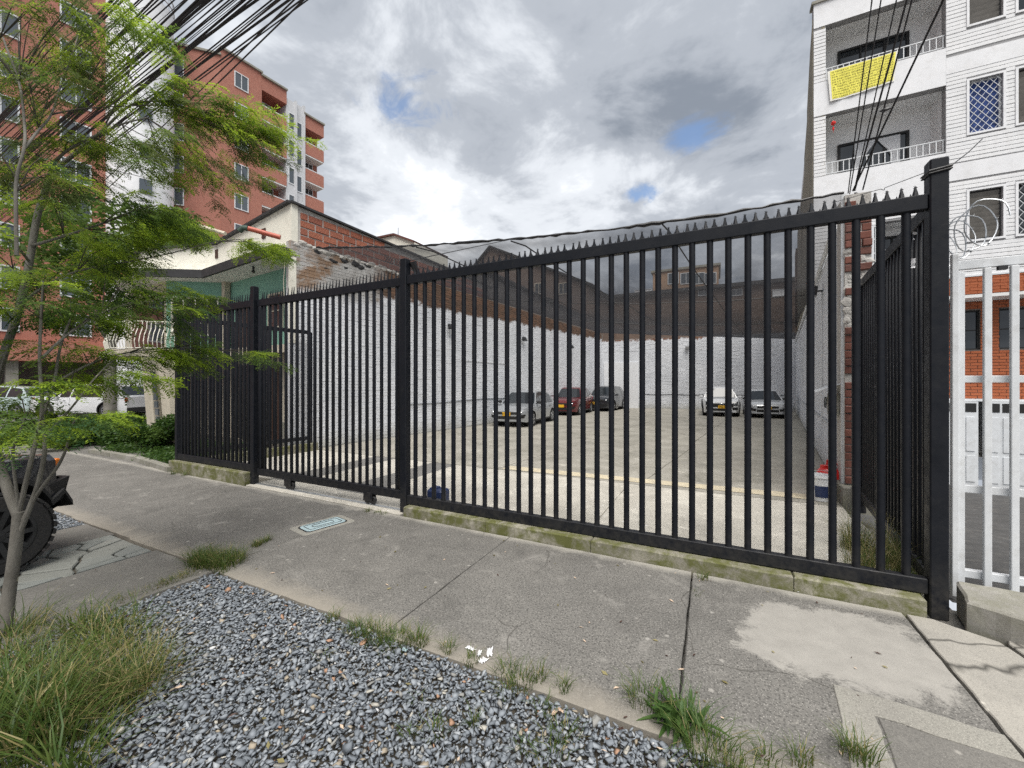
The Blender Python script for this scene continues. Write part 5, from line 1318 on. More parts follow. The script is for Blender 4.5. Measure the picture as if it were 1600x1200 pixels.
# nearer brick block at the far left
ta = empty('apartment_tower', (-38.7, 2, 0), label='nearer red brick apartment block behind the feathery tree', cat='building')
AP = Plane((-38.5, 13.0), (-.091, -.996))                                 # u runs towards the street; outwards to +x
AP.n = AP.n if AP.n.x > 0 else -AP.n
m = MB(); AP.box(m, 0, 40, 4.0, 40, -12, -.3); m.build('wall', M['tower_brick'], ta)
m = MB(); AP.box(m, 0, 40, 3.1, 4.3, -12, .5); m.build('podium_band', M['tower_brick'], ta)
m = MB(); AP.box(m, 0, 40, 0, 3.1, -12, -2.5); m.build('ground_floor', M['mortar_dark'], ta)
for k in range(9): AP.obox('column', M['kerb_grey'], ta, k*4.5, k*4.5+.5, 0, 3.1, -.5, .1)
for k in range(11):
    z = 4.9+k*ST
    for u in (1.2, 4.4, 9.0, 12.6, 17): frame_window(ta, AP, u, u+1.5, z, z+1.5, M['white_paint'], M['glass_far'], 2, 1, w=-.3, th=.08, fw=.09)
    for u0, u1 in ((6.4, 8.6), (14.5, 16.6)):
        AP.obox('balcony', M['tower_brick'], ta, u0, u1, z-.9, z+.2, -.3, .8); AP.obox('balcony_slab', M['soffit'], ta, u0-.05, u1+.05, z-1.05, z-.9, -.3, .85)
        AP.obox('balcony_rail', M['white_paint'], ta, u0, u1, z+.32, z+.38, .7, .76)
# ------------------------------------------------------------------ cars (local frame: nose towards +y, origin on the ground)
def interp(pts, x):
    if x <= pts[0][0]: return pts[0][1]
    for (a, va), (b, vb) in zip(pts, pts[1:]):
        if x <= b:
            t = (x-a)/(b-a); t = t*t*(3-2*t)*.35+t*.65; return va+(vb-va)*t
    return pts[-1][1]
def wheel_meshes(R, wd, rim, spokes, rmat):
    t = MB(); t.lathe([(R*.62, -wd/2), (R*.92, -wd/2), (R*.99, -wd*.38), (R, -wd*.2), (R, wd*.2), (R*.99, wd*.38), (R*.92, wd/2), (R*.62, wd/2), (R*.60, 0), (R*.62, -wd/2)], 28, axis='x')
    r = MB(); o = wd/2+.004
    r.lathe([(R*.64, -wd*.45), (R*.66, o), (R*.60, o), (R*.58, wd*.15), (R*.58, -wd*.3)], 28, axis='x')
    r.lathe([(R*.17, o-.03), (R*.15, o), (.002, o+.004)], 14, axis='x')
    for k in range(spokes):
        a = 2*PI*k/spokes
        for da in ((-.10, .10) if spokes < 8 else (0,)):
            p0 = (o-.022, math.cos(a+da*.5)*R*.12, math.sin(a+da*.5)*R*.12); p1 = (o-.012, math.cos(a+da)*R*.61, math.sin(a+da)*R*.61); r.bar(p0, p1, R*.10, .03, up=(1, 0, 0))
    d = MB(); d.lathe([(.001, wd*.05), (R*.58, wd*.05)], 20, axis='x')
    return t.mesh('tyre', M['tyre'], True), r.mesh('rim', rmat, True), d.mesh('brake', M['iron_dark'])
_wc = {}
def add_wheel(root, x, y, R, wd, side, spokes, rmat, steer=0.0):
    key = (R, wd, spokes, rmat.name)
    if key not in _wc: _wc[key] = wheel_meshes(R, wd, R*.62, spokes, rmat)
    tm, rmh, dm = _wc[key]
    wo = bpy.data.objects.new('wheel', tm); COL.objects.link(wo); wo.parent = root; wo.location = (x, y, R); wo.rotation_euler = (0, 0, (0 if side > 0 else PI)+steer)
    for n_, me in (('rim', rmh), ('brake_disc', dm)):
        o = bpy.data.objects.new(n_, me); COL.objects.link(o); o.parent = wo
    return wo
def text_part(name, body, size, mat, parent, loc, rot, ext=.002):
    me = text_mesh(body); me.materials.append(mat)
    n = len(me.vertices); co = np.zeros(n*3); me.vertices.foreach_get('co', co); co = co.reshape(-1, 3); co[:, 0] -= co[:, 0].mean(); co[:, 1] -= .35
    me.vertices.foreach_set('co', (co*size).ravel()); o = bpy.data.objects.new(name, me); COL.objects.link(o); o.parent = parent; o.location = loc; o.rotation_euler = rot; return o
def make_car(loc, heading, paint, label, L=3.9, W=1.66, H=1.47, ground=.17, R=.30, kind='hatch', group=None, spokes=5, detail=True, plate_text=None, wheels_y=None, name='parked_car', roof_rails=False, badge='vw', steer=0.0):
    """heading: angle of the nose from +y, anticlockwise"""
    root = empty(name, loc, heading, label, 'car', group)
    hl = L/2; wf, wr = (hl-.20*L, -hl+.18*L) if wheels_y is None else wheels_y
    belt = H*.615; hood = H*.60
    if kind == 'suv': belt = H*.60; hood = H*.62
    top = [(-hl, H*.60), (-hl+.04*L, belt+.02), (hl-.32*L, belt+.01), (hl-.27*L, hood+.015), (hl-.08*L, hood-.06), (hl-.02*L, hood-.14), (hl, hood-.24)]
    bot = [(-hl, ground+.10), (-hl+.05*L, ground+.03), (hl-.06*L, ground+.02), (hl, ground+.06)]
    AR = R*1.16
    def zb(y):
        z = interp(bot, y)
        for c in (wf, wr):
            d = abs(y-c)
            if d < AR: z = max(z, R+math.sqrt(AR*AR-d*d)*.98)
        return z
    def half(y, z):
        e = abs(y)/hl; k = 1-(.20 if y > 0 else .13)*max(0, (e-.62)/.38)**2.2
        zz_ = (z-ground)/(belt-ground); k *= 1-.055*max(0, zz_-.45)**1.5-.05*max(0, .45-zz_)**1.3*2
        return W/2*k
    ys = sorted(set([round(v, 4) for v in list(np.linspace(-hl, hl, 44))+[c+AR*math.sin(a) for c in (wf, wr) for a in np.linspace(-PI/2, PI/2, 15)]]))
    NR = 7
    m = MB(); rows = []
    for y in ys:
        a, b = zb(y), interp(top, y); col = []
        bulge = (1-max(0, (abs(y)/hl-.93)/.07)*.06)
        for k in range(NR): z = a+(b-a)*k/(NR-1); col.append((half(y, z)*bulge-(.018 if k == NR-1 else 0), y, z))
        rows.append(col)
    full = []
    for col in rows:
        w_ = col[-1][0]; y, z = col[-1][1], col[-1][2]
        deck = [(w_*(1-f), y, z+.035*(1-(1-f)**2)) for f in (.12, .35, .7)]
        r_ = col+deck+[(0, y, z+.037)]
        full.append(r_+[(-x, yy, q) for x, yy, q in reversed(r_[:-1])])
    m.grid(full)
    for q in (full[0], full[-1]): i = m.add(q); m.face([i+k for k in range(len(q))])
    # floor
    m.grid([[(half(y, ground)*.96, y, zb(y)+.001), (-half(y, ground)*.96, y, zb(y)+.001)] for y in ys])
    body = m.build('body', paint, root, True, world=False)
    # greenhouse
    if kind == 'suv': prof = [(hl-.30*L, belt), (hl-.415*L, H*.95), (hl-.47*L, H*.985), (-.02*L, H), (-hl+.16*L, H*.975), (-hl+.09*L, H*.94), (-hl+.025*L, belt)]
    else: prof = [(hl-.285*L, belt), (hl-.44*L, H*.955), (hl-.49*L, H*.985), (-.04*L, H), (-hl+.24*L, H*.965), (-hl+.165*L, H*.93), (-hl+.045*L, belt)]
    prof = prof[::-1]
    def gz(y): 
        for (a, za), (b, zb_) in zip(prof, prof[1:]):
            if a <= y <= b: return za+(zb_-za)*(y-a)/(b-a)
        return belt
    def gx(y, z): return half(max(min(y, hl*.6), -hl*.72), belt)-.03-.26*((z-belt)/(H-belt))**1.15*(H-belt)/.56
    gy = sorted(set([p[0] for p in prof]+list(np.linspace(prof[0][0], prof[-1][0], 40))))
    rows = []
    for y in gy:
        zt = gz(y); col = [(gx(y, belt+(zt-belt)*f), y, belt-.01+(zt-belt+.01)*f) for f in (0, .35, .7, 1)]
        w_ = col[-1][0]; col += [(w_*.8, y, zt+.014*(zt-belt)/(H-belt)), (0, y, zt+.02*(zt-belt)/(H-belt))]
        rows.append(col+[(-x, yy, q) for x, yy, q in reversed(col[:-1])])
    g = MB(); g.grid(rows); g.build('roof', paint, root, True, world=False)
    # glass: windscreen, rear window, side windows as shells just proud of the greenhouse
    def shell(name, ya, yb, f0, f1, n=6):
        gm_ = MB(); gm_.grid([[(gx(y, gz(y))*f*.93, y, gz(y)+.012+.018*(1-abs(f))*(gz(y)-belt)/(H-belt)+.004) for f in np.linspace(-1, 1, 9)] for y in np.linspace(ya, yb, n)]); return gm_.build(name, M['glass'], root, True, world=False)
    a0, a1 = prof[-1], prof[-2]; shell('windscreen', a0[0]-.02, a1[0]+.03, 0, 1)
    a0, a1 = prof[0], prof[1]; shell('rear_window', a0[0]+.05, a1[0]-.03, 0, 1)
    ybp = prof[0][0]+(.22*L if kind != 'suv' else .18*L); segs = [(prof[-2][0]-.0+ (prof[-1][0]-prof[-2][0])*.62, .06*L-.0), (.045*L, ybp+.035*L), (ybp+.018*L, prof[0][0]+.085*L)]
    for sx in (1, -1):
        for (yf, yr) in segs:
            if yf-yr < .1: continue
            gm_ = MB(); rows = []
            for y in np.linspace(yr, yf, 10):
                zt = gz(y)-.045; zl = belt+.025
                if zt < zl: zt = zl+.003
                rows.append([(sx*(gx(y, z)+.007), y, z) for z in np.linspace(zl, zt, 4)])
            gm_.grid(rows); gm_.build('side_window', M['glass'], root, True, world=False)
        # door seams, handles, sill, mirror
        sm = MB()
        for y in (hl-.335*L, .05*L, ybp-.05*L): sm.tube([(sx*(half(y, z)+.001), y, z) for z in np.linspace(ground+.12, belt-.01, 6)], .004, 4, False)
        sm.build('door_seam', M['ink'], root, world=False)
        for y in (.105*L, ybp+.005*L):
            hm = MB(); z = belt-.12; hm.box((sx*(half(y, z)+.012), y, z), (.03, .15, .028), bev=.008); hm.build('door_handle', M['black_plastic'] if badge == 'vw' else paint, root, world=False)
        mm = MB(); y = hl-.325*L; lump(mm, (sx*(W/2+.06), y, belt+.075), .085, 2, 5, (1.15, .65, .8)); mm.bar((sx*(W/2-.07), y, belt+.02), (sx*(W/2+.03), y, belt+.06), .05, .03); mm.build('mirror', M['black_plastic'] if badge == 'vw' else paint, root, True, world=False)
        st = MB(); st.box((sx*(half(0, ground)*.985), (wf+wr)/2, ground+.045), (.05, wf-wr-2*AR, .07), bev=.01); st.build('sill', M['black_plastic'], root, world=False)
        for c in (wf, wr):                                     # dark wheel housings
            wm_ = MB(); wm_.lathe([(AR*.99, 0), (AR*.99, -.30), (.02, -.30)], 20, axis='x'); o = wm_.build('wheel_housing', M['ink'], root, world=False)
            o.location = (sx*(half(c, R*1.5)-.01), c, R); o.rotation_euler = (0, 0, 0 if sx > 0 else PI)
            add_wheel(root, sx*(half(c, R*1.6)-.105), c, R, .19, sx, spokes, M['alloy'], steer if c == wf else 0)
            if kind == 'suv' and badge != 'vw':
                am = MB(); pts = [(sx*(half(c+AR*math.cos(a), R+AR*math.sin(a))+.004), c+AR*1.03*math.cos(a), R+AR*1.03*math.sin(a)) for a in np.linspace(-.15, PI+.15, 16)]; am.tube(pts, .035, 5); am.build('arch_trim', M['black_plastic'], root, world=False)
    # nose
    def nose(y): return hl-.005-y
    def fpt(x, z, off=.0):         # a point on the nose surface
        f = abs(x)/(W/2); y = hl*(1-.035*f**2.2)-.0; 
        lo = interp([(ground, -.03), (ground+.2, .0), (hood-.25, .0), (hood-.14, -.02*L*.9), (hood-.06, -.08*L)], z)
        lim = [yy for yy in ys if half(yy, z) >= abs(x)]
        return (x, min(hl+lo, max(lim)+.004 if lim else hl)+off, z)
    def fpatch(name, mat, x0, x1, z0, z1, off=.008, sk=0.0, n=7, parent=root, th=.0):
        p = MB(); p.grid([[fpt(x, z0+(z1-z0)*t+sk*(x-x0), off) for x in np.linspace(x0, x1, n)] for t in np.linspace(0, 1, 4)]); return p.build(name, mat, parent, True, world=False)
    gz0, gz1 = hood-.36, hood-.22
    if badge == 'mz': fpatch('grille', M['ink'], -.52, .52, hood-.44, hood-.20, .010)
    else: fpatch('grille', M['ink'], -.46, .46, gz0+.03, gz1, .010)
    for sx in (1, -1):
        x0, x1 = (.43*sx, .765*sx)
        hp = fpatch('headlight', M['lamp_glass'] if badge == 'vw' else M['glass'], x0, x1, gz0+.0, gz1+.045, .012, sk=.06*sx if badge == 'mz' else .03*sx)
        lm = MB(); lump(lm, fpt(.58*sx, gz0+.09, .0), .05, 2, 2, (1, .5, 1)); lm.build('lamp', M['chrome'], hp, True, world=False)
        fpatch('fog_recess', M['ink'], .48*sx, .72*sx, ground+.17, ground+.30, .010, sk=.1*sx)
        tl_ = MB(); tl_.box((sx*(half(-hl+.03, belt-.08)-.05), -hl+.035, belt-.10), (.14, .09, .20), bev=.03); tl_.build('tail_light', M['tail_red'], root, world=False)
    fpatch('lower_grille', M['ink'], -.45, .45, ground+.13, ground+.25, .012)
    fpatch('bumper_trim', paint if badge == 'vw' else M['black_plastic'], -.70, .70, ground+.05, ground+.09, .02)
    if badge != 'vw' : fpatch('bumper_guard', M['black_plastic'], -.74, .74, ground+.02, ground+.13, .012)
    pm = MB(); py0 = fpt(0, ground+.32)[1]; pm.box((0, py0+.022, ground+.33), (.33, .014, .145), bev=.004); po = pm.build('number_plate', M['plate'], root, world=False)
    if plate_text: text_part('lettering', plate_text, .12, M['ink'], po, (0, py0+.031, ground+.33), (PI/2, 0, PI))
    if badge == 'vw':
        bm_ = MB(); zc = (gz0+gz1)/2+.015; y = fpt(0, zc)[1]+.022
        bm_.lathe([(.052, -.004), (.058, .006), (.066, .006), (.070, -.004)], 20, (0, y, zc), axis='y')
        for a, b in (((-.045, .035), (-.018, -.05)), ((-.018, -.05), (0, -.005)), ((0, -.005), (.018, -.05)), ((.018, -.05), (.045, .035)), ((-.02, .05), (0, .01)), ((0, .01), (.02, .05))): bm_.bar((a[0], y+.004, zc+a[1]), (b[0], y+.004, zc+b[1]), .012, .006, up=(0, 1, 0))
        bm_.build('badge', M['chrome'], root, world=False)
    elif badge == 'mz':
        bm_ = MB(); zc = hood-.31; y = fpt(0, zc)[1]+.02; pts = [(.075*math.cos(a), y, zc+.055*math.sin(a)) for a in np.linspace(0, 2*PI, 21)]; bm_.tube(pts, .008, 5, False)
        bm_.tube([(-.06, y, zc+.03), (-.02, y, zc+.01), (0, y, zc-.02), (.02, y, zc+.01), (.06, y, zc+.03)], .009, 5); bm_.build('badge', M['chrome'], root, world=False)
    rb = MB(); rb.box((0, -hl-.0, ground+.20), (W*.82, .06, .22), bev=.03); rb.build('rear_bumper', M['black_plastic'] if badge != 'vw' else paint, root, world=False)
    wp = MB()
    for x in (-.35, .3): wp.bar((x, hl-.30*L, belt+.055), (x+.42, hl-.335*L, belt+.12), .012, .012)
    wp.build('wiper', M['ink'], root, world=False)
    if roof_rails:
        rr = MB()
        for sx in (1, -1): rr.tube([(sx*.52, y, gz(y)+.045) for y in np.linspace(-hl*.68, hl*.10, 8)], .014, 6)
        rr.build('roof_rail', M['black_plastic'], root, world=False)
    return root
LOTG = 'cars parked in the lot'
make_car((-7.25, 15.55, .0), PI+.05, M['car_silver'], 'silver hatchback with yellow plate nearest along the whitewashed left wall', 3.8, 1.62, 1.36, group=LOTG, plate_text='KW 4', R=.285)
make_car((-7.3, 21.9, .0), PI+.03, M['car_maroon'], 'dark red hatchback parked behind the silver one by the left wall', 3.9, 1.62, 1.46, group=LOTG, badge='none', R=.285)
make_car((-6.35, 25.9, .0), PI-.05, M['car_grey'], 'dark grey small car farthest along the left wall in the back corner', 3.9, 1.68, 1.52, kind='suv', group=LOTG, badge='none', R=.31)
make_car((.15, 25.0, .0), PI+.04, M['car_white'], 'white crossover with dark grille facing the gate by the back wall', 4.3, 1.72, 1.49, kind='suv', group=LOTG, badge='mz', plate_text='MK 7', R=.33, roof_rails=True)
make_car((2.15, 24.6, .0), PI+.02, M['car_light'], 'silver hatchback with black mirrors facing the gate by the right wall', 3.8, 1.62, 1.36, group=LOTG, plate_text='EK 2', R=.285)
# side street
c = P(146, 601, 20.2)
make_car((c.x, c.y, .02), YAW+PI/2+.02, M['car_white'], 'white compact crossover parked side on in the side street beyond the hedge', 4.65, 1.82, 1.62, kind='suv', badge='none', spokes=10, R=.35, group='cars in the side street', roof_rails=True)
c = P(8, 601, 21.5)
make_car((c.x, c.y, .0), YAW+PI/2+.1, M['car_teal'], 'pale bluish car half hidden by foliage in the side street', 4.2, 1.75, 1.55, badge='none', group='cars in the side street')

# black off-roader at the left edge, nose to the pavement
def offroader():
    c = P(8, 601, 3.62); ang = math.atan2(.85, -.53)-PI/2
    R = .355; yw = -.60          # wheel centre behind the nose
    # place so that the near front wheel stands at its sighted spot; local +x is the near side
    nx = Vector((math.cos(ang), math.sin(ang), 0)); ny = Vector((-math.sin(ang), math.cos(ang), 0))
    wloc = P(-16, 601, 3.45); wloc.z = 0
    org = wloc-nx*.80-ny*yw
    r = empty('off_roader', (org.x, org.y, 0), ang, 'black off road vehicle with chunky tyre and flat fender at the left edge', 'car')
    A = .45                      # arch half width
    m = MB(); zt = .985
    def prof(x): return [(x, -.10, .58), (x, -.06, .80), (x, -.10, .93), (x, -.20, .985), (x, -1.25, 1.03), (x, -1.35, 1.06)]
    P0 = prof(.74)
    m.grid([[(x*(1.0), y-(.10*(abs(x)/.74)**3), z-(.02*(abs(x)/.74)**4)) for x, y, z in [(q, a[1], a[2]) for q in np.linspace(-.74, .74, 13)]] for a in P0])
    m.build('hood', M['car_black'], r, True, world=False)
    for sx in (1, -1):
        b = MB()               # fender side skin above the arch
        ys_ = np.linspace(-1.5, -.10, 30)
        def low(y):
            d = abs(y-yw)
            return max(.52, R+math.sqrt(max(0, A*A-d*d))*1.02) if d < A else .50
        b.grid([[(sx*(.70+.13*min(1, f*5)+.03*f), y, (.985 if y < -.2 else .965)-(.97-low(y))*max(0, f-.12)**1.1/.87) for f in np.linspace(0, 1, 9)] for y in ys_])
        b.build('fender', M['car_black'], r, True, world=False)
        fm = MB(); pts = [(sx*.90, yw+A*1.0*math.cos(a), R+.02+A*.98*math.sin(a)) for a in np.linspace(.12, PI-.05, 16)]
        pts = [(sx*.90, .02, .46), (sx*.90, -.06, .60)]+pts[1:]
        fm.grid([[(sx*.72, p[1], p[2]+.03), (sx*.885, p[1], p[2]+.02), (sx*.89, p[1], p[2]-.03), (sx*.74, p[1], p[2]-.045)] for p in pts]); fm.build('fender_flare', M['black_plastic'], r, True, world=False)
        hm = MB(); hm.lathe([(.46, 0), (.46, -.35), (.02, -.35)], 20, axis='x'); o = hm.build('wheel_housing', M['ink'], r, world=False); o.location = (sx*.86, yw, R+.02); o.rotation_euler = (0, 0, 0 if sx > 0 else PI)
        mk = MB(); mk.box((sx*.80, -.07, .88), (.07, .06, .07), bev=.01); mk.build('marker_lamp', M['amber'], r, world=False)
        dm = MB(); dm.box((sx*.83, -2.2, .80), (.10, 1.5, .62), bev=.03); dm.build('door', M['car_black'], r, world=False)
        w_ = add_wheel(r, sx*.80, yw, R, .25, sx, 10, M['rim_black'], -.5)
        tm = MB()
        for k in range(34):    # tread blocks
            a = 2*PI*k/34
            for q, off in ((-.085, 0), (.0, .09), (.085, 0)):
                aa = a+off; p = Vector((q, math.cos(aa)*R, math.sin(aa)*R)); d = Vector((0, -math.sin(aa), math.cos(aa))); tm.bar(p-d*.022, p+d*.022, .066, .022, up=(0, math.cos(aa), math.sin(aa)))
        o = tm.build('tread', M['tyre'], w_, world=False)
    bp = MB()
    bp.grid([[(x, .04-.10*(abs(x)/.92)**4+dy, z) for x in np.linspace(-.80, .80, 15)] for dy, z in ((-.16, .74), (-.02, .735), (.05, .70), (.06, .56), (.0, .44), (-.14, .40))]); bp.build('front_bumper', M['black_plastic'], r, True, world=False)
    for sx in (1, -1):
        q = MB(); q.hexa([(sx*.74, -.22, .42), (sx*.84, -.20, .44), (sx*.85, -.03, .52), (sx*.74, .02, .48), (sx*.74, -.22, .66), (sx*.85, -.20, .67), (sx*.875, .0, .73), (sx*.74, .03, .73)]); q.build('bumper_end', M['black_plastic'], r, world=False)
    fc = MB(); fc.box((0, -.17, .76), (1.64, .22, .40), bev=.04); fc.build('front_panel', M['car_black'], r, world=False)
    gm_ = MB(); gm_.box((0, -.05, .74), (1.1, .10, .32), bev=.03); gm_.build('grille', M['black_plastic'], r, world=False)
    bd = MB(); bd.box((0, -2.4, .78), (1.58, 2.1, .72), bev=.04); bd.box((0, -1.1, .55), (1.0, 1.6, .3)); bd.build('body', M['car_black'], r, world=False)
    cbn = MB(); cbn.hexa([(-.70, -3.4, 1.14), (.70, -3.4, 1.14), (.70, -1.38, 1.10), (-.70, -1.38, 1.10), (-.60, -3.35, 1.68), (.60, -3.35, 1.68), (.60, -1.75, 1.66), (-.60, -1.75, 1.66)]); cbn.build('cabin', M['glass'], r, world=False)
    rf = MB(); rf.box((0, -2.55, 1.70), (1.26, 1.66, .06), bev=.02); rf.build('roof', M['car_black'], r, world=False)
    for sx in (1, -1): add_wheel(r, sx*.80, -2.95, R, .25, sx, 10, M['rim_black'])
offroader()
# ------------------------------------------------------------------ vegetation
nr = np.random.default_rng(12)
def leaf_template(pairs=6, npin=8, plen=.15, rach=.27, llen=.037, lw=.0125, seed=0):
    """one bipinnate leaf lying in the x-y plane, growing along +x; leaflets as bent quads"""
    V, F = [], []
    tr_ = random.Random(seed); J = lambda k: tr_.gauss(0, k)
    def quad(a, b, c, d): i = len(V); V.extend([a, b, c, d]); F.append((i, i+1, i+2, i+3))
    def strip(p, q, w_):
        d = (q-p)/np.linalg.norm(q-p); n = np.array([-d[1], d[0], 0])*w_; quad(p-n, p+n, q+n*.5, q-n*.5)
    strip(np.zeros(3), np.array([rach, 0, -.03]), .0016)
    for k in range(pairs):
        t = (k+1)/pairs; base = np.array([rach*(.15+.85*t), 0, -.03*t*t]); L = plen*(.62+.55*math.sin(PI*(.25+.62*t)))
        for s in (-1, 1):
            if tr_.random() < .13: continue
            L_ = L; L = L_*tr_.uniform(.6, 1.12)
            ang = math.radians(62-18*t+J(9))*s; d = np.array([math.cos(ang), math.sin(ang), -.22+J(.16)]); d /= np.linalg.norm(d)
            strip(base, base+d*L, .0011); side = np.array([-d[1], d[0], 0]); side /= np.linalg.norm(side)
            for j in range(npin):
                u = (j+.7)/npin; c = base+d*L*u+np.array([0, 0, -.03*u*u])
                for q in (-1, 1):
                    if tr_.random() < .12: continue
                    dd = d*(.55+J(.16))+side*q*.84+np.array([0, 0, -.18+J(.25)]); dd /= np.linalg.norm(dd); ll = llen*(1-.35*abs(u-.45))*tr_.uniform(.75, 1.15); wv = np.cross(dd, [0, 0, 1.]); wv /= np.linalg.norm(wv)
                    quad(c, c+dd*ll*.5-wv*lw*.5, c+dd*ll, c+dd*ll*.5+wv*lw*.5)
            L = L_
    return np.array(V), np.array(F)
TA = [leaf_template(seed=k) for k in range(9)]
TB = [leaf_template(pairs=5, npin=7, plen=.12, rach=.22, llen=.032, lw=.0110, seed=20+k) for k in range(9)]
class Leaves:
    def __init__(s): s.v = []; s.f = []; s.n = 0; s.m = []
    def put(s, tmpl, pos, direc, up, size, mi):
        V, F = tmpl; d = np.array(direc, float); d /= np.linalg.norm(d); u = np.array(up, float); u -= d*u.dot(d); u /= np.linalg.norm(u)+1e-9; b = np.cross(u, d)
        R_ = np.stack([d, b, u]); s.v.append((V*size)@R_+np.array(pos)); s.f.append(F+s.n); s.n += len(V); s.m.append(np.full(len(F), mi))
    def build(s, name, mats, parent): return from_np(name, np.concatenate(s.v), np.concatenate(s.f), mats, np.concatenate(s.m), parent=parent)

tr_root = empty('feathery_tree', tuple(G(8, 985)), label='young feathery leaved tree with pale forked stems at the left edge', cat='tree')
def stem(name, pts, r0, r1, mat='bark', n=9, wig=.0):
    q = [P(*p) for p in pts]; 
    # smooth with Catmull-Rom
    out = []
    for k in range(len(q)-1):
        a, b, c, d = q[max(k-1, 0)], q[k], q[k+1], q[min(k+2, len(q)-1)]
        for t in np.linspace(0, 1, 5, endpoint=False): out.append(.5*((2*b)+(c-a)*t+(2*a-5*b+4*c-d)*t*t+(3*b-a-3*c+d)*t**3))
    out.append(q[-1]); L = len(out)-1
    m = MB(); m.tube(out, [(r0+(r1-r0)*(k/L)**.9)*(.62 if r0 > .02 else .8) for k in range(L+1)], n); m.build(name, M[mat], tr_root, True); return out
D = 2.70
base = G(8, 992); 
TRK = stem('trunk', [(6, 1000, 2.66), (14, 930, D), (24, 860, D), (30, 800, D)], .056, .050, n=12)
limbs = []
limbs.append(stem('branch', [(30, 810, D), (10, 760, D), (-12, 690, D+.02), (-14, 630, D+.05), (4, 560, D+.15), (28, 490, D+.22), (46, 410, D+.3), (58, 340, D+.36), (72, 295, D+.4)], .046, .030, n=10))
limbs.append(stem('branch', [(30, 800, D), (44, 740, D-.02), (56, 690, D), (66, 640, D), (62, 570, D), (64, 500, D), (68, 440, D)], .024, .010))
limbs.append(stem('branch', [(32, 830, D), (52, 780, D), (64, 740, D), (70, 700, D), (68, 650, D+.05), (84, 600, D+.1), (95, 540, D+.15), (110, 500, D+.2)], .026, .010))
limbs.append(stem('branch', [(36, 812, D), (62, 768, D), (90, 730, D), (104, 700, D), (112, 668, D), (120, 655, D)], .014, .007))
limbs.append(stem('branch', [(104, 704, D), (130, 698, D), (150, 694, D)], .005, .002, 'twig', 6))
limbs.append(stem('branch', [(72, 295, D+.4), (92, 262, D+.42), (125, 235, D+.45), (160, 205, D+.5), (205, 165, D+.55), (250, 160, D+.6), (300, 172, D+.7)], .026, .006))
limbs.append(stem('branch', [(70, 300, D+.4), (78, 270, D+.35), (100, 240, D+.3), (145, 215, D+.3), (190, 195, D+.35), (230, 185, D+.4)], .016, .006))
limbs.append(stem('branch', [(26, 400, D-.2), (25, 330, D-.2), (26, 280, D-.2), (38, 230, D-.2), (38, 190, D-.15), (30, 130, D-.1), (12, 80, D-.1), (5, 60, D)], .013, .006))
limbs.append(stem('branch', [(38, 232, D-.2), (60, 205, D-.1), (80, 180, D), (95, 135, D+.1), (115, 80, D+.2), (130, 30, D+.3)], .010, .004))
limbs.append(stem('branch', [(80, 180, D), (120, 172, D+.1), (170, 168, D+.25), (240, 165, D+.4)], .007, .003, 'twig'))
limbs.append(stem('branch', [(50, 385, D+.3), (100, 370, D+.5), (160, 350, D+.7), (210, 330, D+.9), (255, 320, D+1.1)], .014, .005))
limbs.append(stem('branch', [(30, 480, D+.25), (60, 455, D+.3), (120, 425, D+.55), (200, 410, D+.9), (270, 396, D+1.2), (340, 378, D+1.45), (405, 374, D+1.65)], .014, .003))
limbs.append(stem('branch', [(66, 560, D), (110, 520, D+.2), (160, 490, D+.4), (220, 470, D+.7), (270, 460, D+.9)], .012, .004))
limbs.append(stem('branch', [(84, 600, D+.1), (140, 570, D+.3), (200, 552, D+.6), (270, 545, D+.9), (340, 548, D+1.15), (400, 556, D+1.35)], .011, .003))
limbs.append(stem('branch', [(62, 690, D), (110, 640, D+.1), (150, 590, D+.25), (185, 560, D+.4), (240, 545, D+.6)], .010, .003))
limbs.append(stem('branch', [(20, 520, D+.2), (0, 580, D+.1), (-20, 640, D), (-40, 670, D)], .010, .004))
limbs.append(stem('branch', [(30, 800, D), (20, 710, D-.1), (30, 680, D-.15), (40, 650, D-.15)], .012, .006))
limbs.append(stem('branch', [(46, 410, D+.3), (20, 380, D+.1), (-30, 340, D), (-80, 320, D)], .012, .005))
limbs.append(stem('branch', [(160, 205, D+.5), (200, 120, D+.6), (210, 60, D+.7), (190, 10, D+.7)], .008, .003, 'twig'))

lv = Leaves(); twigs = MB(); lrng = random.Random(77)
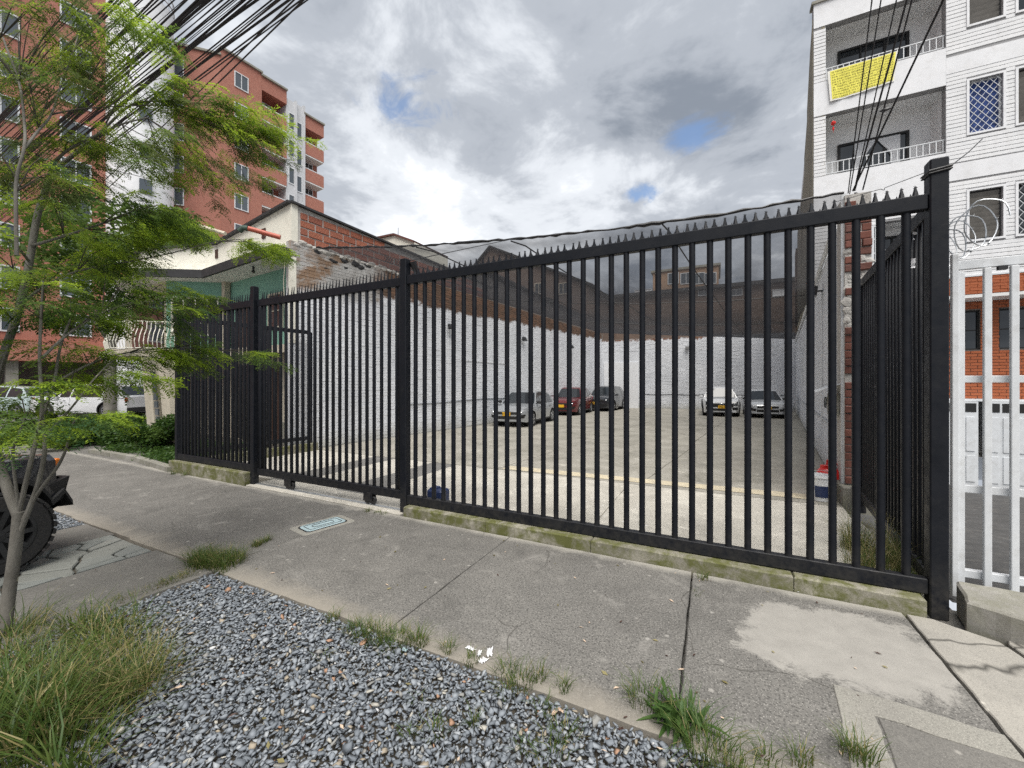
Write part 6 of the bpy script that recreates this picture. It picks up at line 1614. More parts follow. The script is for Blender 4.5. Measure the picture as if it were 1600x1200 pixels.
# sprays: anchor sighting, tip sighting, spread in px, number of leaves, materials weights (leaf, young, blue), scale
SPR = [
 ((30, 130, D-.1), (-20, 40, D), 70, 34, (.8, .1, .1), 1.0), ((30, 130, D), (120, 40, D+.2), 70, 30, (.8, .1, .1), 1.0), ((60, 200, D), (20, 110, D-.1), 60, 22, (.7, .0, .3), 1.0),
 ((115, 80, D+.2), (185, 12, D+.4), 45, 16, (.6, .4, 0), .95), ((130, 30, D+.3), (225, 45, D+.5), 40, 12, (.2, .8, 0), .95), ((120, 172, D+.1), (200, 105, D+.4), 45, 13, (.8, .1, .1), .9),
 ((0, 60, D), (60, 10, D), 60, 18, (.7, .1, .2), 1.0),
 ((170, 168, D+.25), (262, 135, D+.6), 28, 9, (.3, .7, 0), .9), ((205, 165, D+.55), (330, 175, D+.8), 45, 30, (.75, .15, .1), 1.0), ((250, 160, D+.6), (395, 190, D+1.0), 42, 34, (.45, .45, .1), 1.0),
 ((300, 172, D+.7), (440, 215, D+1.1), 30, 24, (.25, .75, 0), 1.0), ((290, 180, D+.7), (400, 250, D+1.0), 45, 26, (.8, .15, .05), 1.0), ((270, 190, D+.7), (345, 300, D+.9), 45, 24, (.85, .1, .05), .95),
 ((340, 190, D+.9), (410, 300, D+1.1), 40, 12, (.8, .2, 0), .9), ((230, 185, D+.4), (290, 270, D+.6), 50, 24, (.85, .1, .05), 1.0),
 ((100, 240, D+.3), (60, 215, D+.2), 60, 24, (.8, .1, .1), 1.0), ((145, 215, D+.3), (200, 245, D+.5), 60, 30, (.8, .1, .1), 1.0), ((92, 262, D+.4), (150, 275, D+.5), 55, 24, (.75, .1, .15), 1.0), ((190, 195, D+.35), (250, 290, D+.5), 50, 22, (.85, .1, .05), .95),
 ((26, 280, D-.2), (-10, 250, D-.2), 60, 24, (.6, .1, .3), 1.0), ((26, 300, D-.2), (60, 250, D-.1), 50, 16, (.7, .1, .2), 1.0),
 ((100, 370, D+.5), (120, 330, D+.6), 50, 26, (.75, .05, .2), 1.0), ((160, 350, D+.7), (220, 325, D+.9), 55, 38, (.85, .0, .15), 1.0), ((210, 330, D+.9), (310, 350, D+1.3), 40, 36, (.85, .05, .1), 1.0), ((130, 360, D+.6), (200, 375, D+.9), 40, 24, (.7, .2, .1), 1.0),
 ((60, 455, D+.3), (40, 400, D+.2), 60, 30, (.55, .4, .05), 1.0), ((120, 425, D+.55), (160, 395, D+.7), 50, 30, (.4, .55, .05), 1.0), ((20, 420, D), (-20, 390, D), 60, 26, (.6, .35, .05), 1.0),
 ((200, 410, D+.9), (190, 415, D+.9), 45, 18, (.45, .5, .05), 1.0), ((340, 378, D+1.45), (300, 372, D+1.4), 32, 18, (.3, .7, 0), 1.0), ((340, 378, D+1.45), (425, 385, D+1.75), 24, 26, (.15, .85, 0), 1.0), ((380, 376, D+1.6), (420, 410, D+1.75), 20, 10, (.3, .7, 0), .9),
 ((66, 500, D), (30, 450, D), 60, 28, (.75, .2, .05), 1.0), ((110, 520, D+.2), (130, 470, D+.3), 55, 32, (.65, .05, .3), 1.0), ((160, 490, D+.4), (210, 455, D+.6), 50, 38, (.6, .05, .35), 1.0), ((220, 470, D+.7), (275, 470, D+.9), 42, 34, (.65, .05, .3), 1.0), ((230, 480, D+.7), (265, 520, D+.8), 35, 14, (.8, .1, .1), .95),
 ((20, 500, D+.1), (-20, 480, D), 50, 18, (.8, .1, .1), 1.0), ((95, 540, D+.15), (70, 540, D+.1), 40, 14, (.75, .2, .05), 1.0),
 ((140, 570, D+.3), (180, 550, D+.5), 38, 26, (.6, .35, .05), 1.0), ((200, 552, D+.6), (260, 560, D+.8), 28, 26, (.5, .45, .05), 1.0), ((240, 550, D+.7), (300, 566, D+1.0), 16, 16, (.1, .9, 0), .95), ((270, 545, D+.9), (330, 545, D+1.15), 20, 18, (.7, .3, 0), 1.0), ((340, 548, D+1.15), (408, 556, D+1.4), 14, 14, (.4, .6, 0), .9),
 ((110, 600, D+.15), (90, 595, D+.1), 45, 20, (.7, .25, .05), 1.0), ((150, 590, D+.25), (210, 590, D+.4), 32, 16, (.6, .4, 0), .95), ((40, 650, D-.15), (20, 620, D-.15), 50, 18, (.6, .1, .3), 1.0),
 ((60, 690, D-.1), (40, 665, D-.15), 45, 14, (.3, .0, .7), .95), ((110, 660, D), (120, 650, D), 40, 13, (.5, .1, .4), .95), ((0, 660, D-.1), (-20, 640, D-.1), 40, 12, (.5, .1, .4), 1.0),
]
for a, b, spread, n, wts, scl in SPR:
    n = max(6, int(n*(.86 if a[1] > 310 else 1.25))); wts = (wts[0]*.8, wts[1]+.24, wts[2]*.8); hi_ = a[1] < 310 and wts[1] < .5; scl *= .82 if hi_ else 1.0
    A, B = P(*a), P(*b); sp = spread*b[2]/FPX; d = (B-A)
    if d.length < .05: d = Vector((.1, 0, 0))
    nt_ = max(2, n//6); ends = []
    for k in range(nt_):
        e = B+Vector((lrng.gauss(0, sp*.5), lrng.gauss(0, sp*.5), lrng.gauss(0, sp*.24))); mid = A.lerp(e, .5)+Vector((0, 0, .04)); twigs.tube([A, mid, e], [.0035, .0028, .0012], 4, False); ends.append((A, mid, e))
    for k in range(n):
        A_, m_, e = ends[k % nt_]; t = lrng.uniform(.25, 1.0); q = (A_.lerp(m_, t*2) if t < .5 else m_.lerp(e, t*2-1))+Vector((lrng.gauss(0, sp*.22), lrng.gauss(0, sp*.22), lrng.gauss(0, sp*.08)))
        dd = (e-A_).normalized()*.8; ang = lrng.uniform(-1.2, 1.2); dd = Vector((dd.x*math.cos(ang)-dd.y*math.sin(ang), dd.x*math.sin(ang)+dd.y*math.cos(ang), lrng.uniform(-.25, .12)))
        if dd.length < .1: dd = Vector((1, 0, 0))
        r = lrng.random(); mi = 0 if r < wts[0] else (1 if r < wts[0]+wts[1] else 2)
        if hi_ and mi != 1: mi = 3 if lrng.random() < .75 else mi
        lv.put(lrng.choice(TA if lrng.random() < .5 and a[1] > 310 else TB), q, dd, (lrng.gauss(0, .28), lrng.gauss(0, .28), 1), scl*lrng.uniform(.72, 1.12)*(.95 if q.y < 9 else 1), mi)
lv.build('crown', [M['leaf'], M['leaf_young'], M['leaf_blue'], M['leaf_olive']], tr_root)
o = twigs.build('twig', M['twig'], tr_root); o['kind'] = 'stuff'

def leaf_cards(centres, n, sizes, rngs, mats, name, parent, flat_=.5):
    """many small folded leaves scattered through ellipsoids"""
    V, F, MI, k = [], [], [], 0
    for (c, rad, num, mi) in centres:
        u = nr.normal(size=(num, 3)); u /= np.linalg.norm(u, axis=1)[:, None]; r = nr.uniform(.25, 1, num)**.5; p = np.array(c)+u*r[:, None]*np.array(rad)
        p += nr.normal(size=p.shape)*.06*np.array(rad)
        d = nr.normal(size=(num, 3)); d[:, 2] = d[:, 2]*.5-.25; d /= np.linalg.norm(d, axis=1)[:, None]
        w_ = np.cross(d, nr.normal(size=(num, 3))); w_ /= np.linalg.norm(w_, axis=1)[:, None]; L = nr.uniform(*sizes, num)[:, None]
        q = np.stack([p, p+d*L*.5+w_*L*.22, p+d*L, p+d*L*.5-w_*L*.22], 1).reshape(-1, 3); V.append(q); F.append(np.arange(num*4).reshape(-1, 4)+k); k += num*4; MI.append(np.full(num, mi))
    return from_np(name, np.concatenate(V), np.concatenate(F), mats, np.concatenate(MI), parent=parent)
# street tree behind, with a dark rounded crown
st = empty('street_tree', tuple(G(172, 655)), label='mature street tree with pale trunk and dark crown beside the white car', cat='tree'); b = G(172, 655)
m = MB(); top = b+Vector((.1, 0, 4.6)); m.tube([b, b+Vector((.02, 0, 1.5)), b+Vector((.05, 0, 3.0)), top], [.26, .22, .21, .16], 12)
for k in range(9): a = k*.7; e = top+Vector((math.cos(a)*1.9, math.sin(a)*1.9, rnd.uniform(.6, 2.6))); m.tube([top-Vector((0, 0, rnd.uniform(.2, 1.4))), top.lerp(e, .5)+Vector((0, 0, .2)), e], [.10, .06, .02], 6)
m.build('trunk', M['bark_pale'], st, True)
cs = []
for px, py, dd_, rx_, rz_, n in ((110, 370, 18, 1.7, .8, 900), (180, 345, 18, 1.9, .9, 1200), (250, 352, 17, 1.6, .75, 1000), (290, 372, 16.5, 1.2, .6, 600), (205, 400, 18, 1.7, .8, 900), (130, 430, 18.5, 1.6, .8, 700), (230, 440, 18.5, 1.3, .7, 500), (60, 400, 18, 1.6, 1., 700), (200, 480, 19, 1.8, .9, 600), (240, 500, 19, 1.2, .8, 400), (90, 480, 19, 1.5, .9, 400)):
    c = P(px, py, dd_)
    for j in range(4): cs.append((c+Vector((rnd.gauss(0, rx_*.5), rnd.gauss(0, rx_*.5), rnd.gauss(0, rz_*.4))), (rx_*.62, rx_*.62, rz_*.6), n//3, 0 if rnd.random() < .75 else 1))
leaf_cards(cs, 0, (.16, .34), None, [M['leaf'], M['shrub']], 'crown', st)
# hedge, shrubs and ground cover in the planted bed
def shrub(name, label, c, r, n, stems=True, mats=('shrub', 'leaf'), size=(.05, .10), group=None, hi=.6):
    o = empty(name, (c.x, c.y, 0), label=label, cat='shrub', group=group); cs = []
    for k in range(7): cs.append((c+Vector((rnd.gauss(0, r[0]*.45), rnd.gauss(0, r[1]*.45), r[2]*rnd.uniform(.55, 1.15)+(hi-.6)*0)), (r[0]*.55, r[1]*.55, r[2]*.42), n//7, 0 if rnd.random() < .6 else 1))
    leaf_cards(cs, 0, size, None, [M[k] for k in mats], 'foliage', o)
    m = MB()
    for k in range(6): e = c+Vector((rnd.gauss(0, r[0]*.5), rnd.gauss(0, r[1]*.5), r[2]*1.0)); m.tube([c+Vector((rnd.uniform(-.05, .05), rnd.uniform(-.05, .05), -.05)), c.lerp(e, .5)+Vector((0, 0, .05)), e], [.03, .02, .008], 6)
    m.build('stem', M['twig'], o); return o
shrub('shrub', 'small clipped shrub with bare forked trunk in the planted bed', G(230, 706), (.42, .42, .50), 3400)
shrub('shrub', 'bright green bush touching the left end of the black fence', G(258, 702), (.45, .4, .62), 3800, mats=('shrub', 'weed'))
hg = empty('hedge', tuple(G(150, 690)), label='loose dark green hedge in front of the white car', cat='hedge'); cs = []
for px, py, rr_ in ((90, 700, .8), (115, 695, .8), (140, 698, .8), (165, 694, .8), (190, 692, .8), (205, 684, .9), (235, 676, .9), (170, 676, 1.0), (130, 678, 1.0), (80, 680, 1.0), (40, 690, .9)):
    c = G(px, py); 
    for j in range(3): cs.append((c+Vector((rnd.gauss(0, .4), rnd.gauss(0, .3), rnd.uniform(.12, .42))), (rr_*.55, rr_*.55, .24), 900, 0 if rnd.random() < .45 else 1))
leaf_cards(cs, 0, (.07, .13), None, [M['shrub'], M['leaf']], 'foliage', hg)
gc = []
for k in range(60):
    a, b = G(150, 704), G(270, 732); q = a.lerp(b, rnd.random())+Vector((rnd.uniform(-.2, .4), rnd.uniform(.1, 2.2), .06)); gc.append((q, (.35, .3, .07), 160, 0 if rnd.random() < .7 else 1))
o = leaf_cards(gc, 0, (.05, .09), None, [M['shrub'], M['weed']], 'ground_cover', None); o['kind'] = 'stuff'
flat('planting_soil', [(-24, 5.0), (-11.2, 4.7), (-9.5, 4.25), (-9.2, 6.2), (-10, 6.9), (-24, 9)], -.02, M['dirt'], kind='structure')

# grass
def blades(spots, mats, name, label=None, parent=None, seg=4):
    """spots: (x, y, z, radius, count, height, lean, width, material index or (index, index, share))"""
    V, F, MI, k = [], [], [], 0
    for x, y, z, rad, cnt, h, lean, wd, mi in spots:
        a = nr.uniform(0, 2*PI, cnt); rr_ = rad*np.sqrt(nr.uniform(0, 1, cnt)); bx, by = x+np.cos(a)*rr_, y+np.sin(a)*rr_
        th = nr.uniform(0, 2*PI, cnt) if rad > .12 else a+nr.normal(0, .5, cnt); L = h*nr.uniform(.45, 1.15, cnt); ln = lean*nr.uniform(.25, 1.3, cnt)
        dx, dy = np.cos(th), np.sin(th); wx, wy = -dy, dx; rows = []
        for j in range(seg+1):
            t = j/seg; up = L*(t-.38*ln*t*t*t); out = L*ln*t*t; w_ = wd*(1-t**1.6)*.5+.0002; kx = nr.normal(0, .01, cnt)*t
            c = np.stack([bx+dx*out+kx, by+dy*out+kx, np.maximum(z+up, z-.01)], 1); wv = np.stack([wx*w_, wy*w_, np.zeros(cnt)], 1); rows.append(np.stack([c-wv, c+wv], 1))
        A = np.stack(rows, 1)            # cnt, seg+1, 2, 3
        V.append(A.reshape(-1, 3)); base_ = k+np.arange(cnt)*(seg+1)*2
        for j in range(seg): F.append(np.stack([base_+j*2, base_+j*2+1, base_+j*2+3, base_+j*2+2], 1)); MI.append(np.where(nr.uniform(0, 1, cnt) < mi[2], mi[0], mi[1]) if isinstance(mi, tuple) else np.full(cnt, mi))
        k += cnt*(seg+1)*2
    o = from_np(name, np.concatenate(V), np.concatenate(F), mats, np.concatenate(MI), parent=parent); o['kind'] = 'stuff'
    if label: o['label'] = label
    return o
GM = [M['grass'], M['grass_dry'], M['weed']]
sp = []
gr_ = random.Random(3)
for k in range(60):              # the big unkempt clump around the tree's foot
    px, py = gr_.uniform(-60, 250), gr_.uniform(975, 1190)
    if px > 60+ (1190-py)*1.2+40: continue
    q = G(px, py); sp.append((q.x, q.y, -.02, .12, 52, gr_.uniform(.14, .30), gr_.uniform(.6, 1.3), .0058, (0, 1, .72)))
for k in range(16):
    q = G(gr_.uniform(-60, 110), gr_.uniform(1090, 1260)); sp.append((q.x, q.y, -.02, .07, 34, gr_.uniform(.28, .46), .9, .009, (0, 1, .9)))
for k in range(20):
    q = G(gr_.uniform(60, 270), gr_.uniform(1010, 1120)); sp.append((q.x, q.y, -.02, .09, 26, gr_.uniform(.15, .28), 1.2, .0035, (1, 0, .75)))
blades(sp, GM, 'grass', 'long unkempt part dry grass round the foot of the tree')
sp = []
for k in range(22): q = G(gr_.uniform(300, 375), gr_.uniform(868, 893)); sp.append((q.x, q.y, -.01, .08, 60, .16, .8, .004, (0, 1, .8)))
for k in range(14): t = gr_.random(); q = G(310, 893).lerp(G(170, 945), t); sp.append((q.x, q.y, -.02, .07, 26, .07, .8, .0035, (0, 1, .55)))
for k in range(8): t = gr_.random(); q = G(375, 868).lerp(G(425, 842), t); sp.append((q.x, q.y, 0, .04, 26, .08, .9, .0035, (0, 1, .7)))
blades(sp, GM, 'grass', 'grass tuft where the driveway meets the gravel')
sp = []
for (px, py, n, h, r_) in ((520, 968, 40, .09, .05), (560, 985, 90, .10, .09), (590, 992, 110, .10, .10), (620, 1000, 110, .10, .10), (655, 1006, 100, .13, .06), (575, 1000, 70, .07, .10), (610, 1012, 70, .07, .10), (700, 1018, 50, .10, .05), (735, 1034, 40, .09, .05), (790, 1052, 60, .12, .07), (812, 1072, 60, .13, .07), (840, 1062, 50, .12, .05), (790, 1085, 30, .10, .05), (880, 1078, 40, .11, .04), (640, 1150, 20, .08, .05), (680, 1145, 30, .08, .06), (740, 1130, 26, .09, .03), (650, 1098, 12, .06, .05), (505, 1025, 14, .06, .06), (850, 1110, 24, .10, .05), (880, 1150, 40, .10, .07), (860, 1180, 40, .10, .08), (820, 1170, 18, .08, .05)):
    q = G(px, py); sp.append((q.x, q.y, -.01, r_, n, h, .75, .004, (0, 1, .85)))
blades(sp, GM, 'grass', 'short grass along the edge of the gravel and pavement')
sp = []
for k in range(44): x, y = gr_.uniform(1.02, 1.46), gr_.uniform(4.15, 5.4); x += (y-4.2)*.16; sp.append((x, y, -.01, .07, 40, gr_.uniform(.16, .5)*(1.0 if y > 4.4 else .6), .7, .004, (1, 0, .55)))
for k in range(14): x, y = gr_.uniform(1.0, 1.42), gr_.uniform(4.13, 4.5); sp.append((x, y, -.01, .05, 40, .16, .7, .005, (0, 1, .85)))
blades(sp, GM, 'grass', 'tall dry grass inside the fence by the return panel')
sp = []
for (px, py, n, h) in ((575, 800, 40, .06), (590, 803, 30, .05), (600, 804, 24, .05), (1098, 905, 40, .07), (1088, 930, 10, .04), (272, 742, 60, .14), (280, 738, 50, .16), (288, 744, 40, .12), (1330, 1180, 60, .12), (1350, 1195, 60, .14), (1250, 1195, 50, .10), (1200, 1190, 40, .10)):
    q = G(px, py); sp.append((q.x, q.y, 0, .05, n, h, .8, .004, (0, 1, .8)))
blades(sp, GM, 'grass', 'small grass tufts in the pavement joints')
# broad-leaved weed at the joint, leaf by leaf
wd_ = G(1050, 1125); we = empty('weed_plant', (wd_.x, wd_.y, 0), label='bushy broad leaved green weed growing at the pavement joint', cat='weed')
for k in range(84):
    a = gr_.uniform(0, 2*PI); el = gr_.uniform(.1, 1.15); L = gr_.uniform(.09, .19); wv = L*gr_.uniform(.10, .17); d = Vector((math.cos(a)*math.cos(el), math.sin(a)*math.cos(el), math.sin(el))); s = Vector((-math.sin(a), math.cos(a), 0))
    o_ = Vector((wd_.x+gr_.gauss(0, .055), wd_.y+gr_.gauss(0, .04), .01)); rows = []
    for j in range(7):
        t = j/6; c = o_+d*L*t-Vector((0, 0, L*.55*t*t*(1.2-el*.6))); w_ = wv*math.sin(PI*min(1, t*.93+.06))**.8*.5; c.z = max(c.z, .004); rows.append([c-s*w_+Vector((0, 0, w_*.35)), c, c+s*w_+Vector((0, 0, w_*.35))])
    m = MB(); m.grid(rows); m.build('leaf', M['weed'], we, True)
o = blades([(wd_.x-.12, wd_.y+.05, 0, .10, 90, .14, .9, .004, (0, 1, .9)), (wd_.x+.16, wd_.y-.14, 0, .12, 120, .20, 1.0, .0045, (0, 1, .85)), (wd_.x+.08, wd_.y-.05, 0, .10, 80, .18, .9, .004, (2, 1, .9)), (wd_.x+.28, wd_.y-.2, 0, .10, 70, .13, .9, .004, (0, 1, .85))], GM, 'grass_blades', None, we)

# ------------------------------------------------------------------ gravel
def stones():
    var = []
    for k in range(24):          # angular flat chippings: hulls of a few random points
        n_ = 11; q = nr.normal(size=(n_, 3)); q /= np.linalg.norm(q, axis=1)[:, None]; q *= nr.uniform(.75, 1.1, (n_, 1))*np.array([1.15, nr.uniform(.55, .9), nr.uniform(.26, .5)])
        bm = bmesh.new(); [bm.verts.new(p) for p in q]; bm.verts.ensure_lookup_table(); res = bmesh.ops.convex_hull(bm, input=bm.verts)
        bmesh.ops.delete(bm, geom=[e for e in res['geom_interior'] if isinstance(e, bmesh.types.BMVert)], context='VERTS'); bmesh.ops.triangulate(bm, faces=bm.faces[:]); bm.verts.index_update()
        var.append((np.array([v.co[:] for v in bm.verts]), np.array([[v.index for v in f.verts] for f in bm.faces]))); bm.free()
    pts = []
    r = np.random.default_rng(5)
    def inside(x, y):
        return ((x > -3.93) & (y < 1.985) & (x < .60) & (y > -.6)) | ((x > -8.2) & (x < -6.66) & (y < 1.98) & (y > .2))
    def dens(sp_, jit, z0, z1, s0, s1):
        gx_, gy_ = np.meshgrid(np.arange(-8.3, .7, sp_), np.arange(-.6, 2.1, sp_)); x = gx_.ravel()+r.uniform(-jit, jit, gx_.size); y = gy_.ravel()+r.uniform(-jit, jit, gx_.size)
        cx_ = CA*x+SA*y; cy_ = -SA*x+CA*y
        k = inside(x, y) & (cy_ > .75) & (np.abs(cx_/cy_) < 1.7)
        x, y = x[k], y[k]; pts.append(np.stack([x, y, r.uniform(z0, z1, len(x)), r.uniform(s0, s1, len(x))], 1))
    dens(.022, .011, -.034, -.016, .012, .018); dens(.026, .016, -.016, -.004, .010, .021); dens(.046, .035, -.006, .003, .012, .027); dens(.16, .08, -.004, .004, .024, .034)
    Q = np.concatenate(pts); n = len(Q); VV, FF = [], []; off = 0
    for i in range(n):
        a = r.uniform(0, 2*PI); t1, t2 = r.normal(0, .38, 2); ca, sa = math.cos(a), math.sin(a); c1, s1 = math.cos(t1), math.sin(t1); c2, s2 = math.cos(t2), math.sin(t2)
        Rm = np.array([[ca, -sa, 0], [sa, ca, 0], [0, 0, 1]])@np.array([[1, 0, 0], [0, c1, -s1], [0, s1, c1]])@np.array([[c2, 0, s2], [0, 1, 0], [-s2, 0, c2]])
        v_, f_ = var[i % 24]; VV.append(v_@Rm.T*Q[i, 3]+Q[i, :3]); FF.append(f_+off); off += len(v_)
    o = from_np('gravel', np.concatenate(VV), np.concatenate(FF), M['gravel']); o['kind'] = 'stuff'; o['label'] = 'blue grey crushed stone filling the verge'; return n
NST = stones(); print('stones', NST)
# ------------------------------------------------------------------ overhead cables
cr = random.Random(15)
def cable(p0, p1, r, sag, label, group, n=14):
    pts = [Vector(p0).lerp(Vector(p1), t)-Vector((0, 0, sag*4*t*(1-t))) for t in np.linspace(0, 1, n)]
    m = MB(); m.tube(pts, r, 6); o = m.build('overhead_cable', M['cable'], None, True); return tag(o, label, 'cable', group)
# bundles run along the street; each is sighted where it leaves the top of the frame
spec = []
for k in range(46):
    px = 176+(470-176)*((k+.5)/46)+cr.uniform(-7, 7); spec.append(px)
for k, px in enumerate(spec):
    dep = cr.uniform(4.9, 5.9); a = P(px, 2, dep); r = cr.choice([.006, .008, .010, .012, .015])*.85
    if k in (17, 18, 38, 39, 42): r = .017
    yy = cr.uniform(-.45, .45); zz_ = cr.uniform(-.10, .25)
    p0 = a+Vector((9, -cr.uniform(-.1, .3), cr.uniform(.1, .5))); p1 = a+Vector((-30, yy*2.2, zz_-.9))
    cable(p0, p1, r, .0, 'thick black cable in the bundle over the street' if r > .016 else 'black cable in the tangled bundle over the street', 'cables over the street', 6)
for kk, (x0, y0, x1, y1, d0, d1) in enumerate(((470, 2, 255, 210, 5.2, 9), (455, 2, 275, 175, 5.4, 8.5), (430, 2, 250, 150, 5.2, 8.6))):
    cable(P(x0, y0, d0)+(P(x0, y0, d0)-P(x1, y1, d1))*.5, P(x1, y1, d1)+(P(x1, y1, d1)-P(x0, y0, d0))*1.6, .011, .05, ('outermost', 'middle', 'innermost')[kk]+' of three thin cables crossing the street bundle', 'cables crossing the bundle')
# service drops to the right wall end
tgt = P(1338, 300, 6.0)
for kk, (px, ds, r) in enumerate(((1362, 4.6, .007), (1376, 4.7, .007), (1400, 4.5, .007), (1416, 4.8, .012), (1424, 4.9, .010), (1472, 4.3, .012))):
    a = P(px, 2, ds); e = tgt+Vector((cr.uniform(-.10, .10), cr.uniform(-.05, .05), cr.uniform(-.02, .04)))
    cable(a+(a-e)*.7, e, r, .02, ('first', 'second', 'third', 'fourth', 'fifth', 'sixth')[kk]+' from the left of the black cables dropping to the brick pier', 'service cables to the brick pier')
m = MB(); q = P(1384, 172, 5.3); lump(m, q, .035, 2, 3, (1.5, 1, .6)); tag(m.build('cable_clamp', M['cable'], None, True), 'small black clamp on the cables before the white balcony', 'clamp')
# ------------------------------------------------------------------ small things
uc = empty('utility_cover', tuple(G(505, 821)), label='pale blue oblong meter cover set in the pavement', cat='cover'); c = G(505, 821); a_, b_ = G(474, 833), G(538, 812)
d = (b_-a_); d.z = 0; L = d.length; rz = math.atan2(d.y, d.x)
def rrect(l, w_, r_, n=5):
    out = []
    for cx_, cy_, a0 in ((l/2-r_, w_/2-r_, 0), (-l/2+r_, w_/2-r_, PI/2), (-l/2+r_, -w_/2+r_, PI), (l/2-r_, -w_/2+r_, 1.5*PI)):
        for k in range(n): a = a0+PI/2*k/(n-1); out.append((cx_+r_*math.cos(a), cy_+r_*math.sin(a)))
    return out
def rot(p, ang, c_): return [(c_.x+x*math.cos(ang)-y*math.sin(ang), c_.y+x*math.sin(ang)+y*math.cos(ang)) for x, y in p]
L = .46; W_ = .24; rz = math.radians(86)
rz = math.atan2((G(535, 815)-G(478, 831)).y, (G(535, 815)-G(478, 831)).x)
for nm, l, w_, z0, z1, mt in (('collar', L+.16, W_+.14, -.01, .006, 'repair'), ('frame', L+.03, W_+.03, .0, .010, 'iron_dark'), ('lid', L, W_, .0, .014, 'cover_blue')):
    m = MB(); m.prism(rot(rrect(l, w_, .05), rz, c), z0, z1, .004, .003); m.build(nm, M[mt], uc)
for l, w_ in ((L*.82, W_*.72), (L*.52, W_*.34)):
    m = MB(); p = rot(rrect(l, w_, .02), rz, c); m.tube([(x, y, .0145) for x, y in p]+[(p[0][0], p[0][1], .0145)], .004, 4); m.build('rib', M['iron_dark'], uc)
def paper(name, label, spots, mat, cat):
    m = MB()
    for px, py, s, z in spots:
        q = G(px, py); rows = []; ra_ = cr.uniform(0, PI); el_ = cr.uniform(.35, .8); f1, f2 = cr.uniform(2, 5), cr.uniform(2, 5)
        for j in range(9):
            row = []
            for i in range(9):
                u, v = i/8-.5, j/8-.5; k = 1-.35*abs(math.sin(f1*u*3+v*f2)); x_ = u*s*k+cr.gauss(0, s*.02); y_ = v*s*el_*k+cr.gauss(0, s*.02)
                row.append(q+Vector((x_*math.cos(ra_)-y_*math.sin(ra_), x_*math.sin(ra_)+y_*math.cos(ra_), z*.4+s*.22*abs(math.sin(f1*3*u+f2*2*v)*math.cos(f2*3*u-v*5))+abs(cr.gauss(0, s*.02)))))
            rows.append(row)
        m.grid(rows)
    return tag(m.build(name, mat, None, False), label, cat)
paper('paper_scrap', 'torn white paper lying on the grass at the pavement edge', [(735, 1017, .075, .012), (749, 1024, .06, .010), (765, 1023, .085, .014), (755, 1035, .06, .010)], M['paper'], 'litter')
paper('paper_scrap', 'pale blue scrap of paper on the gravel by the grass tuft', [(632, 1018, .045, .010)], M['cover_blue'], 'litter')
paper('paper_scrap', 'small white litter at the foot of the mossy kerb', [(1236, 922, .05, .006), (1248, 926, .03, .006), (1281, 930, .02, .006)], M['paper'], 'litter')
paper('dry_leaf', 'tan dry leaf lying on the gravel near the weed', [(866, 1117, .04, .012), (876, 1113, .04, .012)], M['peach'], 'leaf')
paper('dry_leaf', 'brown curled leaf lying beside the broad leaved weed', [(970, 1142, .035, .012)], M['wood_dark'], 'leaf')
paper('dry_leaf', 'orange leaf lying on the pavement by the tallest post', [(1408, 953, .035, .006)], M['peach'], 'leaf')
m = MB(); c = P(290, 500, 8.3); rows = []
for j in range(8): t = j/7; w_ = .10*math.sin(PI*min(1, .15+t*.8))+.02; rows.append([c+Vector((-w_/2+w_*i/3+cr.gauss(0, .012), -.06+cr.gauss(0, .01), .12-.34*t)) for i in range(4)])
m.grid(rows); tag(m.build('plastic_bag', M['paper'], None, True), 'torn white plastic bag snagged on the left end of the fence', 'bag')
m = MB()
for px, py, s in ((1436, 370, .09), (1432, 360, .05), (1425, 405, .05)):
    q = P(px, py, 3.35); rows = [[q+Vector((-.02+.013*i+cr.gauss(0, .005), cr.gauss(0, .006), -s*j*.32)) for i in range(4)] for j in range(6)]; m.grid(rows)
tag(m.build('plastic_bag', M['paper'], None, True), 'shreds of pale plastic caught on the right return panel', 'bag')
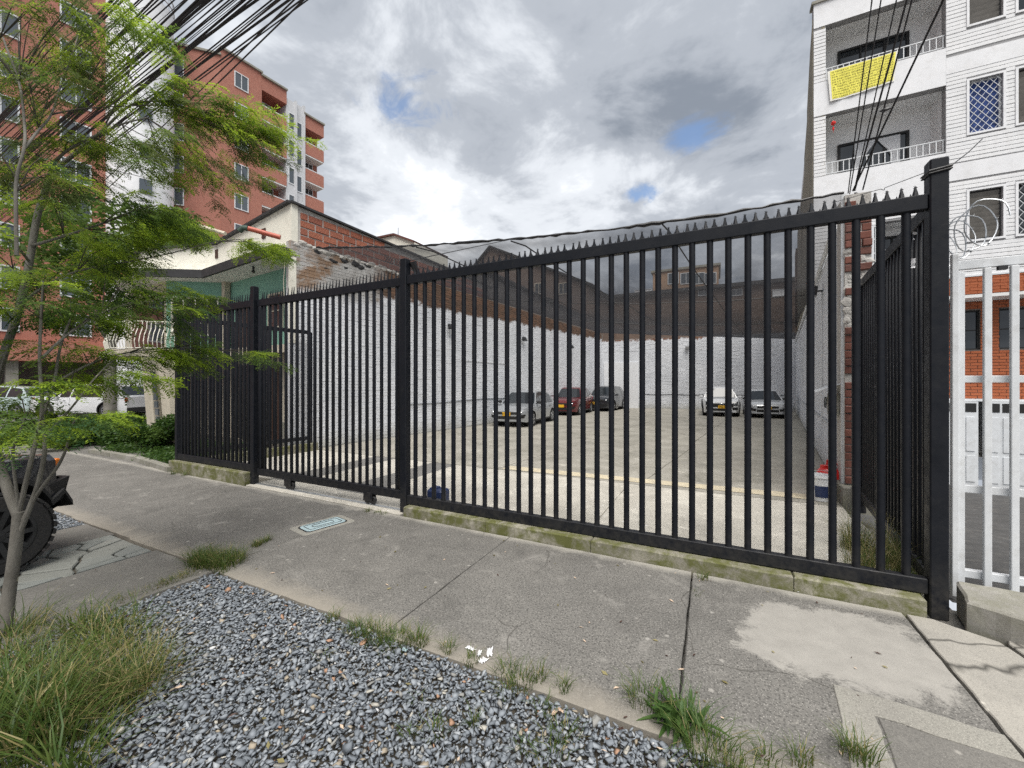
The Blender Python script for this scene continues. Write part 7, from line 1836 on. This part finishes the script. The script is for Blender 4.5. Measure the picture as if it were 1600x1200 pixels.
# bucket and red jug by the right wall
b0 = G(1281, 782); bk = empty('bucket', (b0.x, b0.y, 0), label='white paint bucket with dark blue label by the brick pier', cat='bucket')
m = MB(); m.lathe([(.001, .004), (.115, .004), (.14, .33), (.15, .33), (.15, .36), (.137, .36), (.112, .03), (.001, .03)], 24, (b0.x, b0.y, 0)); m.build('pail', M['white_plastic'], bk, True)
m = MB(); m.grid([[(b0.x+(.118+.025*z/.33+.002)*math.cos(a), b0.y+(.118+.025*z/.33+.002)*math.sin(a), z) for a in np.linspace(-2.2, -.6, 12)] for z in (.06, .22)]); m.build('label', M['navy'], bk, True)
m = MB(); m.tube([(b0.x+.15*math.cos(a), b0.y+.15*math.sin(a)-.0, .33-.12*math.sin(a*1)) for a in np.linspace(PI, 2*PI, 10)], .004, 5); m.build('handle', M['galv'], bk)
j0 = G(1297, 775); jg = empty('jerrycan', (j0.x, j0.y, 0), label='red plastic container standing behind the white paint bucket', cat='container')
m = MB(); m.box((j0.x, j0.y, .2), (.30, .22, .40), bev=.05); m.lathe([(.05, .39), (.05, .44), (.001, .44)], 14, (j0.x-.07, j0.y, 0)); m.build('body', M['red_plastic'], jg, True)
m = MB(); m.tube([(j0.x-.02, j0.y, .39), (j0.x+.02, j0.y, .47), (j0.x+.12, j0.y, .46), (j0.x+.14, j0.y, .39)], .018, 8); m.build('handle', M['red_plastic'], jg, True)
k0 = G(1296, 757); cn = MB(); cn.lathe([(.10, .0), (.10, .04), (.06, .06), (.02, .34), (.001, .35)], 18, (k0.x+.05, k0.y+.35, 0)); tag(cn.build('traffic_cone', M['red_plastic'], None, True), 'red traffic cone tip showing behind the red container', 'cone')
bx0 = G(668, 790); m = MB(); m.box((-3.27, 4.30, .17), (.24, .20, .20), bev=.02); m.box((-3.27, 4.30, .04), (.28, .24, .08), bev=.01); m.box((-3.32, 4.30, .275), (.08, .14, .03), bev=.008); tag(m.build('gate_motor', M['navy']), 'dark blue gate motor box inside the fence by the middle post', 'motor')

# fallen leaflets and bits of dead leaf strewn over gravel and pavement
m = MB(); lr_ = random.Random(41)
for k in range(150):
    q = G(lr_.uniform(120, 1400), lr_.uniform(840, 1195)) if k < 110 else G(lr_.uniform(300, 1400), lr_.uniform(780, 960))
    if q.y > 3.8 or q.x > 1.2: continue
    a = lr_.uniform(0, 2*PI); L_ = lr_.uniform(.008, .024); w_ = L_*lr_.uniform(.25, .5); d = Vector((math.cos(a), math.sin(a), 0)); s_ = Vector((-d.y, d.x, 0)); q.z = .012 if q.y < 1.98 else .006
    m.cur = lr_.randrange(3); u_ = Vector((0, 0, L_*.25)); m.quad(q-d*L_, q-s_*w_+u_*lr_.random(), q+d*L_+u_*lr_.random(), q+s_*w_+u_*lr_.random())
o = m.build('leaf_litter', [M['peach'], M['wood_dark'], M['grass_dry']]); o['kind'] = 'stuff'; o['label'] = 'bits of fallen leaf strewn over gravel and pavement'
